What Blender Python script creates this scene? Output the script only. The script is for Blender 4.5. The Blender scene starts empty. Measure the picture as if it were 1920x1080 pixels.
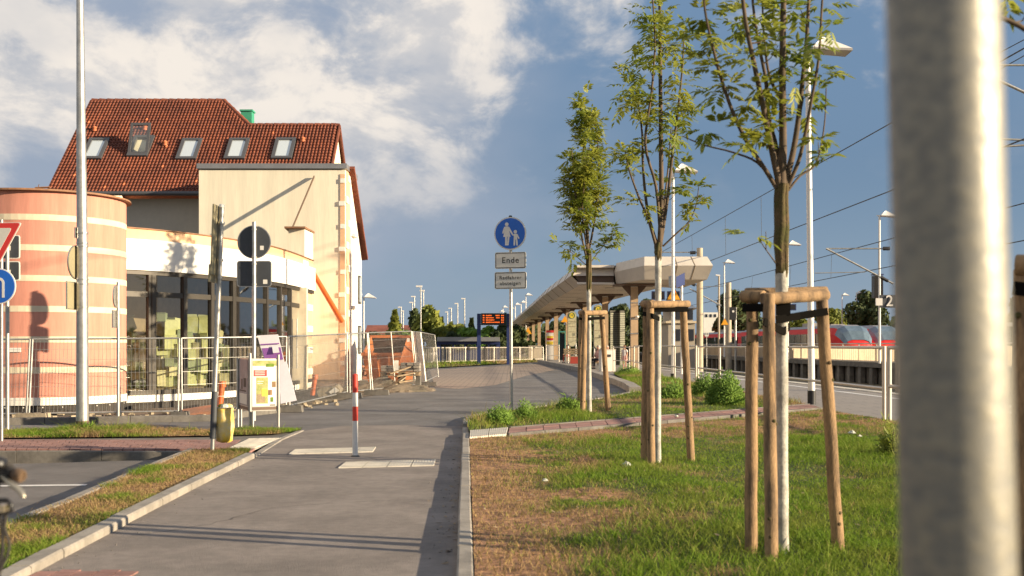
import bpy, math, random
import numpy as np
from mathutils import Vector, Matrix
random.seed(7)
rng = np.random.default_rng(7)
R = math.radians
scene = bpy.context.scene
COL = scene.collection
E = 1.30            # eye height above the path, metres
F = 2100.0          # focal length in photograph pixels
HY = 648.0          # horizon row

# ------------------------------------------------------------------ camera
cam_data = bpy.data.cameras.new('camera')
cam = bpy.data.objects.new('camera', cam_data)
COL.objects.link(cam)
cam.location = (0, 0, E)
cam.rotation_euler = (R(90), 0, 0)
cam_data.sensor_width = 36.0
cam_data.lens = 36.0 * F / 1920.0
cam_data.shift_y = (HY - 540.0) / 1920.0
cam_data.clip_start = 0.05
cam_data.clip_end = 6000
cam_data.dof.use_dof = True
cam_data.dof.focus_distance = 21.0
cam_data.dof.aperture_fstop = 3.6
scene.camera = cam

# ------------------------------------------------------------------ light and exposure
SUN_EL, SUN_BEHIND = 14.0, 17.0
scene.view_settings.view_transform = 'Standard'
scene.view_settings.look = 'None'
scene.view_settings.gamma = 1.0
scene.view_settings.use_curve_mapping = False
scene.view_settings.exposure = 1.48
sd = bpy.data.lights.new('sun', 'SUN')
sd.energy = 3.9
sd.angle = R(0.5)
sd.color = (1.0, 0.82, 0.57)
sun = bpy.data.objects.new('sun', sd)
COL.objects.link(sun)
_el, _b = R(SUN_EL), R(SUN_BEHIND)
to_sun = Vector((math.cos(_el) * math.cos(_b), -math.cos(_el) * math.sin(_b), math.sin(_el)))
sun.rotation_euler = to_sun.to_track_quat('Z', 'Y').to_euler()

# ------------------------------------------------------------------ node helper
class NT:
    def __init__(self, tree):
        self.t = tree
    def n(self, kind, **kw):
        nd = self.t.nodes.new(kind)
        for k, v in kw.items():
            setattr(nd, k, v)
        return nd
    def link(self, a, b):
        self.t.links.new(a, b)
    def val(self, sock, v):
        if hasattr(v, 'is_linked') or hasattr(v, 'links'):
            self.link(v, sock)
        else:
            sock.default_value = v
    def math(self, op, a, b=None, clamp=False):
        nd = self.n('ShaderNodeMath', operation=op, use_clamp=clamp)
        self.val(nd.inputs[0], a)
        if b is not None:
            self.val(nd.inputs[1], b)
        return nd.outputs[0]
    def ramp(self, v, a, b, lo=0.0, hi=1.0, smooth=True):
        nd = self.n('ShaderNodeMapRange', interpolation_type='SMOOTHSTEP' if smooth else 'LINEAR')
        self.val(nd.inputs['Value'], v)
        for k, x in (('From Min', a), ('From Max', b), ('To Min', lo), ('To Max', hi)):
            self.val(nd.inputs[k], x)
        return nd.outputs[0]
    def noise(self, vec, scale, detail=4, rough=0.55, dist=0.0):
        nd = self.n('ShaderNodeTexNoise')
        if vec is not None:
            self.link(vec, nd.inputs['Vector'])
        nd.inputs['Scale'].default_value = scale
        nd.inputs['Detail'].default_value = detail
        nd.inputs['Roughness'].default_value = rough
        nd.inputs['Distortion'].default_value = dist
        return nd.outputs[0]
    def mix(self, fac, a, b, blend='MIX'):
        nd = self.n('ShaderNodeMix', data_type='RGBA', blend_type=blend)
        self.val(nd.inputs[0], fac)
        for s, v in ((nd.inputs[6], a), (nd.inputs[7], b)):
            if isinstance(v, (tuple, list)):
                v = tuple(v) + (1.0,) if len(v) == 3 else v
            self.val(s, v)
        return nd.outputs[2]

# ------------------------------------------------------------------ world: evening sky with lit cumulus and a blue-grey bank
world = bpy.data.worlds.new('World')
scene.world = world
world.use_nodes = True
wt = NT(world.node_tree)
world.node_tree.nodes.clear()
SKY_STRENGTH = 0.1
sky = wt.n('ShaderNodeTexSky', sky_type='NISHITA')
sky.sun_disc = False
sky.sun_elevation = R(SUN_EL)
sky.sun_rotation = R(90 + SUN_BEHIND)
sky.air_density = 1.0
sky.dust_density = 0.6
sky.ozone_density = 2.0
tc = wt.n('ShaderNodeTexCoord')
sep = wt.n('ShaderNodeSeparateXYZ')
wt.link(tc.outputs['Generated'], sep.inputs[0])
dx, dy, dz = sep.outputs
az = wt.math('ARCTAN2', dx, dy)
el = wt.math('ARCSINE', dz)
cmb = wt.n('ShaderNodeCombineXYZ')
wt.link(az, cmb.inputs[0])
wt.link(wt.math('MULTIPLY', el, 1.5), cmb.inputs[1])
cmb.inputs[2].default_value = 11.4
P = cmb.outputs[0]
offs = wt.n('ShaderNodeVectorMath', operation='ADD')
wt.link(P, offs.inputs[0])
offs.inputs[1].default_value = (0.020, 0.024, 0.0)
def cloud_field(vec):
    big = wt.noise(vec, 3.4, 2, 0.5)
    fine = wt.noise(vec, 8.5, 12, 0.60, 0.25)
    return wt.math('ADD', wt.math('MULTIPLY', big, 0.62), wt.math('MULTIPLY', fine, 0.62))
d0 = cloud_field(P)
d1 = cloud_field(offs.outputs[0])
# the bank thickens to the west (left) and thins out to the east
bias_az = wt.ramp(az, -0.25, 0.20, 0.13, -0.14)
low_cut = wt.ramp(el, 0.07, 0.20, -0.22, 0.0)
dens = wt.math('ADD', wt.math('ADD', d0, bias_az), low_cut)
cover = wt.ramp(dens, 0.565, 0.72)
grad = wt.ramp(wt.math('SUBTRACT', d0, d1), -0.055, 0.060)
thick = wt.ramp(dens, 0.62, 0.86)
shade = wt.noise(P, 5.2, 5, 0.55)
lit2 = wt.math('ADD', wt.math('MULTIPLY', grad, 0.60), wt.math('MULTIPLY', wt.ramp(shade, 0.38, 0.66), 0.45), True)
lit2 = wt.math('MULTIPLY', lit2, wt.ramp(el, 0.07, 0.22, 0.30, 1.0))
K = 1.0 / SKY_STRENGTH
def k(c, s=1.0):
    return tuple(x * s * K for x in c)
c_grey = k((0.152, 0.166, 0.192))
c_lit = k((0.330, 0.304, 0.275))
ccol = wt.mix(lit2, c_grey, c_lit)
# stormy veil low in the sky, smooth and blue grey
veil_col = wt.mix(wt.ramp(el, 0.0, 0.17), k((0.084, 0.116, 0.160)), k((0.047, 0.075, 0.120)))
veil_amt = wt.ramp(el, 0.02, 0.75, 0.93, 0.55)
veil_n = wt.noise(P, 5.0, 6, 0.6)
veil_col2 = wt.mix(wt.math('MULTIPLY', wt.ramp(veil_n, 0.48, 0.74), 0.40), veil_col, k((0.115, 0.125, 0.150)))
base = wt.mix(veil_amt, sky.outputs[0], veil_col2)
# soft grey skirt under the cumulus
skirt = wt.ramp(wt.math('ADD', wt.math('ADD', wt.math('MULTIPLY', wt.noise(P, 3.2, 4, 0.5), 0.8), bias_az), wt.ramp(el, 0.0, 0.15, -0.26, 0.06)), 0.30, 0.58)
base2 = wt.mix(wt.math('MULTIPLY', skirt, 0.80), base, k((0.130, 0.150, 0.186)))
final = wt.mix(cover, base2, ccol)
bg = wt.n('ShaderNodeBackground')
bg.inputs['Strength'].default_value = SKY_STRENGTH
wt.link(final, bg.inputs['Color'])
wo = wt.n('ShaderNodeOutputWorld')
wt.link(bg.outputs[0], wo.inputs[0])

# ------------------------------------------------------------------ pixel <-> ground helpers (real positions measured from the photograph)
def G(px, py, z=0.0):
    Y = (E - z) * F / (py - HY)
    return Vector(((px - 960.0) * Y / F, Y, z))
def A(px, py, Y):
    return Vector(((px - 960.0) * Y / F, Y, E - (py - HY) * Y / F))

# ------------------------------------------------------------------ materials
MATS = {}
def mat(name, col, rough=0.7, metal=0.0, var=0.0, scale=6.0, col2=None, bump=0.0, bscale=40.0, detail=5, spec=0.5, contrast=(0.35, 0.65), emit=None, coords='Object', translucent=0.0, stretch=None):
    if name in MATS:
        return MATS[name]
    m = bpy.data.materials.new(name)
    m.use_nodes = True
    t = NT(m.node_tree)
    b = m.node_tree.nodes['Principled BSDF']
    out = m.node_tree.nodes['Material Output']
    b.inputs['Roughness'].default_value = rough
    b.inputs['Metallic'].default_value = metal
    b.inputs['Specular IOR Level'].default_value = spec
    c = tuple(col) + (1.0,)
    b.inputs['Base Color'].default_value = c
    vec = None
    if var > 0 or col2 is not None or bump > 0:
        tcn = t.n('ShaderNodeTexCoord')
        vec = tcn.outputs[coords]
        if stretch:
            mp = t.n('ShaderNodeMapping')
            mp.inputs['Scale'].default_value = stretch
            t.link(vec, mp.inputs['Vector'])
            vec = mp.outputs[0]
    if var > 0 or col2 is not None:
        nz = t.ramp(t.noise(vec, scale, detail, 0.6), contrast[0], contrast[1])
        if col2 is None:
            col2 = tuple(x * (1 - var) for x in col)
        mx = t.mix(nz, tuple(col2), tuple(col))
        fine = t.ramp(t.noise(vec, scale * 9, 3, 0.6), 0.3, 0.7, 1 - 0.35 * max(var, 0.1), 1 + 0.2 * max(var, 0.1))
        mul = t.n('ShaderNodeVectorMath', operation='SCALE')
        t.link(mx, mul.inputs[0])
        t.link(fine, mul.inputs['Scale'])
        t.link(mul.outputs[0], b.inputs['Base Color'])
    if bump > 0:
        bp = t.n('ShaderNodeBump')
        bp.inputs['Strength'].default_value = bump
        bp.inputs['Distance'].default_value = 0.01
        t.link(t.noise(vec, bscale, 4, 0.6), bp.inputs['Height'])
        t.link(bp.outputs[0], b.inputs['Normal'])
    if emit:
        b.inputs['Emission Color'].default_value = tuple(emit[:3]) + (1.0,)
        b.inputs['Emission Strength'].default_value = emit[3]
    if translucent > 0:
        tr = t.n('ShaderNodeBsdfTranslucent')
        src = b.inputs['Base Color']
        if src.is_linked:
            t.link(src.links[0].from_socket, tr.inputs['Color'])
        else:
            tr.inputs['Color'].default_value = c
        ms = t.n('ShaderNodeMixShader')
        ms.inputs[0].default_value = translucent
        t.link(b.outputs[0], ms.inputs[1])
        t.link(tr.outputs[0], ms.inputs[2])
        t.link(ms.outputs[0], out.inputs['Surface'])
    MATS[name] = m
    return m

M = {}
M['asphalt'] = mat('asphalt', (0.175, 0.165, 0.160), 0.9, 0, 0.36, 0.8, bump=0.7, bscale=120, contrast=(0.3, 0.7), detail=9)
M['path'] = mat('path_asphalt', (0.255, 0.218, 0.192), 0.92, 0, 0.34, 1.1, bump=0.8, bscale=130, contrast=(0.3, 0.7), detail=9)
M['parking'] = mat('parking_asphalt', (0.165, 0.148, 0.136), 0.9, 0, 0.30, 0.7, bump=0.5, bscale=150)
M['soil'] = mat('soil', (0.20, 0.155, 0.10), 0.95, 0, 0.4, 1.2, (0.12, 0.105, 0.05), bump=0.6, bscale=30)
M['concrete'] = mat('kerb_concrete', (0.33, 0.295, 0.25), 0.9, 0, 0.3, 3.0, bump=0.3, bscale=80)
M['concrete_dark'] = mat('old_concrete', (0.17, 0.155, 0.135), 0.9, 0, 0.35, 2.5, bump=0.3, bscale=60)
M['slab'] = mat('tactile_slab', (0.62, 0.57, 0.48), 0.85, 0, 0.2, 4.0, bump=0.2, bscale=60)
M['red_paver'] = mat('red_paver', (0.33, 0.175, 0.145), 0.9, 0, 0.3, 2.0, bump=0.3, bscale=80)
M['grey_paver'] = mat('grey_paver', (0.27, 0.245, 0.22), 0.9, 0, 0.2, 1.5, bump=0.2, bscale=60)
M['white_paint'] = mat('white_paint', (0.72, 0.70, 0.66), 0.6, 0, 0.15, 3.0)
M['cream'] = mat('cream_render', (0.85, 0.775, 0.60), 0.9, 0, 0.13, 1.0, bump=0.1, bscale=90, stretch=(2.4, 2.4, .22), detail=7)
M['cream_old'] = mat('cream_band', (0.70, 0.60, 0.43), 0.9, 0, 0.12, 1.5, bump=0.1, bscale=90)
M['shaded_render'] = mat('shaded_render', (0.52, 0.46, 0.37), 0.9, 0, 0.08, 0.8)  # house wall colour greyed to paint in the shade lying on it
M['salmon'] = mat('salmon_render', (0.62, 0.270, 0.195), 0.9, 0, 0.20, 1.2, bump=0.1, bscale=90, stretch=(2.4, 2.4, .25), detail=7)
M['orange_render'] = mat('orange_render', (0.74, 0.47, 0.28), 0.9, 0, 0.10, 0.9)
M['fascia'] = mat('white_fascia', (0.82, 0.78, 0.70), 0.6, 0, 0.06, 0.8)
M['plinth'] = mat('dark_plinth', (0.055, 0.048, 0.042), 0.9, 0, 0.4, 2.0)
M['coping'] = mat('zinc_coping', (0.33, 0.33, 0.33), 0.45, 0.6, 0.15, 2.0)
M['rust_coping'] = mat('brown_coping', (0.30, 0.15, 0.075), 0.7, 0.0, 0.35, 2.5)
M['tile'] = mat('roof_tile', (0.235, 0.066, 0.030), 0.8, 0, 0.5, 1.1, (0.125, 0.036, 0.020), contrast=(0.25, 0.72), detail=7)
M['tile_new'] = mat('new_tile', (0.58, 0.17, 0.07), 0.7, 0, 0.2, 3)
M['alu'] = mat('brushed_metal', (0.52, 0.50, 0.46), 0.38, 0.85, 0.15, 3.0)
M['galv'] = mat('galvanised', (0.50, 0.49, 0.46), 0.45, 0.75, 0.25, 7.0, bump=0.1, bscale=60)
M['frame_dark'] = mat('window_frame', (0.058, 0.050, 0.040), 0.5, 0.3, 0.15, 3.0)
M['sky_frame'] = mat('skylight_frame', (0.085, 0.085, 0.090), 0.5, 0.2)
M['black'] = mat('black_plastic', (0.018, 0.018, 0.02), 0.55, 0, 0.3, 5.0)
M['sign_back'] = mat('sign_back', (0.060, 0.066, 0.075), 0.6, 0.2, 0.15, 3.0)
M['sign_back_light'] = mat('sign_back_tan', (0.32, 0.28, 0.17), 0.6, 0.2, 0.1, 3.0)
M['sign_white'] = mat('sign_white', (0.76, 0.73, 0.66), 0.5, 0, 0.06, 4.0)
M['sign_grey'] = mat('sign_plate', (0.68, 0.65, 0.57), 0.5, 0, 0.06, 4.0)
M['sign_red'] = mat('sign_red', (0.62, 0.035, 0.03), 0.5)
M['sign_blue'] = mat('sign_blue', (0.012, 0.135, 0.58), 0.45, 0, 0.08, 4.0)
M['sign_ink'] = mat('sign_ink', (0.022, 0.02, 0.02), 0.6)
M['red_paint'] = mat('red_paint', (0.60, 0.05, 0.03), 0.5, 0, 0.1, 4.0)
M['wood'] = mat('stake_wood', (0.34, 0.215, 0.110), 0.9, 0, 0.65, 3.5, (0.120, 0.080, 0.048), bump=0.5, bscale=30, stretch=(5, 5, 0.9), contrast=(0.30, 0.58))
M['wood_grey'] = mat('weathered_wood', (0.34, 0.25, 0.15), 0.85, 0, 0.4, 5.0, (0.19, 0.14, 0.09), bump=0.3, bscale=30)
M['strap'] = mat('black_strap', (0.009, 0.008, 0.007), 1.0, spec=0.05)
M['whitewash'] = mat('whitewashed_bark', (0.56, 0.53, 0.46), 0.9, 0, 0.45, 7.0, bump=0.5, bscale=40)
M['bark'] = mat('mossy_bark', (0.105, 0.070, 0.032), 0.95, 0, 0.6, 9.0, (0.060, 0.056, 0.012), bump=0.8, bscale=40)
M['twig'] = mat('branch_bark', (0.125, 0.085, 0.055), 0.9, 0, 0.4, 10.0, (0.075, 0.055, 0.035))
M['leaf'] = mat('leaf', (0.36, 0.37, 0.055), 0.5, 0, 0.5, 2.2, (0.18, 0.25, 0.036), translucent=0.5, contrast=(0.3, 0.65))
M['leaf_dark'] = mat('dark_foliage', (0.075, 0.100, 0.026), 0.8, 0, 0.5, 0.5, (0.036, 0.056, 0.016), translucent=0.2)
M['leaf_yellow'] = mat('yellow_foliage', (0.26, 0.27, 0.035), 0.8, 0, 0.5, 0.6, (0.12, 0.155, 0.028), translucent=0.25)
M['leaf_bush'] = mat('bush_foliage', (0.20, 0.32, 0.035), 0.8, 0, 0.5, 2.0, (0.11, 0.20, 0.026), translucent=0.3)
M['interior'] = mat('shop_interior', (0.30, 0.23, 0.16), 0.9, 0, 0.3, 0.6)
M['box_a'] = mat('pale_carton', (0.58, 0.60, 0.34), 0.8, 0, 0.15, 2.0)
M['box_b'] = mat('cream_carton', (0.68, 0.63, 0.42), 0.8, 0, 0.15, 2.0)
M['box_c'] = mat('grey_green_carton', (0.27, 0.32, 0.21), 0.8, 0, 0.15, 2.0)
M['pipe_orange'] = mat('orange_drain_pipe', (0.60, 0.135, 0.035), 0.45, 0, 0.1, 4)
M['skip'] = mat('orange_steel', (0.50, 0.155, 0.030), 0.65, 0.0, 0.4, 1.6, (0.30, 0.085, 0.022))
M['skip_in'] = mat('shaded_rusty_steel', (0.065, 0.032, 0.020), 0.8, 0.2, 0.4, 2.0)  # rusty brown, darkened to paint in the shade of the skip's mouth
M['brick'] = mat('rubble_brick', (0.40, 0.17, 0.10), 0.9, 0, 0.4, 3.0, (0.27, 0.15, 0.10))
M['rubble'] = mat('pale_rubble', (0.40, 0.33, 0.23), 0.95, 0, 0.3, 4.0, bump=0.5, bscale=20)
M['dirt'] = mat('site_dirt', (0.19, 0.145, 0.10), 0.95, 0, 0.4, 1.6, (0.10, 0.085, 0.06), bump=0.8, bscale=14)
M['yellow_bag'] = mat('yellow_sack', (0.80, 0.55, 0.07), 0.5, 0, 0.2, 8.0, (0.70, 0.58, 0.30), bump=0.6, bscale=22)
M['bag_white'] = mat('crumpled_litter', (0.62, 0.62, 0.52), 0.6, 0, 0.3, 12.0)
M['lilac'] = mat('purple_print', (0.23, 0.085, 0.30), 0.6)
M['panel_white'] = mat('white_board', (0.68, 0.64, 0.66), 0.6, 0, 0.06, 2.0)
M['poster_grey'] = mat('grey_violet_poster', (0.19, 0.175, 0.21), 0.5, 0, 0.4, 5.0, (0.30, 0.28, 0.30))
M['poster_green'] = mat('green_print', (0.24, 0.27, 0.06), 0.5, 0, 0.5, 9.0, (0.45, 0.40, 0.16))
M['navy'] = mat('navy_paint', (0.020, 0.035, 0.13), 0.5, 0, 0.1, 3)
M['screen'] = mat('black_screen', (0.012, 0.010, 0.010), 0.4)
M['led'] = mat('orange_led', (0.3, 0.05, 0.0), 0.5, emit=(1.0, 0.16, 0.02, 0.55))
M['lamp_white'] = mat('white_lacquer', (0.78, 0.74, 0.68), 0.45, 0, 0.05, 2)
M['lamp_glow'] = mat('lamp_lens', (0.45, 0.42, 0.38), 0.3)
M['beige_pole'] = mat('concrete_mast', (0.50, 0.42, 0.31), 0.85, 0, 0.2, 2.0)
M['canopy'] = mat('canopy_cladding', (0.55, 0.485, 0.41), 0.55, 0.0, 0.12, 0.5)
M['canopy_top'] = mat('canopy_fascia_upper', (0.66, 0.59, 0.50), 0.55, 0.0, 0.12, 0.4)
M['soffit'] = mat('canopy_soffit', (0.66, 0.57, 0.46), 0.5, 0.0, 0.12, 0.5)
M['column'] = mat('canopy_column', (0.52, 0.36, 0.22), 0.6, 0.0, 0.15, 1.0)
M['brown_steel'] = mat('brown_bracket', (0.15, 0.095, 0.065), 0.6, 0.2, 0.1, 2)
M['rail'] = mat('railing_steel', (0.60, 0.54, 0.46), 0.42, 0.4, 0.1, 3)
M['slat'] = mat('beige_slat', (0.66, 0.54, 0.37), 0.7, 0, 0.15, 1.0)
M['train_red'] = mat('train_red', (0.62, 0.022, 0.022), 0.6, 0, 0.08, 0.4, spec=0.25)
M['train_grey'] = mat('train_roof', (0.33, 0.31, 0.30), 0.5, 0, 0.15, 0.5)
M['train_glass'] = mat('train_glass', (0.030, 0.032, 0.040), 0.15, 0)
M['windscreen'] = mat('train_windscreen', (0.16, 0.22, 0.27), 0.15, 0, 0.3, 0.8)
M['wire'] = mat('overhead_cable', (0.050, 0.050, 0.055), 0.6)
M['green_copper'] = mat('green_copper', (0.05, 0.33, 0.20), 0.6, 0, 0.2, 2)
M['warn'] = mat('warning_yellow', (0.80, 0.36, 0.02), 0.5)
M['h_yellow'] = mat('stop_yellow', (0.80, 0.58, 0.05), 0.5)
M['h_green'] = mat('stop_green', (0.03, 0.16, 0.07), 0.5)
M['timetable'] = mat('timetable_paper', (0.58, 0.54, 0.36), 0.5, 0, 0.25, 8, (0.42, 0.40, 0.28))
M['bin'] = mat('pale_bin', (0.66, 0.62, 0.56), 0.6, 0, 0.06, 2)
M['teal'] = mat('teal_paint', (0.06, 0.26, 0.22), 0.5)
M['louvre'] = mat('louvre_slat', (0.24, 0.235, 0.17), 0.7, 0, 0.15, 1)
M['louvre_dark'] = mat('louvre_core', (0.06, 0.055, 0.04), 0.8)
M['grey_house'] = mat('greige_render', (0.42, 0.36, 0.28), 0.8, 0, 0.08, 0.5)
M['far_roof'] = mat('far_red_roof', (0.26, 0.085, 0.055), 0.8, 0, 0.3, 0.5)
M['bike_black'] = mat('bike_black', (0.015, 0.015, 0.017), 0.4, 0.1)
M['bike_rubber'] = mat('bike_rubber', (0.03, 0.026, 0.023), 0.8)
M['bike_grip'] = mat('worn_grip', (0.13, 0.08, 0.045), 0.8, 0, 0.3, 12)
M['bike_metal'] = mat('bike_lever', (0.55, 0.48, 0.36), 0.3, 0.8)
M['skin'] = mat('skin', (0.55, 0.30, 0.20), 0.6)
M['hair_brown'] = mat('brown_hair', (0.17, 0.075, 0.03), 0.7)
M['hair_grey'] = mat('grey_hair', (0.42, 0.38, 0.34), 0.7)
M['cloth_white'] = mat('white_cloth', (0.70, 0.64, 0.62), 0.85)
M['cloth_pink'] = mat('pink_cloth', (0.60, 0.34, 0.30), 0.85)
M['cloth_black'] = mat('black_cloth', (0.018, 0.018, 0.024), 0.85)
M['cloth_red'] = mat('red_cloth', (0.35, 0.05, 0.035), 0.85)

def glass_mat(name, tint, refl=1.0, rough=0.02):
    m = bpy.data.materials.new(name)
    m.use_nodes = True
    t = NT(m.node_tree)
    m.node_tree.nodes.clear()
    o = t.n('ShaderNodeOutputMaterial')
    tr = t.n('ShaderNodeBsdfTransparent'); tr.inputs[0].default_value = tuple(tint) + (1,)
    gl = t.n('ShaderNodeBsdfGlossy'); gl.inputs['Roughness'].default_value = rough
    gl.inputs['Color'].default_value = (0.95, 0.95, 0.95, 1)
    fr = t.n('ShaderNodeFresnel'); fr.inputs[0].default_value = 1.52
    ms = t.n('ShaderNodeMixShader')
    t.link(t.math('MULTIPLY', fr.outputs[0], refl, True), ms.inputs[0])
    t.link(tr.outputs[0], ms.inputs[1]); t.link(gl.outputs[0], ms.inputs[2])
    t.link(ms.outputs[0], o.inputs[0])
    MATS[name] = m
    return m
M['glass'] = glass_mat('shop_glass', (0.80, 0.82, 0.74), 3.0)
M['pane_sky'] = mat('sky_reflection_pane', (0.62, 0.68, 0.70), 0.12, 0.35)  # pale pane colour stands in for the reflected sky
M['car_glass'] = glass_mat('shelter_glass', (0.7, 0.75, 0.8), 1.5)

# ------------------------------------------------------------------ mesh builder
class MB:
    def __init__(s):
        s.v = []; s.f = []; s.m = []; s.s = []
    def add(s, vs, fs, mi=0, smooth=False):
        b = len(s.v)
        s.v.extend([tuple(p) for p in vs])
        for f in fs:
            s.f.append(tuple(i + b for i in f)); s.m.append(mi); s.s.append(smooth)
        return s
    def box(s, c, size, rz=0.0, mi=0, rx=0.0, ry=0.0):
        hx, hy, hz = size[0] / 2, size[1] / 2, size[2] / 2
        vs = [Vector((x, y, z)) for z in (-hz, hz) for x, y in ((-hx, -hy), (hx, -hy), (hx, hy), (-hx, hy))]
        if rz or rx or ry:
            mt = Matrix.Rotation(rz, 3, 'Z') @ Matrix.Rotation(ry, 3, 'Y') @ Matrix.Rotation(rx, 3, 'X')
            vs = [mt @ v for v in vs]
        c = Vector(c)
        return s.add([v + c for v in vs], [(0, 3, 2, 1), (4, 5, 6, 7), (0, 1, 5, 4), (1, 2, 6, 5), (2, 3, 7, 6), (3, 0, 4, 7)], mi)
    def bar(s, p, q, w, h, up=(0, 0, 1), mi=0):
        p, q = Vector(p), Vector(q)
        d = (q - p).normalized()
        u = Vector(up)
        if abs(d.dot(u)) > 0.97:
            u = Vector((0, 1, 0))
        a = d.cross(u).normalized() * (w / 2)
        b = a.cross(d).normalized() * (h / 2)
        vs = [p - a - b, p + a - b, p + a + b, p - a + b, q - a - b, q + a - b, q + a + b, q - a + b]
        return s.add(vs, [(0, 1, 2, 3), (7, 6, 5, 4), (4, 5, 1, 0), (5, 6, 2, 1), (6, 7, 3, 2), (7, 4, 0, 3)], mi)
    def tube(s, pts, rad, n=8, cap=True, mi=0, smooth=True):
        pts = [Vector(p) for p in pts]
        if not hasattr(rad, '__len__'):
            rad = [rad] * len(pts)
        ref = None
        rings = []
        for i, p in enumerate(pts):
            d = (pts[min(i + 1, len(pts) - 1)] - pts[max(i - 1, 0)])
            if d.length < 1e-9:
                d = Vector((0, 0, 1))
            d.normalize()
            if ref is None:
                ref = Vector((1, 0, 0)) if abs(d.x) < 0.9 else Vector((0, 1, 0))
            ref = (ref - d * ref.dot(d)).normalized()
            o = d.cross(ref)
            rings.append([p + (ref * math.cos(2 * math.pi * j / n) + o * math.sin(2 * math.pi * j / n)) * rad[i] for j in range(n)])
        vs = [v for r in rings for v in r]
        fs = []
        for i in range(len(pts) - 1):
            for j in range(n):
                a, b = i * n + j, i * n + (j + 1) % n
                fs.append((a, b, b + n, a + n))
        s.add(vs, fs, mi, smooth)
        if cap:
            s.add(rings[0], [tuple(range(n))[::-1]], mi)
            s.add(rings[-1], [tuple(range(n))], mi)
        return s
    def lathe(s, c, prof, n=24, mi=0, smooth=True, cap=True):
        c = Vector(c)
        vs = [c + Vector((r * math.cos(2 * math.pi * j / n), r * math.sin(2 * math.pi * j / n), z)) for r, z in prof for j in range(n)]
        fs = []
        for i in range(len(prof) - 1):
            for j in range(n):
                a, b = i * n + j, i * n + (j + 1) % n
                fs.append((a, b, b + n, a + n))
        s.add(vs, fs, mi, smooth)
        if cap:
            s.add(vs[:n], [tuple(range(n))[::-1]], mi)
            s.add(vs[-n:], [tuple(range(n))], mi)
        return s
    def prism(s, poly, vec, mi=0):
        """closed solid: polygon (3-D points, any plane) swept along vec"""
        poly = [Vector(p) for p in poly]; vec = Vector(vec); n = len(poly)
        nrm = Vector((0, 0, 0))
        for i in range(n):
            nrm += (poly[i] - poly[0]).cross(poly[(i + 1) % n] - poly[0])
        if nrm.dot(vec) > 0:
            poly = poly[::-1]
        vs = poly + [p + vec for p in poly]
        fs = [tuple(range(n)), tuple(range(2 * n - 1, n - 1, -1))]
        for i in range(n):
            j = (i + 1) % n
            fs.append((j, i, i + n, j + n))
        return s.add(vs, fs, mi)
    def face(s, poly, mi=0):
        return s.add(poly, [tuple(range(len(poly)))], mi)
    def disc(s, c, nrm, r, th, n=28, mi=0):
        c = Vector(c); nrm = Vector(nrm).normalized()
        return s.tube([c - nrm * th / 2, c + nrm * th / 2], r, n, True, mi, False)

OFF = {}
def link(o):
    COL.objects.link(o)
    return o
def obj(name, mb, mats, parent=None, loc=None):
    """one mesh object from a builder whose points are in world coordinates"""
    base = Vector(loc) if loc is not None else (OFF[parent.name] if parent is not None else Vector((0, 0, 0)))
    me = bpy.data.meshes.new(name)
    v = np.array(mb.v, dtype=np.float64) - np.array(base)
    me.from_pydata([tuple(p) for p in v], [], mb.f)
    if not isinstance(mats, (list, tuple)):
        mats = [mats]
    for m in mats:
        me.materials.append(M[m] if isinstance(m, str) else m)
    if any(mb.m):
        me.polygons.foreach_set('material_index', mb.m)
    if any(mb.s):
        me.polygons.foreach_set('use_smooth', mb.s)
    me.update()
    o = bpy.data.objects.new(name, me)
    link(o)
    if parent is not None:
        o.parent = parent
        OFF[o.name] = OFF[parent.name]
    else:
        o.location = base
        OFF[o.name] = base
    return o
def tag(o, label, cat, group=None):
    o['label'] = label
    o['category'] = cat
    if group:
        o['group'] = group
    return o
def thing(name, label, cat, loc, group=None):
    o = bpy.data.objects.new(name, None)
    o.empty_display_size = 0.1
    link(o)
    o.location = loc
    OFF[o.name] = Vector(loc)
    return tag(o, label, cat, group)
def struct(name, loc=None, mb=None, mats=None, kind='structure'):
    if mb is None:
        o = bpy.data.objects.new(name, None)
        o.empty_display_size = 0.1
        link(o)
        o.location = loc or (0, 0, 0)
        OFF[o.name] = Vector(loc or (0, 0, 0))
    else:
        o = obj(name, mb, mats)
    o['kind'] = kind
    return o
def stuff(o):
    o['kind'] = 'stuff'
    return o
def copy_tree(o, parent=None):
    c = o.copy()
    link(c)
    OFF[c.name] = OFF[o.name]
    if parent is not None:
        c.parent = parent
    for ch in list(o.children):
        copy_tree(ch, c)
    return c
def text_mesh(name, body, size, loc, parent, material, rot=(R(90), 0, 0), spacing=1.0, thick=0.001, align='CENTER'):
    cu = bpy.data.curves.new(name, 'FONT')
    cu.body = body
    cu.size = size
    cu.align_x = align
    cu.align_y = 'CENTER'
    cu.space_character = spacing
    cu.extrude = thick
    cu.offset = size * 0.006
    to = bpy.data.objects.new('tmp_text', cu)
    link(to)
    me = bpy.data.meshes.new_from_object(to)
    bpy.data.objects.remove(to)
    me.materials.clear()
    me.materials.append(M[material])
    o = bpy.data.objects.new(name, me)
    link(o)
    o.parent = parent
    o.location = Vector(loc) - OFF[parent.name]
    o.rotation_euler = rot
    OFF[o.name] = OFF[parent.name]
    return o
# ================================================================== SETTING
def edge_x(Y):      # near platform edge towards the tracks
    return 11.45 - 0.041 * Y
def opp_x(Y):       # opposite platform edge
    return 24.5 - 0.041 * Y
def kerb_x(Y):      # right edge of the path (path side of the kerb)
    return -0.053 - 0.041 * Y

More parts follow.
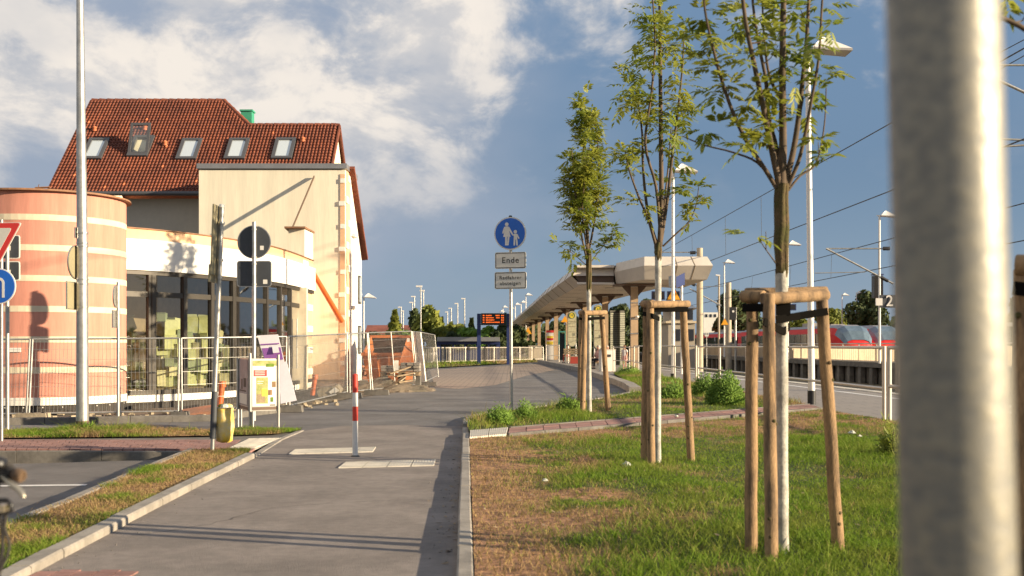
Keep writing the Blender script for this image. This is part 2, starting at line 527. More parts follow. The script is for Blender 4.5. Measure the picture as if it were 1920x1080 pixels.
def sheet(name, pts, z, material, kind='structure'):
    mb = MB()
    mb.face([(p[0], p[1], z) for p in pts])
    o = struct(name, mb=mb, mats=material, kind=kind)
    # face up
    if o.data.polygons[0].normal.z < 0:
        o.data.flip_normals()
    return o
def px(*pts):
    return [G(a, b) for a, b in pts]

# track level out to the horizon, and the higher town side of the platform edge
sheet('ground', [(-3000, -300), (3000, -300), (3000, 4000), (-3000, 4000)], -1.05, 'soil')
mb = MB()
land = [(-400, -40), (edge_x(-40), -40), (edge_x(400), 400), (-400, 400)]
mb.prism([(x, y, -0.14) for x, y in land], (0, 0, -0.9))
struct('terrain', mb=mb, mats='soil')

# road
road_front = px((570, 808), (868, 800.5))
road_kerb = px((868, 793), (879, 787), (905, 781), (940, 776.5), (1000, 769), (1060, 760), (1130, 750), (1180, 739), (1168, 729), (1133, 714.5), (1080, 695), (1008, 679.5))
road_back = px((900, 686), (800, 692), (806, 727), (655, 748), (535, 772), (400, 789.5), (0, 797))
road_pts = [Vector((-40, 16.9, 0))] + px((0, 811)) + road_front + road_kerb + road_back + [Vector((-40, 18.6, 0))]
sheet('road', road_pts, 0.0, 'asphalt')
# brick paved bus area at the far side
m_pav = bpy.data.materials.new('brick_paving'); m_pav.use_nodes = True
t = NT(m_pav.node_tree); b = m_pav.node_tree.nodes['Principled BSDF']
tcn = t.n('ShaderNodeTexCoord')
br = t.n('ShaderNodeTexBrick'); t.link(tcn.outputs['Object'], br.inputs['Vector'])
br.inputs['Scale'].default_value = 1.0
br.inputs['Brick Width'].default_value = 0.42; br.inputs['Row Height'].default_value = 0.42
br.inputs['Mortar Size'].default_value = 0.02
br.inputs['Color1'].default_value = (0.30, 0.235, 0.185, 1); br.inputs['Color2'].default_value = (0.26, 0.20, 0.16, 1); br.inputs['Mortar'].default_value = (0.15, 0.12, 0.10, 1)
t.link(br.outputs[0], b.inputs['Base Color']); b.inputs['Roughness'].default_value = 0.9
M['brick_paving'] = m_pav
sheet('bus_pavement', px((815, 726), (860, 729.5), (930, 722), (985, 705), (1040, 694), (1010, 682.5), (905, 688), (806, 694)), 0.004, 'brick_paving')
# cycle path
path_left = px((60, 1080), (120, 1047), (240, 983), (360, 920), (480, 858), (530, 826), (570, 808.5))
pl0 = path_left[0] + (path_left[0] - path_left[3]).normalized() * 5.5
path_pts = [Vector((kerb_x(1.2), 1.2, 0))] + [Vector((kerb_x(y), y, 0)) for y in (5, 9, 13, 16.9)] + px((868, 800), (760, 797), (640, 799)) + path_left[::-1] + [pl0]
sheet('path', path_pts, 0.004, 'path')
# repaired patch of red clinker at the very foot of the path
mb = MB()
rp = struct('paving', (0, 0, 0))
c0, c1 = G(104, 1078), G(195, 1062)
for i in range(5):
    for j in range(4):
        p = Vector((c0.x - 0.06 + i * 0.115, c0.y - 0.28 + j * 0.095 + (0.045 if i % 2 else 0), 0.008))
        mb = MB(); mb.box(p + Vector((0, 0, 0.0)), (0.108, 0.088, 0.008 + 0.003 * random.random()))
        obj('clinker_brick', mb, 'red_paver', rp)

# parking area, lower, with bay line
park = px((-500, 857), (60, 857), (350, 849)) + px((340, 851), (240, 893), (120, 945), (0, 991), (-120, 1040), (-300, 1110))
park_pts = [Vector((p.x, p.y, 0)) for p in park] + [Vector((-9, 4.0, 0))]
sheet('parking_area', park_pts, -0.075, 'parking')
mb = MB()
a, b2 = G(-160, 915, -0.075), G(160, 911, -0.075)
mb.face([(a.x, a.y, -0.071), (b2.x, b2.y, -0.071), (b2.x - 0.02, b2.y + 0.11, -0.071), (a.x - 0.02, a.y + 0.11, -0.071)])
struct('bay_line', mb=mb, mats='white_paint')

# kerbs made of single stones -------------------------------------------------
def kerb(pts, w, z0, z1, stone, material='concrete', side=1, gap=0.007, chamfer=0.012):
    """stones along a polyline; the polyline is one long edge, the width goes to `side`"""
    root = struct('kerb', (0, 0, 0))
    pts = [Vector((p[0], p[1], 0)) for p in pts]
    segs = []
    for p, q in zip(pts, pts[1:]):
        L = (q - p).length
        n = max(1, round(L / stone))
        for i in range(n):
            segs.append((p.lerp(q, i / n), p.lerp(q, (i + 1) / n)))
    for p, q in segs:
        d = (q - p).normalized()
        nrm = Vector((d.y, -d.x, 0)) * side
        p2, q2 = p + d * gap / 2, q - d * gap / 2
        j = random.uniform(-0.004, 0.004); s = random.uniform(-0.004, 0.004)
        mb = MB()
        prof = [(0, z0), (0, z1 - chamfer), (chamfer, z1), (w - chamfer, z1), (w, z1 - chamfer), (w, z0)]
        poly = [p2 + nrm * (a_ + s) + Vector((0, 0, z_ + (j if z_ > z0 else 0))) for a_, z_ in prof]
        mb.prism(poly, q2 - p2)
        obj('kerb_stone', mb, material, root)
    return root
kr = [Vector((kerb_x(y), y, 0)) for y in (2.0, 15.75)]
kerb(kr, 0.095, -0.1, 0.070, 1.0, side=1)
kerb([Vector((kerb_x(y), y, 0)) for y in (15.76, 17.6)], 0.10, -0.1, 0.022, 1.0, side=1)
kerb([Vector((kerb_x(17.62), 17.62, 0))] + [G(a_, b_) for a_, b_ in ((868, 793), (879, 787), (905, 781), (940, 776.5), (1000, 769), (1060, 760), (1130, 750), (1180, 739))], 0.12, -0.1, 0.075, 0.8, side=1)
kerb(px((1180, 739), (1168, 729), (1133, 714.5), (1080, 695), (1008, 679.5)), 0.32, -0.1, 0.20, 1.6, side=1, material='concrete')
pk = [pl0] + path_left[:5]
kerb([p for p in pk], 0.13, -0.15, 0.060, 1.0, side=-1)
kerb(path_left[4:], 0.10, -0.15, 0.014, 0.9, side=-1)
park_edge = [G(-300, 1110), G(-120, 1040), G(0, 991), G(120, 945), G(240, 893), G(352, 848)]
kerb(park_edge, 0.10, -0.2, 0.045, 1.0, side=1)
kerb([G(-600, 846.5), G(352, 846.5)], 0.06, -0.2, 0.012, 1.0, 'concrete_dark', side=1)
kerb(px((-400, 800), (0, 797.5), (400, 790), (535, 772.5)), 0.16, -0.1, 0.11, 0.62, 'concrete_dark', side=-1)

# red pavement strip (left) and tactile slabs, laid slab by slab -----------------
def quad_pieces(root, q, nu, nv, name, material, z, th=0.03, gap=0.006, stagger=False, wob=0.003, ribs=0):
    """q: four ground corners a(front start) b(front end) c(back end) d(back start)"""
    a_, b_, c_, d_ = q
    lu, lv = (b_ - a_).length, (d_ - a_).length
    for i in range(nu):
        for j in range(nv):
            off = 0.5 * (j % 2) if stagger else 0
            u0, u1 = (i + off) / nu, (i + 1 + off) / nu
            if u1 > 1.001:
                u1 = 1.0
            v0, v1 = j / nv, (j + 1) / nv
            gu, gv = gap / lu / 2, gap / lv / 2
            f = lambda u, v: a_.lerp(b_, u).lerp(d_.lerp(c_, u), v)
            w = random.uniform(-wob, wob)
            pl = [f(u0 + gu, v0 + gv), f(u1 - gu, v0 + gv), f(u1 - gu, v1 - gv), f(u0 + gu, v1 - gv)]
            mb = MB()
            mb.prism([(p.x, p.y, z + w) for p in pl], (0, 0, -th))
            if ribs:
                for r_ in range(ribs):
                    uu = u0 + (u1 - u0) * (r_ + 0.5) / ribs
                    hw = (u1 - u0) / ribs * 0.26
                    pl = [f(uu - hw, v0 + gv * 2), f(uu + hw, v0 + gv * 2), f(uu + hw, v1 - gv * 2), f(uu - hw, v1 - gv * 2)]
                    mb.prism([(p.x, p.y, z + w + 0.005) for p in pl], (0, 0, -0.0048))
            obj(name, mb, material, root)
pv = struct('pavement', (0, 0, 0))
sheet('pavement_bed', px((-600, 843), (478, 843), (560, 812), (-600, 826)), 0.006, 'concrete_dark')
quad_pieces(pv, px((-90, 844), (430, 844), (452, 826), (-80, 826)), 26, 5, 'paver', 'red_paver', 0.014, gap=0.008, stagger=True)
quad_pieces(pv, px((428, 842.5), (478, 842), (528, 823.5), (467, 824)), 3, 2, 'tactile_slab', 'slab', 0.016, gap=0.008, ribs=6)
quad_pieces(pv, px((410, 851), (470, 848), (478, 843), (428, 843.3)), 4, 1, 'paver', 'red_paver', 0.014, gap=0.008)
# tactile rows across the cycle path
tr = struct('pavement', (0, 0, 0))
quad_pieces(tr, px((540, 853), (700, 848.5), (706, 839.5), (553, 844)), 5, 1, 'tactile_slab', 'slab', 0.010, th=0.008, ribs=8, wob=0.001, gap=0.014)
quad_pieces(tr, px((633, 879), (815, 874.5), (818, 863.5), (648, 868)), 4, 1, 'tactile_slab', 'slab', 0.010, th=0.008, ribs=8, wob=0.001, gap=0.016)
# red clinker path on the right
cp = struct('footpath', (0, 0, 0))
quad_pieces(cp, px((880, 831.5), (950, 825), (953, 811.5), (881, 817.5)), 2, 1, 'tactile_slab', 'slab', 0.082, th=0.08, ribs=9, wob=0.001, gap=0.014)
a_, b_, c_, d_ = px((952, 825), (1542, 772.5), (1516, 764.5), (955, 811))
n_ = (d_ - a_)
sheet('footpath_bed', [a_, b_, c_, d_], 0.040, 'concrete_dark')
quad_pieces(cp, [a_ + n_ * 0.08, b_ + (c_ - b_) * 0.08, c_ - (c_ - b_) * 0.08, d_ - n_ * 0.08], 24, 3, 'paver', 'red_paver', 0.080, gap=0.014)
def edging(p, q):
    n = 12
    for i in range(n):
        mb = MB(); mb.bar(p.lerp(q, (i + 0.01) / n) + Vector((0, 0, 0.045)), p.lerp(q, (i + 0.99) / n) + Vector((0, 0, 0.045)), 0.05, 0.09)
        obj('edging_stone', mb, 'concrete_dark', cp)
edging(a_ + n_ * 0.03, b_ + (c_ - b_) * 0.03)
edging(d_ - n_ * 0.03, c_ - (c_ - b_) * 0.03)

# platform and bus-stop pavement
plat = px((1008, 679.2), (1080, 694.4), (1133, 713.8), (1180, 737.5), (1172, 716), (1150, 703), (1205, 699.5), (1265, 713.5), (1330, 727), (1485, 757), (1545, 771.5)) + [Vector((6.35, 18.0, 0)), Vector((8.6, 10, 0)), Vector((9.2, 0, 0)), Vector((edge_x(0), 0, 0)), Vector((edge_x(120), 120, 0))]
mb = MB()
mb.face([(p.x, p.y, 0.02) for p in plat])
m_pl = bpy.data.materials.new('platform_paving'); m_pl.use_nodes = True
t = NT(m_pl.node_tree); b = m_pl.node_tree.nodes['Principled BSDF']
tcn = t.n('ShaderNodeTexCoord'); br = t.n('ShaderNodeTexBrick'); t.link(tcn.outputs['Object'], br.inputs['Vector'])
br.inputs['Scale'].default_value = 1.0; br.inputs['Brick Width'].default_value = 0.8; br.inputs['Row Height'].default_value = 0.4; br.inputs['Mortar Size'].default_value = 0.012
br.inputs['Color1'].default_value = (0.265, 0.235, 0.205, 1); br.inputs['Color2'].default_value = (0.235, 0.21, 0.19, 1); br.inputs['Mortar'].default_value = (0.13, 0.12, 0.11, 1)
t.link(br.outputs[0], b.inputs['Base Color']); b.inputs['Roughness'].default_value = 0.85
M['platform_paving'] = m_pl
o = struct('platform', mb=mb, mats='platform_paving')
if o.data.polygons[0].normal.z < 0:
    o.data.flip_normals()
mb = MB()
y0, y1 = 12, 100
mb.face([(edge_x(y0) - 1.15, y0, 0.024), (edge_x(y0) - 0.98, y0, 0.024), (edge_x(y1) - 0.98, y1, 0.024), (edge_x(y1) - 1.15, y1, 0.024)])
struct('platform_line', mb=mb, mats='white_paint')
mb = MB()
for y in range(4, 120, 2):
    mb.box((edge_x(y) - 0.12, y, -0.02), (0.36, 1.97, 0.12), R(2.35))
stuff(obj('platform_edge', mb, 'slab'))

# opposite platform: slab on posts over a dark void
op = struct('opposite_platform', (0, 0, 0))
mb = MB()
mb.prism([(opp_x(-5), -5, 0.30), (opp_x(-5) + 3.6, -5, 0.30), (opp_x(170) + 3.6, 170, 0.30), (opp_x(170), 170, 0.30)], (0, 0, -0.32))
obj('deck', mb, 'concrete_dark', op)
mb = MB()
mb.prism([(opp_x(-5) + .45, -5, -0.03), (opp_x(-5) + 3.4, -5, -0.03), (opp_x(170) + 3.4, 170, -0.03), (opp_x(170) + .45, 170, -0.03)], (0, 0, -1.0))
obj('foundation', mb, 'concrete_dark', op)
for y in range(4, 150, 2):
    mb = MB(); mb.box((opp_x(y) + 0.22, y, -0.54), (0.3, 0.55, 1.02))
    obj('support_post', mb, 'h_green' if False else 'concrete_dark', op)

# grass ----------------------------------------------------------------------
def in_poly(x, y, poly):
    c = np.zeros(len(x), bool)
    n = len(poly)
    for i in range(n):
        x0, y0 = poly[i][0], poly[i][1]; x1, y1 = poly[(i + 1) % n][0], poly[(i + 1) % n][1]
        hit = ((y0 > y) != (y1 > y)) & (x < (x1 - x0) * (y - y0) / (y1 - y0 + 1e-12) + x0)
        c ^= hit
    return c
def vnoise(x, y, s, seed=0):
    """smooth value noise"""
    g = np.random.default_rng(seed).random((64, 64))
    xs, ys = x * s + 1000.3, y * s + 1000.7
    xi, yi = np.floor(xs).astype(int), np.floor(ys).astype(int)
    fx, fy = xs - xi, ys - yi
    fx, fy = fx * fx * (3 - 2 * fx), fy * fy * (3 - 2 * fy)
    q = lambda a_, b_: g[a_ % 64, b_ % 64]
    return (q(xi, yi) * (1 - fx) * (1 - fy) + q(xi + 1, yi) * fx * (1 - fy) + q(xi, yi + 1) * (1 - fx) * fy + q(xi + 1, yi + 1) * fx * fy)
def fbm(x, y, s, seed=0):
    return (vnoise(x, y, s, seed) * 0.5 + vnoise(x, y, s * 2.3, seed + 1) * 0.3 + vnoise(x, y, s * 5.1, seed + 2) * 0.2)

def grass_material(name, blades):
    m = bpy.data.materials.new(name); m.use_nodes = True
    t = NT(m.node_tree); b = m.node_tree.nodes['Principled BSDF']; out = m.node_tree.nodes['Material Output']
    at = t.n('ShaderNodeAttribute'); at.attribute_name = 'dry'
    tcn = t.n('ShaderNodeTexCoord')
    nz = t.noise(tcn.outputs['Object'], 55 if blades else 9, 6, 0.7)
    nz2 = t.noise(tcn.outputs['Object'], 1.7, 4, 0.6)
    if blades:
        green = t.mix(t.ramp(nz, 0.3, 0.7), (0.090, 0.175, 0.014), (0.200, 0.300, 0.030))
        green = t.mix(t.ramp(nz2, 0.38, 0.68, 0.0, 0.7), green, (0.230, 0.250, 0.045))
        dryc = t.mix(t.ramp(nz, 0.3, 0.7), (0.20, 0.135, 0.060), (0.50, 0.345, 0.165))
    else:
        green = t.mix(t.ramp(nz, 0.35, 0.65), (0.040, 0.055, 0.014), (0.085, 0.10, 0.025))
        dryc = t.mix(t.ramp(nz, 0.35, 0.65), (0.135, 0.075, 0.045), (0.47, 0.255, 0.135))
    col = t.mix(t.ramp(at.outputs['Fac'], 0.2, 0.8), green, dryc)
    t.link(col, b.inputs['Base Color'])
    b.inputs['Roughness'].default_value = 0.85
    b.inputs['Specular IOR Level'].default_value = 0.25
    if blades:
        tr = t.n('ShaderNodeBsdfTranslucent'); t.link(col, tr.inputs['Color'])
        ms = t.n('ShaderNodeMixShader'); ms.inputs[0].default_value = 0.35
        t.link(b.outputs[0], ms.inputs[1]); t.link(tr.outputs[0], ms.inputs[2]); t.link(ms.outputs[0], out.inputs['Surface'])
    else:
        bp = t.n('ShaderNodeBump'); bp.inputs['Strength'].default_value = 0.9; bp.inputs['Distance'].default_value = 0.03
        t.link(t.noise(tcn.outputs['Object'], 14, 5, 0.65), bp.inputs['Height']); t.link(bp.outputs[0], b.inputs['Normal'])
    M[name] = m
grass_material('turf', False)
grass_material('grass_blade', True)

def fast_mesh(name, verts, tris, material, dry=None):
    me = bpy.data.meshes.new(name)
    nv, nt = len(verts), len(tris)
    me.vertices.add(nv); me.vertices.foreach_set('co', verts.astype(np.float32).ravel())
    me.loops.add(nt * 3); me.loops.foreach_set('vertex_index', tris.astype(np.int32).ravel())
    me.polygons.add(nt)
    me.polygons.foreach_set('loop_start', np.arange(0, nt * 3, 3, dtype=np.int32))
    me.materials.append(M[material])
    me.update(calc_edges=True)
    if dry is not None:
        a_ = me.attributes.new('dry', 'FLOAT', 'POINT'); a_.data.foreach_set('value', dry.astype(np.float32))
    o = bpy.data.objects.new(name, me); link(o)
    return o
def lawn(poly, z_of, dry_of, n, h_of, step=0.25, dens_of=None, ground_name='lawn', width=0.006):
    P_ = np.array([(p[0], p[1]) for p in poly])
    lo, hi = P_.min(0), P_.max(0)
    # ground surface: triangulated polygon refined by a grid
    gx = np.arange(lo[0], hi[0] + step, step); gy = np.arange(lo[1], hi[1] + step, step)
    import bmesh
    bm = bmesh.new()
    f = bm.faces.new([bm.verts.new((p[0], p[1], 0)) for p in poly])
    for x in gx[1:-1]:
        bmesh.ops.bisect_plane(bm, geom=bm.verts[:] + bm.edges[:] + bm.faces[:], plane_co=(x, 0, 0), plane_no=(1, 0, 0))
    for y in gy[1:-1]:
        bmesh.ops.bisect_plane(bm, geom=bm.verts[:] + bm.edges[:] + bm.faces[:], plane_co=(0, y, 0), plane_no=(0, 1, 0))
    me = bpy.data.meshes.new(ground_name)
    bm.normal_update()
    if bm.faces[:][0].normal.z < 0:
        bmesh.ops.reverse_faces(bm, faces=bm.faces[:])
    bm.to_mesh(me); bm.free()
    co = np.zeros(len(me.vertices) * 3, np.float32); me.vertices.foreach_get('co', co); co = co.reshape(-1, 3)
    co[:, 2] = z_of(co[:, 0], co[:, 1]); me.vertices.foreach_set('co', co.ravel())
    a_ = me.attributes.new('dry', 'FLOAT', 'POINT'); a_.data.foreach_set('value', dry_of(co[:, 0], co[:, 1]).astype(np.float32))
    me.materials.append(M['turf']); me.update()
    o = bpy.data.objects.new(ground_name, me); link(o); o['kind'] = 'structure'
    # blades
    x = rng.uniform(lo[0], hi[0], n); y = rng.uniform(lo[1], hi[1], n)
    k_ = in_poly(x, y, P_)
    x, y = x[k_], y[k_]
    dry = dry_of(x, y)
    keep = rng.random(len(x)) < (dens_of(x, y) if dens_of else 1.0) * (1.0 - 0.55 * np.clip(dry, 0, 1))
    x, y, dry = x[keep], y[keep], dry[keep]
    m = len(x)
    h = h_of(x, y) * rng.uniform(0.45, 1.25, m) * (1 - 0.45 * np.clip(dry, 0, 1))
    tall = rng.random(m) < 0.006
    h = np.where(tall, h * 2.2, h)
    z = z_of(x, y) - 0.004
    ang = rng.uniform(0, 2 * np.pi, m); lean = rng.uniform(0.3, 1.5, m) * h
    la = rng.uniform(0, 2 * np.pi, m)
    w = width * rng.uniform(0.6, 1.4, m)
    cx, cy = np.cos(ang) * w / 2, np.sin(ang) * w / 2
    lx, ly = np.cos(la) * lean, np.sin(la) * lean
    v = np.zeros((m, 5, 3))
    v[:, 0] = np.stack([x - cx, y - cy, z], 1); v[:, 1] = np.stack([x + cx, y + cy, z], 1)
    v[:, 2] = np.stack([x - cx * .7 + lx * .35, y - cy * .7 + ly * .35, z + h * .6], 1)
    v[:, 3] = np.stack([x + cx * .7 + lx * .35, y + cy * .7 + ly * .35, z + h * .6], 1)
    v[:, 4] = np.stack([x + lx, y + ly, z + h], 1)
    b0 = (np.arange(m) * 5)[:, None]
    tris = np.concatenate([b0 + np.array([0, 1, 3]), b0 + np.array([0, 3, 2]), b0 + np.array([2, 3, 4])], 0)
    d5 = np.repeat(np.clip(dry + rng.normal(0, 0.22, m), 0, 1), 5)
    g = fast_mesh('grass', v.reshape(-1, 3), tris, 'grass_blade', d5)
    stuff(g)
    return o

# main lawn on the right
lawn_poly = [Vector((kerb_x(2.5) + .1, 2.5, 0)), Vector((kerb_x(15.3) + .1, 15.3, 0))] + px((952, 827), (1400, 788.5), (1542, 773.5)) + [Vector((6.3, 18.2, 0)), Vector((8.4, 10, 0)), Vector((9.0, 2.5, 0))]
def lawn_dry(x, y):
    d = x - kerb_x(y)
    nz = fbm(x, y, 0.9, 3)
    a_ = 0.9 * (1 - np.clip((d + (nz - 0.5) * 3.0 - 0.55) / 1.5, 0, 1))
    b_ = np.clip((y - 13.2 + (nz - .5) * 5 - 0.55 * np.maximum(x - 1.5, 0)) / 2.2, 0, 1) * 0.85
    c_ = np.clip((fbm(x, y, 2.4, 9) - 0.60) * 5, 0, 1) * 0.6
    v_ = np.maximum(np.maximum(a_, b_), c_)
    tuft = np.clip((fbm(x, y, 3.6, 12) - 0.52) * 6, 0, 1) * np.clip((d - .25) / .6, 0, 1)
    return np.clip(v_ - 0.75 * tuft, 0, 1)
def lawn_z(x, y):
    return 0.062 + (fbm(x, y, 0.5, 21) - 0.5) * 0.10 * np.clip((x - kerb_x(y) - .2) / .8, 0, 1) * np.clip((15 - y) / 3, 0, 1)
def lawn_h(x, y):
    return 0.030 + 0.058 * np.clip((fbm(x, y, 0.7, 5) - 0.3) * 2.2, 0, 1)
lawn(lawn_poly, lawn_z, lawn_dry, 420000, lawn_h, 0.2, lambda x, y: np.clip(14 / (y + 5), 0.3, 1))

# island behind the clinker path
isl = [G(872, 795), G(884, 789), G(908, 783.5), G(940, 779), G(1000, 771.5), G(1060, 762.5), G(1130, 752.5), G(1183, 741)] + [G(1172, 716), G(1150, 703), G(1205, 699.5), G(1265, 713.5), G(1330, 727), G(1485, 757), G(1514, 764), G(955, 810), G(880, 816.5)]
isl_dry = lambda x, y: np.clip((fbm(x, y, 0.6, 31) - 0.44) * 4, 0, 1) * 0.75
isl_h = lambda x, y: 0.04 + 0.15 * np.clip((fbm(x, y, 0.7, 33) - 0.42) * 3, 0, 1)
lawn(isl, lambda x, y: 0.065 + 0 * x, isl_dry, 110000, isl_h, 0.5, None, 'verge', 0.009)
# left verge between path and parking
lv = [p + Vector((-0.12, 0.06, 0)) for p in [pl0] + path_left[:5]] + [G(470, 849), G(400, 846)] + [Vector((p.x + 0.07, p.y - 0.07, 0)) for p in park_edge[::-1]] + [Vector((-3.4, 3.2, 0))]
lv_dry = lambda x, y: np.clip((fbm(x, y, 1.1, 41) - 0.34) * 3.2, 0, 1)
lawn(lv, lambda x, y: 0.035 + 0 * x, lv_dry, 120000, lambda x, y: 0.04 + 0.03 * fbm(x, y, 1.3, 43), 0.25, None, 'verge', 0.006)
# strip between road and red pavement
st = px((-500, 826), (0, 825), (300, 822), (430, 820), (520, 817), (566, 809.5), (470, 809), (300, 809), (0, 811)) + [Vector((-12, 16.9, 0))]
lawn(st, lambda x, y: 0.03 + 0 * x, lambda x, y: np.clip((fbm(x, y, 1.2, 51) - 0.40) * 3.5, 0, 1), 60000, lambda x, y: 0.05 + 0.09 * np.clip((fbm(x, y, 0.9, 52) - .4) * 3, 0, 1), 0.3, None, 'verge', 0.008)
# strip before the far railing
fs = px((640, 699), (806, 691), (900, 685), (1008, 679.2), (1000, 673), (900, 679), (780, 684))
lawn(fs, lambda x, y: 0.03 + 0 * x, lambda x, y: np.clip((fbm(x, y, 0.2, 61) - 0.42) * 3, 0, 1), 12000, lambda x, y: 0.25 + 0 * x, 3.0, None, 'verge', 0.05)
# building site ground
site = [Vector((-40, 18.7, 0))] + px((0, 796.5), (400, 789), (535, 771.5), (655, 747.5), (806, 726.5), (800, 695)) + [Vector((-9, 60, 0)), Vector((-40, 60, 0))]
sheet('site_ground', site, 0.004, 'dirt')
# ================================================================== BUILDINGS
# ---- round striped tower
tw = thing('round_tower', 'round salmon pink tower with cream bands and brown coping beside the shop windows', 'tower', (-9.25, 22.2, 0))
TC = Vector((-9.25, 22.2, 0)); TR = 1.52
mb = MB(); mb.lathe(TC, [(TR, 0.33), (TR, 4.18)], 72, cap=False); obj('wall', mb, 'salmon', tw)
def z_at(py, Y):
    return E - (py - HY) * Y / F
for py in (407, 464, 521.5, 579, 636.5, 694):
    zc = z_at(py, 20.75)
    mb = MB(); mb.lathe(TC, [(TR - .02, zc - .056), (TR + .006, zc - .056), (TR + .006, zc + .056), (TR - .02, zc + .056)], 72, cap=False, smooth=False)
    obj('cream_band', mb, 'cream_old', tw)
mb = MB(); mb.lathe(TC, [(TR - .02, 0.19), (TR + .015, 0.19), (TR + .015, 0.335), (TR - .02, 0.335)], 72, cap=False, smooth=False); obj('base_strip', mb, 'fascia', tw)
mb = MB(); mb.lathe(TC, [(TR - .03, -0.1), (TR - .03, 0.192)], 72, cap=False); obj('plinth', mb, 'plinth', tw)
for i in range(14):
    a_ = R(-160 + i * 13)
    mb = MB(); mb.disc(TC + Vector((math.cos(a_) * (TR - .025), math.sin(a_) * (TR - .025), 0.15)), (math.cos(a_), math.sin(a_), 0), 0.012, 0.02, 8); obj('fixing_stud', mb, 'sign_white', tw)
mb = MB(); mb.lathe(TC, [(0.02, 4.30), (1.0, 4.27), (TR + .09, 4.205), (TR + .10, 4.17), (TR - .05, 4.165)], 72, cap=False, smooth=False); obj('coping', mb, 'rust_coping', tw)
for a_ in (-75, -120):
    c_ = TC + Vector((math.cos(R(a_)) * 1.3, math.sin(R(a_)) * 1.3, 4.25))
    mb = MB(); mb.bar(c_, c_ + Vector((.25, 0.05, .02)), .12, .015); mb.bar(c_ + Vector((.05, 0, 0)), c_ + Vector((.07, 0, .07)), .01, .01); obj('loose_flashing', mb, 'rust_coping', tw)
for ax, w in ((-87, .1), (-104, .07)):
    n_ = Vector((math.cos(R(ax)), math.sin(R(ax)), 0))
    mb = MB(); mb.box(TC + n_ * (TR + .01) + Vector((0, 0, 1.22)), (w * 2, .02, .08), R(ax + 90)); obj('wall_plate', mb, 'sign_white', tw)

# ---- curved shop wing
WN = [(-7.52, 21.45), (-7.09, 21.9), (-6.62, 22.6), (-6.26, 23.3), (-5.99, 24.0), (-5.58, 25.4), (-5.46, 26.3), (-5.40, 27.2), (-5.37, 28.2), (-5.34, 29.9)]
KW = 1.058
WN = [Vector((x * KW, y * KW, 0)) for x, y in WN]
def H(z): return E + (z - E) * KW
sh = thing('shop_wing', 'low curved shop wing with tall dark framed windows under a white fascia', 'shop', (-6.3, 24, 0))
def offs_pts(pts, d):
    out = []
    for i, p in enumerate(pts):
        t_ = (pts[min(i + 1, len(pts) - 1)] - pts[max(i - 1, 0)]).normalized()
        out.append(p + Vector((t_.y, -t_.x, 0)) * d)
    return out
def smooth_pts(pts, k_=6):
    out = []
    n = len(pts)
    for i in range(n - 1):
        p0, p1, p2, p3 = pts[max(i - 1, 0)], pts[i], pts[i + 1], pts[min(i + 2, n - 1)]
        for j in range(k_):
            t_ = j / k_
            out.append(0.5 * ((2 * p1) + (p2 - p0) * t_ + (2 * p0 - 5 * p1 + 4 * p2 - p3) * t_ * t_ + (3 * p1 - p0 - 3 * p2 + p3) * t_ ** 3))
    out.append(pts[-1])
    return out
WS = smooth_pts(WN)
def band(pts, d0, d1, z0, z1, mb=None):
    mb = mb or MB()
    a_, b_ = offs_pts(pts, d0), offs_pts(pts, d1)
    n = len(pts)
    vs = []
    for i in range(n):
        for p, z in ((a_[i], z0), (b_[i], z0), (b_[i], z1), (a_[i], z1)):
            vs.append((p.x, p.y, z))
    fs = []
    for i in range(n - 1):
        for j in range(4):
            k0, k1 = i * 4 + j, i * 4 + (j + 1) % 4
            fs.append((k0, k1, k1 + 4, k0 + 4))
    fs += [(0, 3, 2, 1), (4 * n - 4, 4 * n - 3, 4 * n - 2, 4 * n - 1)]
    return mb.add(vs, fs)
obj('parapet', band(WS, -0.16, 0.03, H(3.36), H(3.56)), 'orange_render', sh)
obj('parapet_coping', band(WS, -0.2, 0.06, H(3.562), H(3.585)), 'rust_coping', sh)
fas = offs_pts(WS, 0.12)
obj('fascia', band(WS, -0.05, 0.10, H(2.76), H(3.358)), 'fascia', sh)
obj('lintel', band(WS, -0.05, 0.06, H(2.68), H(2.757)), 'frame_dark', sh)
obj('sill', band(WS, -0.07, 0.05, H(0.34), H(0.43)), 'frame_dark', sh)
obj('base_strip', band(WS, -0.1, 0.03, H(0.20), H(0.337)), 'fascia', sh)
obj('plinth', band(WS, -0.12, 0.0, H(-0.1), H(0.197)), 'plinth', sh)
for i in range(2, 50, 2):
    p = WS[min(i, len(WS) - 1)]
    mb = MB(); mb.box(p + Vector((0.0, -0.005, 0.155)), (.02, .03, .02)); obj('fixing_stud', mb, 'sign_white', sh)
ZT = H(2.30)
for i in range(len(WN) - 2):
    p, q = WN[i], WN[i + 1]
    d = (q - p).normalized(); nrm = Vector((d.y, -d.x, 0))
    wn = 'window'
    fr = MB()
    w0 = 0.075 if i else 0.03
    fr.bar(p + Vector((0, 0, H(.43))) + d * 0.0, p + Vector((0, 0, H(2.68))), 0.11, 0.10, up=nrm)
    if i == 1:
        fr.bar(p + d * .07 + Vector((0, 0, H(.43))), p + d * .07 + Vector((0, 0, H(2.68))), 0.10, 0.13, up=nrm)
    fr.bar(p + d * .05 + Vector((0, 0, ZT)), q - d * .05 + Vector((0, 0, ZT)), 0.08, 0.11)
    wo_ = obj('window', fr, 'frame_dark', sh)
    for z0, z1 in ((H(.43), ZT - .055), (ZT + .055, H(2.68))):
        mb = MB(); a_, b_ = p + d * .05, q - d * .05
        mb.face([(a_.x, a_.y, z0), (b_.x, b_.y, z0), (b_.x, b_.y, z1), (a_.x, a_.y, z1)])
        obj('pane', mb, 'glass', wo_)
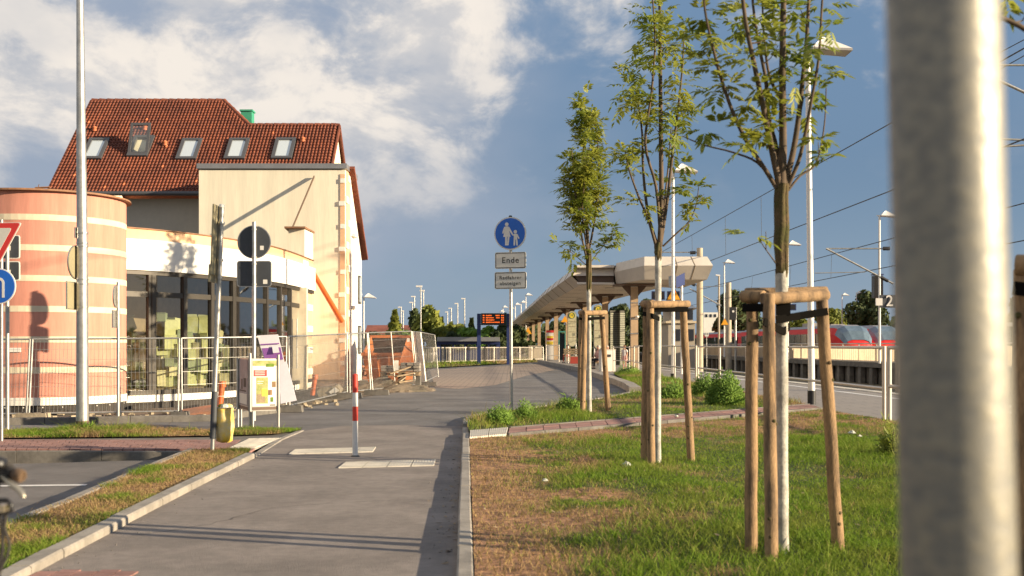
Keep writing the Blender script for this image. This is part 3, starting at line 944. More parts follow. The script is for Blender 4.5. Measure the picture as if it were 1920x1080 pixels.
# door with a long pull handle in the next-to-last bays, end jamb and pier
d = (WN[8] - WN[7]).normalized()
mb = MB(); p = WN[7].lerp(WN[8], .55) + Vector((.06, -.02, 0)); mb.tube([p + Vector((0, 0, .7)), p + Vector((0, 0, 2.0))], .015, 8)
obj('door_handle', mb, 'galv', sh)
mb = MB(); mb.bar(WN[8] + Vector((0, 0, H(.2))), WN[8] + Vector((0, 0, H(2.76))), .2, .45, up=(1, 0, 0)); obj('jamb', mb, 'cream_old', sh)
mb = MB(); mb.prism([(WN[8].x - .04, WN[8].y + .42, .12), (WN[8].x + .03, WN[8].y + .42, .12), (WN[9].x, WN[9].y, .12), (-6.5, 35.38, .12), (-6.8, 35.38, .12), (WN[9].x - .45, WN[9].y - .6, .12)], (0, 0, H(3.55) - .12)); obj('pier', mb, 'orange_render', sh)
for j in range(6):
    zc = H(0.62 + j * 0.56)
    p, q = Vector((WN[8].x + .034, WN[8].y + .40, zc)), Vector((WN[9].x + .006, WN[9].y + .03, zc))
    mb = MB(); mb.bar(p, q, 0.03, 0.17); obj('quoin_band', mb, 'fascia', sh)
mb = MB(); mb.prism([(p.x, p.y, H(3.37)) for p in offs_pts(WS, -0.165)] + [(-6.5, 35.2, H(3.37)), (-9.8, 35.2, H(3.37)), (-9.8, 23.8, H(3.37))], (0, 0, -.12)); obj('roof', mb, 'concrete_dark', sh)
# room behind the glass
mb = MB()
mb.prism([(p.x, p.y, .40) for p in offs_pts(WS, -0.13)] + [(-6.9, 34.5, .40), (-9.0, 30.5, .40), (-9.8, 26.5, .40), (-9.4, 25, .40)], (0, 0, -.1)); obj('shop_floor', mb, 'interior', sh)
mb = MB()
bw = [Vector((-8.5, 24.2, 0)), Vector((-9.2, 26.6, 0)), Vector((-8.4, 30.2, 0)), Vector((-7.0, 33.4, 0)), Vector((-6.2, 33.6, 0))]
for p, q in zip(bw, bw[1:]):
    mb.face([(p.x, p.y, .4), (q.x, q.y, .4), (q.x, q.y, 3.25), (p.x, p.y, 3.25)])
obj('back_wall', mb, 'interior', sh)

# cartons piled up behind the glass
carton_spots = []
def carton(px_, Yf, z0, size, m_, tilt, rz, label):
    p = A(px_, 648, Yf)
    base = Vector((p.x, p.y, z0))
    t_ = thing('carton', label, 'box', base, 'cartons piled in the shop')
    w, dd, h = size
    mb = MB(); mb.box(base + Vector((0, 0, h / 2)), (w, dd, h), R(rz), 0, R(tilt)); obj('box_body', mb, m_, t_)
    mb = MB(); mb.box(base + Vector((0, 0, h + .012)), (w * 1.03, dd * 1.03, .02), R(rz), 0, R(tilt)); obj('lid', mb, m_, t_)
    return t_
bays = [('bay beside the round tower', [(236, 250), (252, 268)], 22.5), ('second window bay', [(296, 304), (314, 322), (330, 338)], 23.2), ('third window bay', [(352, 358), (368, 376), (384, 390)], 23.9), ('fourth window bay', [(402, 408), (420, 428)], 24.6)]
mm = ['box_a', 'box_b', 'box_c']
colr = {'box_a': 'pale green', 'box_b': 'cream', 'box_c': 'grey green'}
hts = {0: ['lowest', 'second', 'third', 'fourth', 'topmost'], }
names_h = ['bottom', 'second', 'third', 'fourth', 'fifth', 'sixth']
for bi, (bn, cols, Y_) in enumerate(bays):
    for ci, (x0, x1) in enumerate(cols):
        z = 0.402
        lev = 0
        top = {0: 1.85, 1: 2.25, 2: 1.8, 3: 1.35}[bi] - 0.25 * (ci % 2)
        while z < top and lev < 6:
            h = random.uniform(.13, .38); w = random.uniform(.13, .34)
            m_ = random.choice(mm)
            tilted = z + h > top
            pile = ['first', 'middle', 'last'][ci] if len(cols) == 3 else ['first', 'last'][ci]
            carton(random.uniform(x0, x1), Y_ * KW + random.uniform(-.1, .15) + ci * .12, z, (w, random.uniform(.2, .4), h - .03), m_, (random.uniform(14, 26) if tilted else random.uniform(-5, 5)), random.uniform(-35, 45), f"{colr[m_]} carton{' tilted' if tilted else ''}, {names_h[lev]} of the {pile} pile in the {bn}")
            z += h
            lev += 1
# board ladder leaning shape behind glass etc. is left as dark interior

# ---- small cream shaft on the wing roof
vs = thing('vent_shaft', 'small cream rendered shaft with brown cap on the shop roof', 'shaft', (-6.3, 32.3, 3.7))
mb = MB(); mb.prism([A(541, 648, 31.9) + Vector((0, 0, 2.25)), A(571, 648, 31.9) + Vector((0, 0, 2.25)), A(587, 648, 33.1) + Vector((0, 0, 2.25)), A(550, 648, 33.1) + Vector((0, 0, 2.25))], (0, 0, 1.07)); obj('shaft_wall', mb, 'cream', vs)
mb = MB(); mb.prism([A(533, 648, 31.7) + Vector((0, 0, 3.325)), A(572, 648, 31.7) + Vector((0, 0, 3.325)), A(590, 648, 33.2) + Vector((0, 0, 3.325)), A(545, 648, 33.3) + Vector((0, 0, 3.325))], (0, 0, .05)); obj('cap', mb, 'rust_coping', vs)

# ---- cream block with flat roof
BX0, BX1, BY, BZ = A(373, 0, 35.4).x, A(647, 0, 35.4).x, 35.4, 6.86
bl = thing('cream_block', 'tall cream rendered stair block with grey metal coping below the tiled roof', 'building', ((BX0 + BX1) / 2, BY, 0))
mb = MB(); mb.box(((BX0 + BX1) / 2, BY + 1.2, (BZ + .22) / 2), (BX1 - BX0, 2.4, BZ - .22)); mb2 = mb; obj('wall', mb, 'cream', bl)
mb = MB(); mb.box(((BX0 + BX1) / 2, BY + 1.25, .11), (BX1 - BX0 - .1, 2.2, .22)); obj('plinth', mb, 'fascia', bl)
mb = MB(); mb.box(((BX0 + BX1) / 2, BY + 1.2, BZ + .11), (BX1 - BX0 + .12, 2.52, .16)); obj('coping', mb, 'coping', bl)
mb = MB(); mb.box((BX1 + .012, BY + 1.0, (BZ + .3) / 2), (.02, 1.5, BZ - .3)); obj('side_panel', mb, 'orange_render', bl)
for j in range(9):
    mb = MB(); zc = .9 + j * .72
    mb.box((BX1 + .03, BY + (.35 if j % 2 else .75), zc), (.03, .5, .22)); obj('quoin_block', mb, 'fascia', bl)
mb = MB(); mb.box((BX1 - .075, BY - .012, 0.22 + 3.3), (.15, .02, 6.4)); obj('corner_strip', mb, 'orange_render', bl)
for j in range(9):
    mb = MB(); mb.box((BX1 - .095 + (.0 if j % 2 else .02), BY - .03, .75 + j * .72), (.19 if j % 2 else .14, .03, .14)); obj('quoin_block', mb, 'fascia', bl)
# steel stay deepened into a fin to widen its cast shadow, from the wall to the shop roof
sy = thing('steel_stay', 'thin dark steel stay leaning on the cream wall above the shop', 'stay', A(548, 427, 34.2))
p, q = A(589, 331, BY - .05), A(547, 430, 33.9)
mb = MB(); mb.bar(p, q, .03, .085, up=(0, 1, 0)); obj('stay_bar', mb, 'brown_steel', sy)
# orange down pipe
dp = thing('down_pipe', 'orange plastic down pipe running diagonally across the cream wall', 'pipe', A(640, 601, 34.9))
mb = MB(); mb.tube([A(571, 500, 31.35), A(578, 500, 31.7), A(585, 508, 31.9), A(640, 601, 35.0)], [.05, .055, .07, .085], 12); obj('pipe_body', mb, 'pipe_orange', dp)

# ---- house with the tiled roof behind
EY, EZ = 38.0, 6.51
XL, XR = -15.75, -6.30
hs = thing('tiled_house', 'house with large red tiled roof and five roof windows behind the cream block', 'house', (-11, 38.5, 0))
mb = MB(); mb.box(((XL + XR) / 2, 41.0, 3.2), (XR - XL - .3, 5.0, 6.3)); obj('wall', mb, 'shaded_render', hs)
RYh, RYl = 42.0, 40.85          # ridge lines
zr = lambda Y: EZ + (Y - EY)
XH = A(420, 0, 42.0).x; XV = A(468, 0, 40.85).x
# roof body just below the tiles
mb = MB()
o_ = -0.10
P0 = lambda x, Y: (x, Y, zr(Y) + o_)
mb.face([P0(XL, EY), P0(XR, EY), P0(XR, RYl), P0(XV, RYl), P0(XH, RYh), P0(XL, RYh)])
bk = lambda x, Y, zt: (x, 2 * RYh - Y, zt + o_)
mb.face([P0(XL, RYh), P0(XH, RYh), (XV, 2 * RYh - RYl, zr(RYl) + o_), (XV, 2 * RYh - EY, EZ + o_), (XL, 2 * RYh - EY, EZ + o_)])
mb.face([P0(XV, RYl), (XV, 2 * RYh - RYl, zr(RYl) + o_), P0(XH, RYh)])
mb.face([P0(XV, RYl), P0(XR, RYl), (XR, 43.7, EZ + o_), (XV, 43.7, EZ + o_)])
obj('roof_deck', mb, 'tile', hs)
mb = MB(); mb.prism([(XR - .12, EY + .4, EZ - .1), (XR - .12, RYl, zr(RYl) - .14), (XR - .12, 43.3, EZ - .1)], (.03, 0, 0)); mb.prism([(XL + .12, EY + .4, EZ - .1), (XL + .12, RYh, zr(RYh) - .14), (XL + .12, 45.6, EZ - .1)], (.03, 0, 0)); obj('gable_wall', mb, 'cream', hs)
# tiles: pantile rows over the front slope, holes left for the roof windows
sky_px = [(180, 282, 0), (265, 277, 1), (355.5, 282.5, 0), (445, 282, 0), (532.5, 281.5, 0)]
def roof_at(px_, py_):
    # intersect the view ray with the slope z = EZ + (Y - EY)
    Y = (E - EZ + EY) / (1 - (HY - py_) / F)
    return Vector(((px_ - 960) * Y / F, Y, zr(Y)))
wins = []
for x_, y_, op_ in sky_px:
    c_ = roof_at(x_, y_)
    wins.append((c_, .36, .62))
tile_w, tile_l = 0.122, 0.17
T = MB()
sl = math.sqrt(2)
ux = Vector((1, 0, 0)); us = Vector((0, 1 / sl, 1 / sl)); un = Vector((0, -1 / sl, 1 / sl))
n_rows = int((RYh - EY) * sl / tile_l) + 1
prof = [(-.5, .006), (-.28, .040), (-.02, .040), (.2, .002), (.5, .000)]
def x_lim(Yc):
    if Yc <= RYl:
        return XR
    f_ = (Yc - RYl) / (RYh - RYl)
    return XV + (XH - XV) * f_
for r_ in range(n_rows):
    s0 = r_ * tile_l
    Yc = EY + (s0 + tile_l * .5) / sl
    if Yc > RYh: break
    ncol = int((XR - XL) / tile_w)
    for c_ in range(ncol):
        xc = XL + (c_ + .5) * tile_w
        if xc + tile_w * .5 > x_lim(Yc) + .02: continue
        P_ = Vector((xc, EY, EZ)) + us * (s0 + tile_l * .5)
        if any(abs(P_.x - w[0].x) < w[1] * .98 and abs((P_ - w[0]).dot(us)) < w[2] * .92 for w in wins): continue
        j = random.uniform(-.004, .004)
        lo_, hi_ = s0 - .03, s0 + tile_l
        base = Vector((xc, EY, EZ)) - un * .02
        vs_ = []
        for a_, h_ in prof:
            vs_.append(base + ux * (a_ * tile_w) + us * lo_ + un * (h_ + .055 + j))
        for a_, h_ in prof:
            vs_.append(base + ux * (a_ * tile_w) + us * hi_ + un * (h_ + .018 + j))
        for a_, h_ in prof:
            vs_.append(base + ux * (a_ * tile_w) + us * lo_ + un * (.0 + j))
        fs_ = [(i, i + 1, i + 6, i + 5) for i in range(4)] + [(i + 10, i + 11, i + 1, i) for i in range(4)]
        mi = 1 if random.random() < .004 else 0
        T.add(vs_, fs_, mi)
stuff(obj('roof_tiles', T, ['tile', 'tile_new'], hs))
# ridge and hip caps
def ridge(p, q, n):
    mb = MB()
    for i in range(n):
        a_, b_ = p.lerp(q, i / n), p.lerp(q, (i + 1.06) / n)
        mb.tube([a_, b_ + Vector((0, 0, -.012))], [.095, .085], 10)
    obj('ridge_cap', mb, 'tile', hs)['kind'] = 'stuff'
rp_ = lambda x, Y: Vector((x, Y, zr(Y) - .03))
ridge(rp_(XL, RYh), rp_(XH, RYh), 17); ridge(rp_(XH, RYh), rp_(XV, RYl), 6); ridge(rp_(XV, RYl), rp_(XR, RYl), 11)
mb = MB(); mb.bar(Vector((XL - .02, EY, EZ - .07)), Vector((XL - .02, RYh, zr(RYh) - .07)), .05, .18); obj('verge_board', mb, 'tile', hs)
mb = MB(); mb.bar(Vector((XR + .02, EY, EZ - .07)), Vector((XR + .02, RYl, zr(RYl) - .07)), .05, .18); mb.bar(Vector((XR + .02, RYl, zr(RYl) - .07)), Vector((XR + .02, 43.7, EZ - .07)), .05, .18); obj('verge_board', mb, 'tile', hs)
mb = MB(); mb.tube([(XL, EY - .08, EZ - .06), (BX0 + .3, EY - .08, EZ - .06)], .075, 10); obj('gutter', mb, 'sky_frame', hs)
for a_, b_ in ((178, 246), (272, 244), (310, 273), (568, 266)):
    c_ = roof_at(a_, b_) + un * .06
    mb = MB(); mb.lathe(c_, [(.09, -.05), (.07, .06), (.10, .08), (.02, .14)], 10); obj('roof_vent', mb, 'tile_new', hs)
# roof windows
for (c_, hw, hl), (x_, y_, op_) in zip(wins, sky_px):
    c2 = c_ + un * .07
    fr = MB()
    for s_ in (-1, 1):
        fr.bar(c2 + ux * s_ * (hw - .06) - us * hl, c2 + ux * s_ * (hw - .06) + us * hl, .12, .10, up=un)
        fr.bar(c2 + us * s_ * (hl - .06) - ux * (hw - .12), c2 + us * s_ * (hl - .06) + ux * (hw - .12), .12, .10, up=un)
    w_ = obj('roof_window', fr, 'sky_frame', hs)
    mb = MB()
    if not op_:
        cc = c2 + un * .01
        mb.face([cc - ux * (hw - .12) - us * (hl - .12), cc + ux * (hw - .12) - us * (hl - .12), cc + ux * (hw - .12) + us * (hl - .12), cc - ux * (hw - .12) + us * (hl - .12)])
        obj('pane', mb, 'pane_sky', w_)
    else:
        cc = c2 + un * .02
        mb.face([cc - ux * (hw - .1) - us * (hl - .1) - un * .1, cc + ux * (hw - .1) - us * (hl - .1) - un * .1, cc + ux * (hw - .1) + us * (hl - .1) - un * .1, cc - ux * (hw - .1) + us * (hl - .1) - un * .1])
        obj('lining', mb, 'cream', w_)
        # sash swung open about its middle
        us2 = (Matrix.Rotation(R(-28), 3, 'X') @ us) if False else (Matrix.Rotation(R(28), 3, 'X') @ us)
        un2 = Vector((0, -us2.z, us2.y))
        c3 = c2 + un * .28 + us * .05
        sa = MB()
        for s_ in (-1, 1):
            sa.bar(c3 + ux * s_ * (hw - .05) - us2 * hl, c3 + ux * s_ * (hw - .05) + us2 * hl, .09, .06, up=un2)
            sa.bar(c3 + us2 * s_ * (hl - .05) - ux * (hw - .1), c3 + us2 * s_ * (hl - .05) + ux * (hw - .1), .09, .06, up=un2)
        obj('sash', sa, 'sky_frame', w_)
        mb.v.clear(); mb.f.clear(); mb.m.clear(); mb.s.clear()
        mb.face([c3 - ux * (hw - .09) - us2 * (hl - .09), c3 + ux * (hw - .09) - us2 * (hl - .09), c3 + ux * (hw - .09) + us2 * (hl - .09), c3 - ux * (hw - .09) + us2 * (hl - .09)])
        obj('pane', mb, 'glass', w_)
ch_ = thing('chimney', 'green copper clad chimney top peeping over the red tiled hip', 'chimney', (-10.2, 43.2, 9.2))
mb = MB(); mb.box((-10.2, 43.2, 9.75), (.42, .42, 1.1)); obj('chimney_shaft', mb, 'green_copper', ch_)
mb = MB(); mb.box((-10.2, 43.2, 10.33), (.5, .5, .06)); obj('cap', mb, 'green_copper', ch_)

# ---- white gable wing seen edge-on to the right of the block
gw = thing('gable_wing', 'narrow white gable wall with red verge behind the cream block', 'building', (-5.5, 37.6, 0))
X5 = -5.22
mb = MB(); mb.prism([(X5, 36.25, .1), (X5, 38.9, .1), (X5, 38.9, 4.25), (X5, 36.25, 6.65)], (-2.2, 0, 0)); obj('wall', mb, 'fascia', gw)
mb = MB(); mb.bar((X5 + .06, 36.0, 7.02), (X5 + .06, 39.35, 4.35), .2, .12); obj('verge_board', mb, 'tile', gw)
mb = MB(); mb.prism([(X5 + .05, 36.0, 7.0), (X5 - 2.3, 36.0, 7.0), (X5 - 2.3, 39.4, 4.3), (X5 + .05, 39.4, 4.3)], (0, .02, .06)); obj('roof', mb, 'tile', gw)
mb = MB(); mb.box((X5 + .02, 38.2, 3.2), (.05, .5, .95)); wi = obj('window', mb, 'frame_dark', gw)
mb = MB(); mb.box((X5 + .05, 38.2, 3.2), (.02, .4, .85)); obj('pane', mb, 'pane_sky', wi)
mb = MB(); mb.box((X5 + .02, 38.2, 1.5), (.05, .5, .95)); wi = obj('window', mb, 'frame_dark', gw)
mb = MB(); mb.box((X5 + .05, 38.2, 1.5), (.02, .4, .85)); obj('pane', mb, 'pane_sky', wi)
for z_ in (4.9, 2.55):
    mb = MB(); mb.box((X5 + .05, 36.7, z_), (.14, .7, .09)); obj('ledge', mb, 'fascia', gw)
# ================================================================== STREET FURNITURE
# ---- near galvanised pole
Yp = 0.99
pb = A(1795, 648, Yp); pb.z = 0.06
np_ = thing('steel_pole', 'thick galvanised steel pole standing very close, out of focus, on the grass', 'pole', pb)
mtop = A(1767, 0, Yp); mbot = A(1797, 1080, Yp)
d_ = (mtop - mbot) / (mtop.z - mbot.z)
lo, hi = mbot + d_ * (0.02 - mbot.z), mbot + d_ * (3.4 - mbot.z)
m_np = bpy.data.materials.new('weathered_galvanised'); m_np.use_nodes = True
t = NT(m_np.node_tree); b = m_np.node_tree.nodes['Principled BSDF']
tcn = t.n('ShaderNodeTexCoord'); mp = t.n('ShaderNodeMapping'); mp.inputs['Scale'].default_value = (1, 1, 1.5); t.link(tcn.outputs['Object'], mp.inputs[0])
nz = t.noise(mp.outputs[0], 62, 6, 0.62)
t.link(t.mix(t.ramp(nz, 0.25, 0.75), (0.155, 0.158, 0.155), (0.300, 0.278, 0.220)), b.inputs['Base Color'])
b.inputs['Metallic'].default_value = 0.30
t.link(t.ramp(nz, 0.3, 0.7, 0.55, 0.40), b.inputs['Roughness'])
bp = t.n('ShaderNodeBump'); bp.inputs['Strength'].default_value = 0.25; bp.inputs['Distance'].default_value = 0.004; t.link(nz, bp.inputs['Height']); t.link(bp.outputs[0], b.inputs['Normal'])
M['near_galv'] = m_np
mb = MB(); mb.tube([lo, hi], [.0495, .0465], 40); obj('pole_shaft', mb, 'near_galv', np_)
mb = MB(); mb.tube([hi, hi + Vector((0, 0, .03))], [.05, .045], 40); obj('pole_cap', mb, 'black', np_)

# ---- red and white bollard
p = G(666, 857)
bo = thing('bollard', 'slim red and white striped bollard standing in the middle of the cycle path', 'bollard', p)
zt = E - (703 - HY) * p.y / F
Hh = zt
segs = [(703, 736, 'red_paint'), (736, 762, 'white_paint'), (762, 789, 'red_paint'), (789, 857, 'white_paint')]
for y0, y1, m_ in segs:
    z1, z0 = E - (y0 - HY) * p.y / F, E - (y1 - HY) * p.y / F
    mb = MB(); mb.tube([(p.x, p.y, max(z0, 0)), (p.x, p.y, z1)], .032, 20); obj('bollard_band', mb, m_, bo)
mb = MB(); mb.lathe((p.x, p.y, zt), [(.032, -.002), (.026, .010), (.008, .014)], 16); obj('bollard_cap', mb, 'red_paint', bo)
mb = MB(); mb.lathe((p.x, p.y, 0.004), [(.052, 0), (.052, .012), (.034, .02)], 16); obj('ground_sleeve', mb, 'concrete_dark', bo)

# ---- pedestrian sign post with two plates
p = G(959, 777); Ys = p.y; u = Ys / F
sp = thing('sign_post', 'grey sign post with blue round pedestrian sign over two white text plates', 'sign post', p)
SIGN = sp
mb = MB(); mb.tube([p + Vector((0, 0, -.05)), A(957, 407, Ys)], .030, 16); obj('post', mb, 'galv', sp)
mb = MB(); c_ = A(957, 406, Ys); mb.lathe(c_, [(.034, -.03), (.034, .01), (.02, .02)], 12); obj('post_cap', mb, 'black', sp)
fy = Ys - .045
def pt(px_, py_, d=0.0):
    q = A(px_, py_, Ys); return Vector((q.x, fy - d, q.z))
c_ = pt(957.5, 438)
mb = MB(); mb.disc(c_ + Vector((0, .012, 0)), (0, 1, 0), 31 * u, .02, 48); ds = obj('round_sign', mb, 'sign_white', sp)
mb = MB(); mb.disc(c_ + Vector((0, -.0005, 0)), (0, 1, 0), 28.6 * u, .006, 48); obj('blue_face', mb, 'sign_blue', ds)
# figures, drawn in units of the sign radius
def fig(polys, name, parent, c0, s, d=.0055, material='sign_white', th=.002):
    mb = MB()
    for pl in polys:
        mb.prism([c0 + Vector((x * s, -d + .0, z * s)) for x, z in pl], (0, -th, 0))
    return obj(name, mb, material, parent)
def circ(x, z, r, n=16):
    return [(x + r * math.cos(2 * math.pi * i / n), z + r * math.sin(2 * math.pi * i / n)) for i in range(n)]
woman = [circ(-.22, .60, .125), [(-.33, .46), (-.13, .46), (-.02, .02), (.04, -.22), (-.46, -.22), (-.40, .05)], [(-.33, -.225), (-.20, -.225), (-.21, -.78), (-.33, -.78)], [(-.16, -.225), (-.03, -.225), (-.10, -.78), (-.20, -.78)],
         [(-.125, .45), (-.05, .42), (.18, .02), (.22, -.12), (.16, -.14), (-.06, .18)], [(-.335, .45), (-.40, .42), (-.52, .10), (-.50, -.02), (-.44, .0), (-.36, .20)]]
child = [circ(.36, .10, .115), [(.27, -.03), (.46, -.03), (.50, -.42), (.25, -.42)], [(.25, -.425), (.36, -.425), (.34, -.80), (.24, -.80)], [(.39, -.425), (.50, -.425), (.53, -.80), (.43, -.80)], [(.465, -.04), (.52, -.08), (.64, -.34), (.58, -.38), (.47, -.2)], [(.265, -.04), (.17, -.12), (.215, -.17), (.262, -.14)]]
fig(woman, 'woman_symbol', ds, c_, 28.6 * u); fig(child, 'child_symbol', ds, c_, 28.6 * u)
def rrect(w, h, r, n=5):
    pts_ = []
    for cx, cz, a0 in ((w / 2 - r, h / 2 - r, 0), (-w / 2 + r, h / 2 - r, 90), (-w / 2 + r, -h / 2 + r, 180), (w / 2 - r, -h / 2 + r, 270)):
        for i in range(n):
            a_ = R(a0 + 90 * i / (n - 1)); pts_.append((cx + r * math.cos(a_), cz + r * math.sin(a_)))
    return pts_
def plate(name, parent, c0, w, h, r, th, material, d=0):
    mb = MB(); mb.prism([c0 + Vector((x, -d, z)) for x, z in rrect(w, h, r)], (0, -th, 0))
    return obj(name, mb, material, parent)
def border(name, parent, c0, w, h, r, t_, d, material):
    o_, i_ = rrect(w, h, r), rrect(w - 2 * t_, h - 2 * t_, max(r - t_, .002))
    n = len(o_); vs = [c0 + Vector((x, -d, z)) for x, z in o_ + i_]
    mb = MB(); mb.add(vs, [(i, (i + 1) % n, (i + 1) % n + n, i + n) for i in range(n)])
    return obj(name, mb, material, parent)
for (cx, cy, w, h, nm) in ((958, 488.5, 60, 31, 'a'), (958, 526, 61.5, 32, 'b')):
    c2 = pt(cx, cy)
    pl = plate('text_plate', sp, c2 + Vector((0, .02, 0)), w * u, h * u, 3 * u, .018, 'sign_grey')
    border('plate_border', pl, c2, (w - 2.2) * u, (h - 2.2) * u, 2.4 * u, 1.3 * u, .0005, 'sign_ink')
    if nm == 'a':
        text_mesh('lettering', 'Ende', 15.5 * u, c2 + Vector((0, -.0012, 0)), pl, 'sign_ink', spacing=1.12, thick=.0008)
    else:
        text_mesh('lettering', 'Radfahrer', 9.6 * u, c2 + Vector((0, -.0012, 5.0 * u)), pl, 'sign_ink', spacing=1.12, thick=.0008)
        text_mesh('lettering', 'absteigen', 9.6 * u, c2 + Vector((0, -.0012, -5.6 * u)), pl, 'sign_ink', spacing=1.12, thick=.0008)
for y_ in (455, 478, 500, 516, 537):
    mb = MB(); q = A(957.5, y_, Ys); mb.tube([q + Vector((0, 0, -.012)), q + Vector((0, 0, .012))], .036, 12); obj('clamp', mb, 'alu', sp)

SIGN.rotation_euler = (0, 0, R(-15))
# ---- yield sign with blue arrow sign, left edge
p = G(3, 829); Ys = p.y; u = Ys / F
yp = thing('yield_sign_post', 'thin post with red bordered yield triangle above a blue arrow sign', 'sign post', p)
mb = MB(); mb.tube([p + Vector((0, 0, -.05)), A(3, 412, Ys)], .022, 14); obj('post', mb, 'galv', yp)
fy = Ys - .04
cz = A(2, 418, Ys).z; cx = A(2, 418, Ys).x
def tri(s, z_top, inset):
    hw = s / 2 - inset * 1.732; zt_ = z_top - inset; zb = z_top - s * .866 + 2 * inset
    r_ = []
    cs = [Vector((cx - hw, 0, zt_)), Vector((cx + hw, 0, zt_)), Vector((cx, 0, zb))]
    for i in range(3):
        a_, b_, c2 = cs[i - 1], cs[i], cs[(i + 1) % 3]
        k_ = min(.035, s * .06)
        r_ += [b_ + (a_ - b_).normalized() * k_, b_ + ((a_ - b_).normalized() + (c2 - b_).normalized()) * k_ * .28, b_ + (c2 - b_).normalized() * k_]
    return r_
S = 88 * u
for ins, dd, m_, nm in ((0, 0, 'sign_white', 'triangle_plate'), (.008, .013, 'sign_red', 'red_border'), (.075, .016, 'sign_grey', 'white_field')):
    mb = MB(); mb.prism([Vector((q.x, fy - dd, q.z)) for q in tri(S, cz, ins)], (0, .010 if dd == 0 else .003, 0)); obj(nm, mb, m_, yp)
c_ = A(1, 537, Ys); c_ = Vector((c_.x, fy, c_.z))
mb = MB(); mb.disc(c_, (0, 1, 0), 33.5 * u, .014, 40); ds = obj('round_sign', mb, 'sign_white', yp)
mb = MB(); mb.disc(c_ + Vector((0, -.009, 0)), (0, 1, 0), 31.5 * u, .004, 40); obj('blue_face', mb, 'sign_blue', ds)
arc = []
for i in range(9):
    a_ = R(0 + i * 11.25); arc.append((.04 + .26 * math.cos(a_), .18 + .26 * math.sin(a_)))
arr = []
mbp = []
for (x0, z0), (x1, z1) in zip(arc, arc[1:]):
    k0 = lambda x, z, s: (.04 + (x - .04) * s, .18 + (z - .18) * s)
    mbp.append([k0(x0, z0, .70), k0(x0, z0, 1.30), k0(x1, z1, 1.30), k0(x1, z1, .70)])
mbp.append([(.222, -.68), (.378, -.68), (.378, .18), (.222, .18)])
mbp.append([(-.3, .362), (.04, .362), (.04, .518), (-.3, .518)])
mbp.append([(-.62, .44), (-.28, .15), (-.28, .73)])
fig(mbp, 'arrow_symbol', ds, c_, 31.5 * u, .0125)

# ---- sign backs behind it (two plates on a post)
Yb = 17.4
sb = thing('sign_post', 'post with two square sign backs half hidden behind the yield triangle', 'sign post', A(14, 0, Yb) * Vector((1, 1, 0)) if False else Vector((A(14, 0, Yb).x, Yb, 0)))
mb = MB(); mb.tube([(A(14, 0, Yb).x, Yb, 0), (A(14, 0, Yb).x, Yb, A(0, 436, Yb).z)], .03, 12); obj('post', mb, 'galv', sb)
ub = Yb / F
for cy, h in ((463, 44), (508, 36)):
    c2 = A(14, cy, Yb + .05)
    pl = plate('sign_plate', sb, c2, 48 * ub, h * ub, 4 * ub, .02, 'sign_white')
    plate('plate_back', pl, c2 + Vector((0, -.021, 0)), 45 * ub, (h - 3) * ub, 3 * ub, .004, 'sign_back')
    plate('sticker', pl, c2 + Vector((.03, -.026, -.02)), 7 * ub, 9 * ub, .004, .002, 'sign_white')

# ---- round sign back on post (by the poster stand)
Ys = 19.4; p = Vector((A(476, 0, Ys).x, Ys, .005)); u = Ys / F
sq = thing('sign_post', 'post with dark round sign back over square sign back behind poster stand', 'sign post', p)
mb = MB(); mb.tube([p + Vector((0, 0, -.05)), A(476.5, 416, Ys)], .036, 16); obj('post', mb, 'galv', sq)
c_ = A(476.5, 454, Ys + .055)
mb = MB(); mb.disc(c_, (0, 1, 0), 31.5 * u, .022, 44); ds = obj('round_sign', mb, 'alu', sq)
mb = MB(); mb.disc(c_ + Vector((0, -.013, 0)), (0, 1, 0), 30 * u, .004, 44); obj('sign_back', mb, 'sign_back', ds)
plate('sticker', ds, c_ + Vector((15 * u, -.017, -11 * u)), 7 * u, 8 * u, .004, .002, 'sign_white')
c_ = A(477, 513.5, Ys + .065)
pl = plate('square_sign', sq, c_, 65 * u, 49 * u, 5 * u, .022, 'alu')
plate('sign_back', pl, c_ + Vector((0, -.023, 0)), 62 * u, 46 * u, 4 * u, .004, 'sign_back')
plate('sticker', pl, c_ + Vector((21 * u, -.028, -15 * u)), 8 * u, 8 * u, .004, .002, 'sign_white')
for y_ in (430, 482, 495, 533):
    mb = MB(); q = A(476.5, y_, Ys); mb.tube([q + Vector((0, 0, -.012)), q + Vector((0, 0, .012))], .044, 12); obj('clamp', mb, 'alu', sq)

# ---- leaning post with signs seen edge-on
p = G(398, 850); Ys = p.y; u = Ys / F
top = A(416, 386, Ys)
lp = thing('sign_post', 'leaning grey post with signs seen edge-on and a sack tied low', 'sign post', p)
dv = (top - p)
mb = MB(); mb.tube([p - dv * .01, p + dv * .10], .026, 14); mb.tube([p + dv * .10, top], .030, 14); obj('post', mb, 'galv', lp)
mb = MB(); q0, q1 = p + dv * .06, p + dv * .25; mb.tube([q0, q1], .038, 14); obj('sleeve', mb, 'sign_back', lp)
for f0, f1, off in ((.72, 1.0, -.052), (.69, .76, -.07)):
    q0, q1 = p + dv * f0 + Vector((off, .02, 0)), p + dv * f1 + Vector((off, .02, 0))
    mb = MB(); mb.bar(q0, q1, .02, .42, up=(0, 1, 0)); obj('edge_on_sign', mb, 'sign_back_light', lp)
for f0 in (.71, .78, .93):
    q = p + dv * f0; mb = MB(); mb.tube([q - Vector((0, 0, .014)), q + Vector((0, 0, .014))], .042, 12); obj('clamp', mb, 'alu', lp)
mb = MB(); mb.lathe(top, [(.034, -.02), (.034, .012), (.02, .02)], 12); obj('post_cap', mb, 'sign_white', lp)
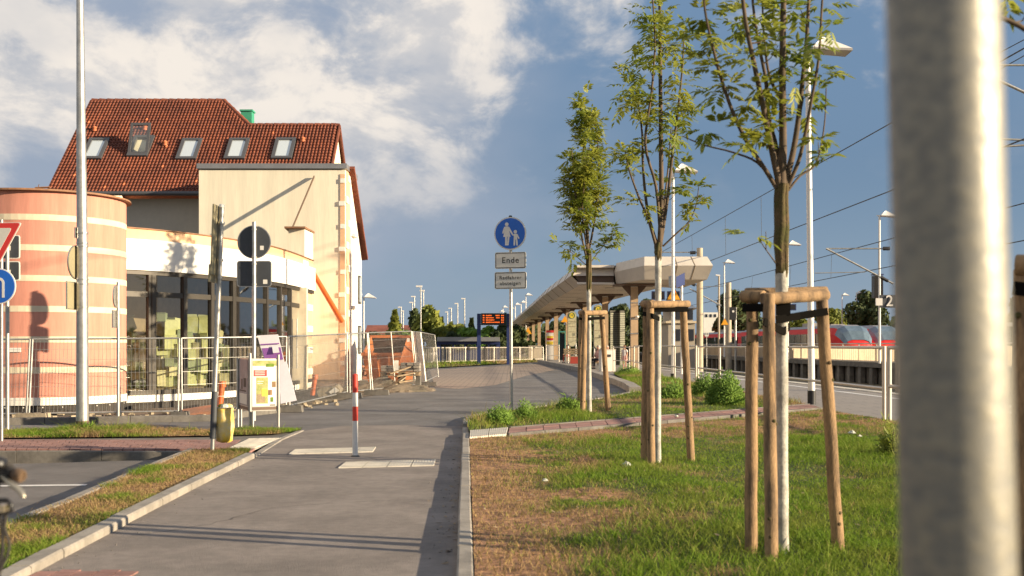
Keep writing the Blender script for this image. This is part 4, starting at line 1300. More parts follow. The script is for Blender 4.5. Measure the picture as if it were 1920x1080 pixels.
# yellow sack hung in a wire ring on the post
p2 = G(421, 829); Yk = Ys + .12; u = Yk / F
sk = thing('litter_sack', 'yellow mesh litter sack hanging open on the leaning post', 'litter bag', Vector((A(421, 0, Yk).x, Yk, E - (829 - HY) * u)))
cx_ = A(421, 0, Yk).x
prof = []
for i, (py_, hw) in enumerate(((829, 9), (826, 14.5), (815, 16), (800, 17), (785, 17.2), (772, 16.5), (764, 17.5))):
    prof.append((hw * u, E - (py_ - HY) * u))
mb = MB()
n = 28
vs_ = []
for r_, z in prof:
    for j in range(n):
        a_ = 2 * math.pi * j / n
        rr = r_ * (1 + .06 * math.sin(5 * a_ + z * 20) + random.uniform(-.025, .025))
        vs_.append((cx_ + rr * math.cos(a_), Yk + rr * math.sin(a_), z + random.uniform(-.005, .005)))
fs_ = [(i * n + j, i * n + (j + 1) % n, (i + 1) * n + (j + 1) % n, (i + 1) * n + j) for i in range(len(prof) - 1) for j in range(n)]
mb.add(vs_, fs_, 0, True); mb.add(vs_[:n], [tuple(range(n))[::-1]])
obj('sack', mb, 'yellow_bag', sk)
mb = MB(); ring = [(cx_ + 18 * u * math.cos(2 * math.pi * j / 24), Yk + 18 * u * math.sin(2 * math.pi * j / 24), prof[-1][1]) for j in range(25)]; mb.tube(ring, .006, 6, False); obj('ring', mb, 'galv', sk)
for k_ in range(5):
    c2 = Vector((cx_ + random.uniform(-.07, .07), Yk + random.uniform(-.06, .06), prof[-1][1] + .01)); mb = MB(); mb.lathe(c2, [(.01, -.04), (.05, -.01), (.045, .02), (.01, .035)], 7, smooth=False); obj('waste', mb, random.choice(['bag_white', 'leaf_bush', 'yellow_bag']), sk)

# ---- thin post with edge-on signs near the tower
Yt = 18.9; u = Yt / F
xb = A(221.5, 0, Yt).x
tp = thing('sign_post', 'thin post with two small signs seen edge-on between tower and windows', 'sign post', Vector((xb, Yt, 0)))
mb = MB(); mb.tube([(xb, Yt, 0), (xb, Yt, A(0, 529, Yt).z)], .026, 12); obj('post', mb, 'galv', tp)
for y0, y1 in ((535, 577), (582, 615)):
    z0, z1 = A(0, y1, Yt).z, A(0, y0, Yt).z
    mb = MB(); 
    if y0 == 535:
        mb.disc((xb - .035, Yt, (z0 + z1) / 2), (1, .08, 0), (z1 - z0) / 2, .02, 28)
    else:
        mb.box((xb - .035, Yt, (z0 + z1) / 2), (.02, .3, z1 - z0), R(-3))
    obj('edge_on_sign', mb, 'alu', tp)

# ---- tall lamp mast on the verge, with edge-on signs
p = G(155, 811); Ys = p.y; u = Ys / F
lm = thing('lamp_mast', 'tall tapered galvanised lamp mast with dark foot on the left grass strip', 'lamp post', p)
mb = MB(); a_, b_ = p + Vector((0, 0, -.05)), A(154.5, 789, Ys); mb.tube([a_, b_], .098, 20); obj('mast_foot', mb, 'brown_steel', lm)
mb = MB(); mb.tube([A(154.5, 789, Ys), A(154, 455, Ys), A(150, 0, Ys), A(149, -160, Ys)], [.092, .080, .052, .045], 20); obj('mast', mb, 'galv', lm)
mb = MB(); mb.tube([A(149, -160, Ys), A(149, -190, Ys) + Vector((.3, 0, 0)), A(149, -200, Ys) + Vector((1.2, 0, 0))], .03, 10); mb.box(A(149, -200, Ys) + Vector((1.5, 0, 0)), (.7, .25, .12)); obj('lamp_head', mb, 'alu', lm)
for y_ in (437, 456, 462, 524, 533, 576):
    q = A(154.5, y_, Ys); mb = MB(); mb.tube([q - Vector((0, 0, .01)), q + Vector((0, 0, .01))], .088, 16); obj('clamp', mb, 'alu', lm)
# round and square sign, turned almost edge-on
q = A(142.5, 492, Ys); nv = Vector((.995, -.10, 0))
mb = MB(); mb.disc(q, nv, 32 * u, .018, 40); d1 = obj('round_sign', mb, 'alu', lm)
mb = MB(); mb.disc(q + nv * .011, nv, 30.5 * u, .004, 40); obj('sign_face', mb, 'sign_back_light', d1)
q = A(139.5, 555, Ys); tv = Vector((.10, .995, 0))
def vplate(c0, w, h, th, material, name, parent):
    mb = MB(); mb.prism([c0 + tv * a_ * w / 2 + Vector((0, 0, b_ * h / 2)) for a_, b_ in ((-1, -1), (1, -1), (1, 1), (-1, 1))], nv * th); return obj(name, mb, material, parent)
s1 = vplate(q, 66 * u, 52 * u, .018, 'alu', 'square_sign', lm); vplate(q + nv * .0185, 63 * u, 49 * u, .003, 'sign_back_light', 'sign_face', s1)
q = A(144, 437, Ys); vplate(q, 20 * u, 20 * u, .018, 'alu', 'small_sign', lm)

# ---- poster stand: three posts, two framed posters
Ys = 17.3; u = Ys / F
ps = thing('poster_stand', 'three legged metal poster stand with grey poster and white garden poster', 'poster stand', Vector((A(470, 0, Ys).x, Ys, 0)))
def gp(px_, Y_): q = A(px_, 648, Y_); return Vector((q.x, Y_, 0))
posts = [gp(446, 17.9), gp(469, 17.15), gp(522, 17.35)]
z1, z0 = A(0, 672, Ys).z, A(0, 770, Ys).z
for q, zt_ in zip(posts, (z1, A(0, 662, Ys).z, A(0, 665, Ys).z)):
    mb = MB(); mb.tube([q, q + Vector((0, 0, zt_))], .022, 10); obj('leg', mb, 'alu', ps)
for q in (gp(452, 17.75), gp(474, 17.12)):
    mb = MB(); mb.tube([q, q + Vector((0, 0, z0))], .02, 10); obj('leg', mb, 'alu', ps)
def poster(a_, b_, name, base_m):
    d = (b_ - a_).normalized(); n_ = Vector((d.y, -d.x, 0))
    mb = MB(); pl_ = [a_ + Vector((0, 0, z0)), b_ + Vector((0, 0, z0)), b_ + Vector((0, 0, z1)), a_ + Vector((0, 0, z1))]
    mb.prism(pl_, -n_ * .03); fr = obj('poster_frame', mb, 'alu', ps)
    w = (b_ - a_).length; h = z1 - z0
    def patch(u0, u1, v0, v1, m_, nm, d_=.003):
        mb = MB(); f = lambda uu, vv: a_ + d * (uu * w) + Vector((0, 0, z0 + vv * h)) + n_ * d_
        mb.prism([f(u0, v0), f(u1, v0), f(u1, v1), f(u0, v1)], n_ * .0015); obj(nm, mb, m_, fr)
    patch(.03, .97, .09, .98, base_m, 'poster_sheet')
    patch(.03, .97, .02, .075, 'brown_steel', 'poster_foot')
    return patch, fr
patch, fr = poster(posts[0] + Vector((.02, 0, 0)), posts[1] - Vector((.03, 0, 0)), 'p', 'poster_grey')
patch(.1, .9, .12, .32, 'sign_grey', 'poster_picture', .006); patch(.55, .8, .45, .62, 'sign_ink', 'poster_picture', .006); patch(.3, .42, .4, .6, 'sign_ink', 'poster_picture', .006); patch(.1, .8, .36, .385, 'sign_ink', 'text_line', .006)
patch, fr = poster(posts[1] + Vector((.02, 0, 0)), posts[2] - Vector((.01, 0, 0)), 'p', 'sign_white')
patch(.05, .95, .86, .96, 'poster_green', 'poster_picture', .006); patch(.55, .85, .84, .9, 'leaf_bush', 'poster_picture', .0085)
patch(.08, .58, .66, .78, 'sign_red', 'red_banner', .006)
for i in range(3): patch(.12, .5, .755 - i * .035, .765 - i * .035, 'sign_white', 'text_line', .0085)
patch(.18, .62, .14, .64, 'poster_green', 'poster_picture', .006); patch(.2, .5, .16, .32, 'wood_grey', 'poster_picture', .0085); patch(.38, .6, .28, .42, 'h_yellow', 'poster_picture', .010)
patch(.62, .78, .30, .40, 'wood', 'poster_picture', .0085); patch(.78, .92, .45, .56, 'wood', 'poster_picture', .0085); patch(.72, .82, .17, .26, 'leaf_bush', 'poster_picture', .0085)
patch(.22, .45, .56, .57, 'sign_white', 'text_line', .0085); patch(.22, .42, .52, .53, 'sign_white', 'text_line', .0085); patch(.7, .9, .1, .12, 'sign_ink', 'text_line', .0085)

# ---- leaning boards on the fence (printed board and white board)
Yl = 21.0; u = Yl / F
lb = thing('printed_board', 'leaning board with white top and purple print behind the poster stand', 'board', Vector((A(515, 0, Yl).x, Yl, 0)))
def slab(name, pts_, Y0, Y1, th, m_, parent, d=0):
    """pixel quad leaning back: bottom edge at Y0, top edge at Y1"""
    ys = [p_[1] for p_ in pts_]; lo_, hi_ = max(ys), min(ys)
    P_ = []
    for x_, y_ in pts_:
        f_ = (y_ - lo_) / (hi_ - lo_)
        P_.append(A(x_, y_, Y0 + (Y1 - Y0) * f_ - d))
    mb = MB(); mb.prism(P_, (0, th, 0)); return obj(name, mb, m_, parent)
bd = slab('board', [(503, 700), (538, 700), (521, 627), (482, 629)], 21.6, 21.9, .02, 'panel_white', lb)
slab('purple_print', [(497, 676), (531, 674), (526, 651), (491, 653)], 21.69, 21.80, .003, 'lilac', bd, .004)
slab('white_patch', [(512, 662), (524, 661), (521, 648), (510, 649)], 21.7, 21.8, .003, 'panel_white', bd, .012)
slab('print_line', [(489, 647), (524, 645), (523, 643), (488, 645)], 21.8, 21.82, .003, 'lilac', bd, .004)
wb = thing('white_board', 'tall white board leaning against the fence beside the poster stand', 'board', Vector((A(540, 0, Yl).x, Yl, 0)))
slab('board', [(526, 757), (556, 751), (537, 676), (523, 690)], 20.9, 21.5, .02, 'panel_white', wb)

# ---- construction fence panels
def fence_panel(p0, p1, t0, t1, label, mid=False, dens=.065):
    """p0,p1: pixel feet; t0,t1: pixel tops"""
    a_, b_ = G(*p0), G(*p1)
    at, bt = A(t0[0], t0[1], a_.y + .02), A(t1[0], t1[1], b_.y + .02)
    r_ = thing('mesh_fence', label, 'construction fence', a_.lerp(b_, .5), 'construction fence panels')
    for q, qt in ((a_, at), (b_, bt)):
        mb = MB(); mb.tube([q + Vector((0, 0, .03)), qt], .019, 8); obj('upright', mb, 'galv', r_)
    if mid:
        mb = MB(); mb.tube([a_.lerp(b_, .5) + Vector((0, 0, .05)), at.lerp(bt, .5)], .016, 8); obj('upright', mb, 'galv', r_)
    mb = MB(); mb.tube([at, bt], .016, 8); obj('top_rail', mb, 'galv', r_)
    z_ = Vector((0, 0, .10)); mb = MB(); mb.tube([a_ + z_, b_ + z_], .016, 8); obj('bottom_rail', mb, 'galv', r_)
    w_ = MB(); n = max(4, int((b_ - a_).length / dens))
    for i in range(1, n):
        f_ = i / n; w_.bar((a_ + z_).lerp(b_ + z_, f_), at.lerp(bt, f_), .0042, .0042)
    for g_ in (.18, .36, .54, .72, .86):
        w_.bar((a_ + z_).lerp(at, g_), (b_ + z_).lerp(bt, g_), .0045, .0045)
    stuff(obj('wire_mesh', w_, 'galv', r_))
    return r_
fence_panel((-130, 788), (49, 786), (-125, 637), (56, 636), 'wire mesh fence panel before the round tower, ending at the tilted upright')
fence_panel((54, 786), (222, 783), (61, 636), (221, 635), 'wire mesh fence panel in front of the tower and lamp mast')
fence_panel((225, 783), (334, 781), (223, 635), (336, 634), 'wire mesh fence panel in front of the first shop window bays')
fence_panel((341, 781), (536, 770), (340, 634), (537, 631), 'wire mesh fence panel behind the leaning post and poster stand')
fence_panel((543, 769.5), (651, 742), (541, 631), (650, 626), 'wire mesh fence panel across the shop end wall and concrete lump')
fence_panel((656, 741), (695, 737.5), (655, 626), (688, 624), 'short wire mesh fence panel beside the brick heap')
fence_panel((699, 737), (779, 727.5), (690, 624), (771, 621), 'wire mesh fence panel leaning before the orange skip', True)
fence_panel((784, 727), (798, 720.5), (773, 622), (788, 623), 'narrow tilted fence panel at the corner of the building site')
fence_panel((799, 720), (822, 708), (789, 623), (815, 628), 'fence panel turning away at the far corner of the site', False, .22)
def foot_block(px_, py_, w, label, mat_='concrete_dark', rz=0):
    p = G(px_, py_); b_ = thing('concrete_block', label, 'concrete block', p, 'concrete feet of the construction fence')
    mb = MB(); h = .13
    prof_ = [(-w / 2, 0), (w / 2, 0), (w / 2 - .02, h), (-w / 2 + .02, h)]
    pl_ = [p + Vector((x, -.1, z + .005)) for x, z in prof_]
    mb.prism(pl_, (0, .22, 0)); obj('block_body', mb, mat_, b_)
    for s_ in (-.5, 0, .5):
        mb = MB(); mb.lathe(p + Vector((s_ * w * .6, .01, h + .004)), [(.03, 0), (.03, .012)], 10); obj('socket', mb, 'black', b_)
    return b_
foot_block(62, 789, .55, 'sunlit beige concrete foot under the tilted fence upright', 'rubble')
foot_block(338, 786, .30, 'concrete foot under the fence joint before the windows')
foot_block(538, 773, .62, 'concrete foot of the fence beside the white leaning board')
foot_block(650, 747, .75, 'concrete foot at the fence joint before the concrete lump')
foot_block(706, 741, .66, 'concrete foot below the fence panel by the brick heap')
foot_block(777, 731, .78, 'concrete foot before the pavers pallet at the site corner')
foot_block(800, 724, .66, 'last concrete foot at the far corner of the site fence')

# ---- building-site things
p = G(608, 745)
cl = thing('concrete_lump', 'broken pale concrete lump lying behind the site fence', 'rubble', p)
mb = MB()
pts_ = [A(x_, y_, p.y) for x_, y_ in ((594, 734), (600, 728), (620, 726), (630, 722), (638, 732), (634, 740), (612, 744), (598, 746))]
mb.prism(pts_, (0, .5, .02)); obj('lump', mb, 'rubble', cl)
mb = MB(); mb.prism([A(x_, y_, p.y - .03) for x_, y_ in ((616, 735), (628, 726), (636, 733), (622, 740))], (0, .1, 0)); obj('broken_face', mb, 'fascia', cl)
# orange drain stubs
for px_, y0, y1, lab in ((414, 716, 768, 'orange drain stub standing behind the leaning post'), (588, 703, 734, 'short orange drain stub rising from the trench by the shop')):
    Yd = 22.2 if px_ < 500 else 29.0
    q = A(px_, y1, Yd); t_ = thing('drain_stub', lab, 'pipe', q, 'orange drain stubs')
    mb = MB(); mb.tube([Vector((q.x - .03, Yd, min(0, q.z))), A(px_ + 3, y0, Yd)], .06, 14); obj('pipe_body', mb, 'pipe_orange', t_)
    mb = MB(); c2 = A(px_ + 3, y0, Yd); mb.tube([c2 - Vector((0, 0, .1)), c2 + Vector((0, 0, .01))], .072, 14); obj('socket', mb, 'pipe_orange', t_)
# trench by the shop end, laid as a flat dark sheet
mb = MB()
tr_ = px((545, 757), (585, 752), (640, 738), (640, 729), (590, 731), (560, 738))
mb.prism([(q.x, q.y, .012) for q in tr_], (0, 0, -.008)); struct('trench', mb=mb, mats='plinth')
# pile of bricks / rubble stones
p = G(676, 716)
bp_ = thing('rubble_heap', 'heap of reddish brick rubble between house wall and skip', 'rubble heap', p)
Yr = p.y
for i in range(46):
    x_ = random.uniform(659, 692); lev = random.random() ** .8
    y_ = 712 - lev * (32 - abs(x_ - 674) * .9)
    q = A(x_, y_, Yr + random.uniform(-.3, .5)); s_ = random.uniform(.10, .2)
    mb = MB(); mb.box(q, (s_, s_ * .8, s_ * .6), random.uniform(0, 3), 0, random.uniform(-.4, .4), random.uniform(-.4, .4)); obj('brick', mb, 'brick', bp_)
# orange skip
Yk = 35.0; p = Vector((A(727, 0, Yk).x, Yk, 0)); u = Yk / F
ski = thing('skip', 'orange steel skip with dark open mouth behind the fence', 'skip', p)
zb, zl, zt_ = .12, A(0, 664, Yk).z, A(0, 631, Yk + 1.8).z
xl, xr = A(683, 0, Yk).x, A(752, 0, Yk).x
x0, x1 = A(694, 0, Yk).x, A(745, 0, Yk).x
Dp = 2.0
mb = MB(); mb.prism([(x0, Yk, zb), (x1, Yk, zb), (xr, Yk - .25, zl), (xl, Yk - .25, zl)], (0, .05, 0)); obj('front_wall', mb, 'skip', ski)
mb = MB(); mb.bar((xl - .06, Yk - .27, zl), (xr + .05, Yk - .27, zl), .10, .09); obj('front_lip', mb, 'skip', ski)
bx0, bx1 = A(697, 0, Yk + Dp).x, A(778, 0, Yk + Dp).x
mb = MB(); mb.prism([(bx0 + .1, Yk + Dp, zb), (bx1 - .2, Yk + Dp, zb), (bx1, Yk + Dp, zt_), (bx0, Yk + Dp, zt_)], (0, .05, 0)); obj('back_wall', mb, 'skip_in', ski)
mb = MB(); mb.bar((bx0 - .05, Yk + Dp, zt_), (bx1 + .05, Yk + Dp, zt_), .10, .09); obj('rim', mb, 'skip', ski)
mb = MB(); mb.prism([(x1, Yk, zb), (x1 + .25, Yk + Dp, zb), (bx1, Yk + Dp, zt_), (xr, Yk - .25, zl)], (.04, 0, 0)); obj('side_wall', mb, 'skip', ski)
mb = MB(); mb.prism([(x0, Yk, zb), (x0 + .05, Yk + Dp, zb), (bx0, Yk + Dp, zt_), (xl, Yk - .25, zl)], (-.04, 0, 0)); obj('side_wall', mb, 'skip', ski)
mb = MB(); mb.prism([(x0, Yk, zb), (x1, Yk, zb), (x1, Yk + Dp, zb), (x0, Yk + Dp, zb)], (0, 0, .04)); obj('floor_plate', mb, 'skip_in', ski)
for f_ in (.35, .7):
    mb = MB(); a_ = Vector((x0 + (x1 - x0) * f_, Yk - .03, zb)); b_ = Vector((xl + (xr - xl) * f_, Yk - .28, zl)); mb.bar(a_, b_, .06, .05); obj('rib', mb, 'skip', ski)
# white end flap and panel beside the skip
wl = thing('steel_flap', 'slanted orange steel flap with white sticker beside the skip', 'flap', Vector((A(765, 0, 34).x, 34, 0)))
mb = MB(); mb.prism([A(748, 682, 34), A(777, 690, 34), A(772, 640, 34.6), A(763, 634, 34.6)], (0, .06, 0)); obj('panel_body', mb, 'skip', wl)
mb = MB(); mb.prism([A(763, 641, 34.3), A(768, 641, 34.3), A(768, 634, 34.3), A(763, 634, 34.3)], (0, -.02, 0)); obj('sticker', mb, 'sign_white', wl)
# pallet with grey pavers
p = Vector((A(752, 0, 33).x, 33, 0))
pal = thing('paver_pallet', 'wooden pallet stacked with grey pavers in front of the skip', 'pallet', p)
zp = A(0, 697, 33).z
for dz in (0, .09):
    mb = MB(); mb.box((p.x, 33, zp + dz - .1), (1.15, .8, .025)); obj('deck_board', mb, 'wood_grey', pal)
for dx_ in (-.5, 0, .5):
    mb = MB(); mb.box((p.x + dx_, 33, zp - .055), (.1, .78, .06)); obj('bearer', mb, 'wood_grey', pal)
    mb = MB(); mb.box((p.x + dx_, 33.1, (zp - .13) / 2 + .0), (.14, .5, zp - .13)); obj('prop_block', mb, 'concrete_dark', pal)
for i in range(6):
    for l_ in range(3 if i > 2 else 2):
        mb = MB(); mb.box((p.x - .47 + i * .19, 33 + random.uniform(-.04, .04), zp + .06 + l_ * .085), (.17, .6, .075)); obj('paver', mb, 'grey_paver' if (i + l_) % 3 else 'concrete', pal)
mb = MB(); mb.box((p.x - .1, 32.62, zp + .16), (.12, .05, .36)); obj('white_block', mb, 'sign_white', pal)
# loose boards and sand
for i, (a0, a1, b0, b1, lab) in enumerate(((730, 701, 768, 688, 'grey board sloping up to the paver pallet'), (742, 706, 776, 699, 'lower weathered board lying below the pallet'), (738, 722, 758, 707, 'pale splintered board upright in the sand heap'), (746, 717, 772, 713, 'short light timber lying flat by the fence'))):
    q0, q1 = A(a0, a1, 31.8), A(b0, b1, 32.1)
    t_ = thing('timber_board', lab, 'board', (q0 + q1) / 2, 'loose boards on the site')
    mb = MB(); mb.bar(q0, q1, .16, .035); obj('board_body', mb, 'wood_grey' if i != 2 else 'rubble', t_)
    mb = MB(); mb.box(q0, (.02, .1, .02)); obj('nail_strip', mb, 'brown_steel', t_)
mb = MB()
n = 26
vs_ = []; fs_ = []
cx_, cy_ = A(722, 0, 32.2).x, 32.2
for i in range(n):
    for j in range(n):
        a_, b_ = (i / (n - 1) - .5) * 2, (j / (n - 1) - .5) * 2
        rr = math.hypot(a_, b_)
        h_ = max(0, (1 - rr)) * .30 * (1 + .35 * math.sin(a_ * 7 + 2) * math.cos(b_ * 5)) + (random.uniform(0, .06) if rr < 1 else -.06)
        vs_.append((cx_ + a_ * 1.5, cy_ + b_ * 1.2, h_))
for i in range(n - 1):
    for j in range(n - 1):
        k0 = i * n + j; fs_.append((k0, k0 + n, k0 + n + 1, k0 + 1))
mb.add(vs_, fs_)
o = obj('sand_heap', mb, 'dirt'); stuff(o)
mb = MB()
for i in range(120):
    x_ = random.uniform(20, 640); yy = 784 - max(0, (x_ - 340)) * .085 + random.uniform(-9, 3)
    q = G(x_, max(yy, 735)); s_ = random.uniform(.03, .12)
    mb.box(q + Vector((0, 0, s_ * .25)), (s_, s_ * .7, s_ * .5), random.uniform(0, 3), 0, random.uniform(-.5, .5))
stuff(obj('rubble', mb, 'rubble'))
# slabs of stone in front of the windows
for x_, y_, w_, lab in ((372, 782, .62, 'tilted sandstone slab lying before the second window bay'), (352, 780, .35, 'dark broken slab leaning beside the sandstone slab')):
    q = G(x_, y_); t_ = thing('stone_slab', lab, 'stone', q, 'stone slabs before the windows')
    mb = MB(); mb.box(q + Vector((0, .1, .09)), (w_, .3, .09), .2, 0, R(18), R(-8)); obj('slab_body', mb, 'brick' if w_ > .5 else 'plinth', t_)
    mb = MB(); mb.box(q + Vector((0, .05, .03)), (w_ * .5, .2, .05), -.3); obj('slab_chip', mb, 'rubble', t_)

# ---- bicycle at the left edge
Bx, By = A(-40, 0, 2.75).x, 2.75
bk = thing('bicycle', 'black bicycle with worn grip and silver brake lever parked at the edge', 'bicycle', Vector((Bx - .25, By, 0.02)))
gr0 = A(16, 884, 2.72)
mb = MB(); mb.tube([A(-190, 872, 2.9), A(-120, 860, 2.95), A(-60, 872, 2.85), A(-5, 876, 2.75), gr0], .0115, 12); hb = obj('handlebar', mb, 'bike_black', bk)
mb = MB(); mb.tube([A(-6, 878, 2.73), A(8, 882, 2.72), A(26, 889, 2.7)], [.013, .0155, .0150], 14); obj('grip', mb, 'bike_rubber', hb)
mb = MB(); mb.tube([A(25, 888.6, 2.7), A(30, 890, 2.7), A(38, 892.5, 2.68), A(40, 893, 2.68)], [.0150, .0165, .0165, .013], 14); obj('grip_end', mb, 'bike_grip', hb)
mb = MB(); mb.tube([A(-8, 876, 2.74), A(14, 884, 2.72)], .021, 14); obj('gear_shifter', mb, 'bike_rubber', hb)
mb = MB(); mb.tube([A(4, 893, 2.70), A(22, 909, 2.66), A(34, 916, 2.64), A(42, 925, 2.63), A(44, 932, 2.63)], [.006, .0065, .007, .0065, .006], 10); obj('brake_lever', mb, 'bike_metal', hb)
mb = MB(); mb.box(A(0, 893, 2.71), (.035, .03, .03)); obj('lever_clamp', mb, 'bike_black', hb)
mb = MB(); mb.lathe(A(-5, 872, 2.70), [(.022, 0), (.022, .014), (.008, .02)], 14); obj('bell', mb, 'bike_black', hb)
# lamp and basket bracket
mb = MB(); mb.tube([A(-60, 937, 2.72), A(14, 938, 2.70), A(21, 946, 2.70), A(21, 958, 2.70), A(10, 962, 2.70), A(-60, 962, 2.72)], .006, 8); br_ = obj('carrier_bracket', mb, 'bike_black', bk)
mb = MB(); mb.box(A(4, 953, 2.70), (.022, .03, .016)); obj('front_lamp', mb, 'bike_metal', br_)
mb = MB(); mb.box(A(18, 957, 2.70), (.008, .01, .008)); obj('lamp_screw', mb, 'bike_metal', br_)
for pts_ in ([(0, 893), (-6, 930), (2, 980), (6, 1030), (-4, 1090)], [(10, 962), (8, 990), (18, 1020), (14, 1040), (-2, 1075)], [(12, 962), (6, 1000), (2, 1040), (-6, 1075)]):
    mb = MB(); mb.tube([A(x_, y_, 2.71) for x_, y_ in pts_], .0042, 8); obj('brake_cable', mb, 'bike_rubber', bk)
hx = A(-110, 0, 2.95).x
def P3(dx_, dy_, z): return Vector((hx + dx_, 2.95 - dy_, z))
mb = MB(); mb.tube([A(-100, 861, 2.95), P3(0, 0, .98), P3(-.0, .0, .72)], .014, 12); obj('stem', mb, 'bike_black', bk)
for s_ in (-1, 1):
    mb = MB(); mb.tube([P3(s_ * .02, -.0, .72), P3(s_ * .05, -.03, .62), P3(s_ * .055, -.10, .36)], [.016, .014, .009], 10); obj('fork_blade', mb, 'bike_black', bk)
mb = MB(); mb.tube([P3(0, .02, .70), P3(0, .62, .32)], .016, 10); mb.tube([P3(0, .02, .80), P3(0, .52, .70)], .014, 10); mb.tube([P3(0, .48, .86), P3(0, .62, .32)], .015, 10); mb.tube([P3(.05, 1.05, .36), P3(.02, .62, .32)], .009, 8); mb.tube([P3(.05, 1.05, .36), P3(.02, .52, .72)], .008, 8); obj('frame', mb, 'bike_black', bk)
mb = MB(); mb.lathe(P3(0, .47, .93), [(.03, -.02), (.09, 0), (.09, .03), (.03, .05)], 12); obj('saddle', mb, 'bike_rubber', bk)
for dy_ in (-.10, 1.05):
    c2 = P3(0, dy_, .355); n = 28
    mb = MB(); mb.tube([c2 + Vector((0, .335 * math.cos(2 * math.pi * j / n), .335 * math.sin(2 * math.pi * j / n))) for j in range(n + 1)], .019, 8, False); wh = obj('wheel', mb, 'bike_rubber', bk)
    mb = MB(); mb.tube([c2 + Vector((0, .312 * math.cos(2 * math.pi * j / n), .312 * math.sin(2 * math.pi * j / n))) for j in range(n + 1)], .009, 6, False)
    for j in range(18):
        a_ = 2 * math.pi * j / 18; mb.bar(c2, c2 + Vector((0, .31 * math.cos(a_), .31 * math.sin(a_))), .002, .002)
    mb.tube([c2 - Vector((.04, 0, 0)), c2 + Vector((.04, 0, 0))], .018, 10); obj('rim', mb, 'bike_metal', wh)

# ---- litter on the grass
for i, (x_, y_, s_, lab) in enumerate(((1174, 892, .055, 'crumpled white litter on the grass near the middle tree'), (1022, 922, .03, 'small white scrap on the dry grass'), (1597, 826, .05, 'crumpled pale bag on the grass by the platform'), (1612, 832, .03, 'small pale scrap beside the crumpled bag'), (1268, 792, .04, 'white scrap lying by the clinker path'))):
    q = G(x_, y_); mb = MB()
    vs_ = []
    n = 9
    pr = [(s_ * .5, 0), (s_, s_ * .3), (s_ * .7, s_ * .7), (s_ * .1, s_ * .9)]
    for r_, z in pr:
        for j in range(n):
            a_ = 2 * math.pi * j / n; rr = r_ * random.uniform(.6, 1.25); vs_.append((q.x + rr * math.cos(a_), q.y + rr * .8 * math.sin(a_), .09 + z * random.uniform(.7, 1.3)))
    mb.add(vs_, [(a * n + j, a * n + (j + 1) % n, (a + 1) * n + (j + 1) % n, (a + 1) * n + j) for a in range(3) for j in range(n)])
    tag(obj('litter', mb, 'bag_white', loc=(q.x, q.y, .06)), lab, 'litter', 'litter on the grass')

# small turns of the sign posts about their own axes, as such posts stand in reality
yp.rotation_euler = (0, 0, R(-6))

# grit and small stones swept against the kerbs
mb = MB()
for i in range(150):
    if i % 3:
        y_ = random.uniform(6.5, 16); x_ = kerb_x(y_) - abs(random.gauss(0, .10)) - .01
    else:
        f_ = random.random(); q = path_left[0].lerp(path_left[4], f_); x_, y_ = q.x + abs(random.gauss(0, .12)) + .02, q.y
    s_ = random.uniform(.003, .010)
    mb.box((x_, y_, .004 + s_ * .3), (s_, s_ * .8, s_ * .6), random.uniform(0, 3), 0, random.uniform(-.4, .4))
stuff(obj('grit', mb, 'concrete_dark'))

# hairline cracks in the asphalt of the path, and a darker sealed joint
M['crack'] = mat('crack_dark', (0.045, 0.040, 0.036), 0.95)  # one even dark colour for the crack strips
def crack(pts_, w):
    mb = MB(); out_ = []
    pts_ = smooth_pts([Vector((x, y, 0)) for x, y in pts_], 7)
    l_, r_ = [], []
    for i, p in enumerate(pts_):
        p = p + Vector((random.gauss(0, .012), random.gauss(0, .012), 0))
        t_ = (pts_[min(i + 1, len(pts_) - 1)] - pts_[max(i - 1, 0)]).normalized(); n_ = Vector((t_.y, -t_.x, 0)) * w * random.uniform(.25, .8)
        l_.append(p + n_); r_.append(p - n_)
    mb.add([(p.x, p.y, .0072) for p in l_ + r_], [(i, i + 1, i + 1 + len(l_), i + len(l_)) for i in range(len(l_) - 1)])
    o = struct('path_crack', mb=mb, mats='crack')
for c_ in ([(-2.6, 7.6), (-2.2, 8.1), (-1.9, 8.9), (-1.2, 9.3), (-.6, 9.4)], [(-2.0, 10.9), (-1.6, 11.6), (-1.5, 12.6), (-1.9, 13.4)], [(-3.0, 15.2), (-2.2, 15.6), (-1.2, 15.5), (-.75, 15.9)], [(-5.0, 20.6), (-3.2, 21.2), (-1.2, 21.1), (.6, 23.5)], [(-2.0, 22.5), (-1.4, 25.5), (.4, 29.0)]):
    crack(c_, .0055 if c_[0][1] < 17 else .015)
# dry leaves lying on the lawn and along the kerb
mb = MB()
for i in range(420):
    y_ = random.uniform(6.4, 15.2); x_ = kerb_x(y_) + (.12 + abs(random.gauss(0, 1.6)) if i % 5 else -abs(random.gauss(0, .12)))
    z_ = float(lawn_z(np.array([x_]), np.array([y_]))[0]) + random.uniform(.012, .03) if x_ > kerb_x(y_) else .012
    c_ = Vector((x_, y_, z_)); a_ = random.uniform(0, 6.3); s_ = random.uniform(.012, .030)
    u_ = Vector((math.cos(a_), math.sin(a_), random.uniform(-.3, .3))); v_ = Vector((-math.sin(a_), math.cos(a_), random.uniform(-.3, .3))) * .45
    mb.add([c_ - u_ * s_, c_ + v_ * s_, c_ + u_ * s_, c_ - v_ * s_], [(0, 1, 2), (0, 2, 3)])
stuff(obj('fallen_leaves', mb, 'wood_grey'))
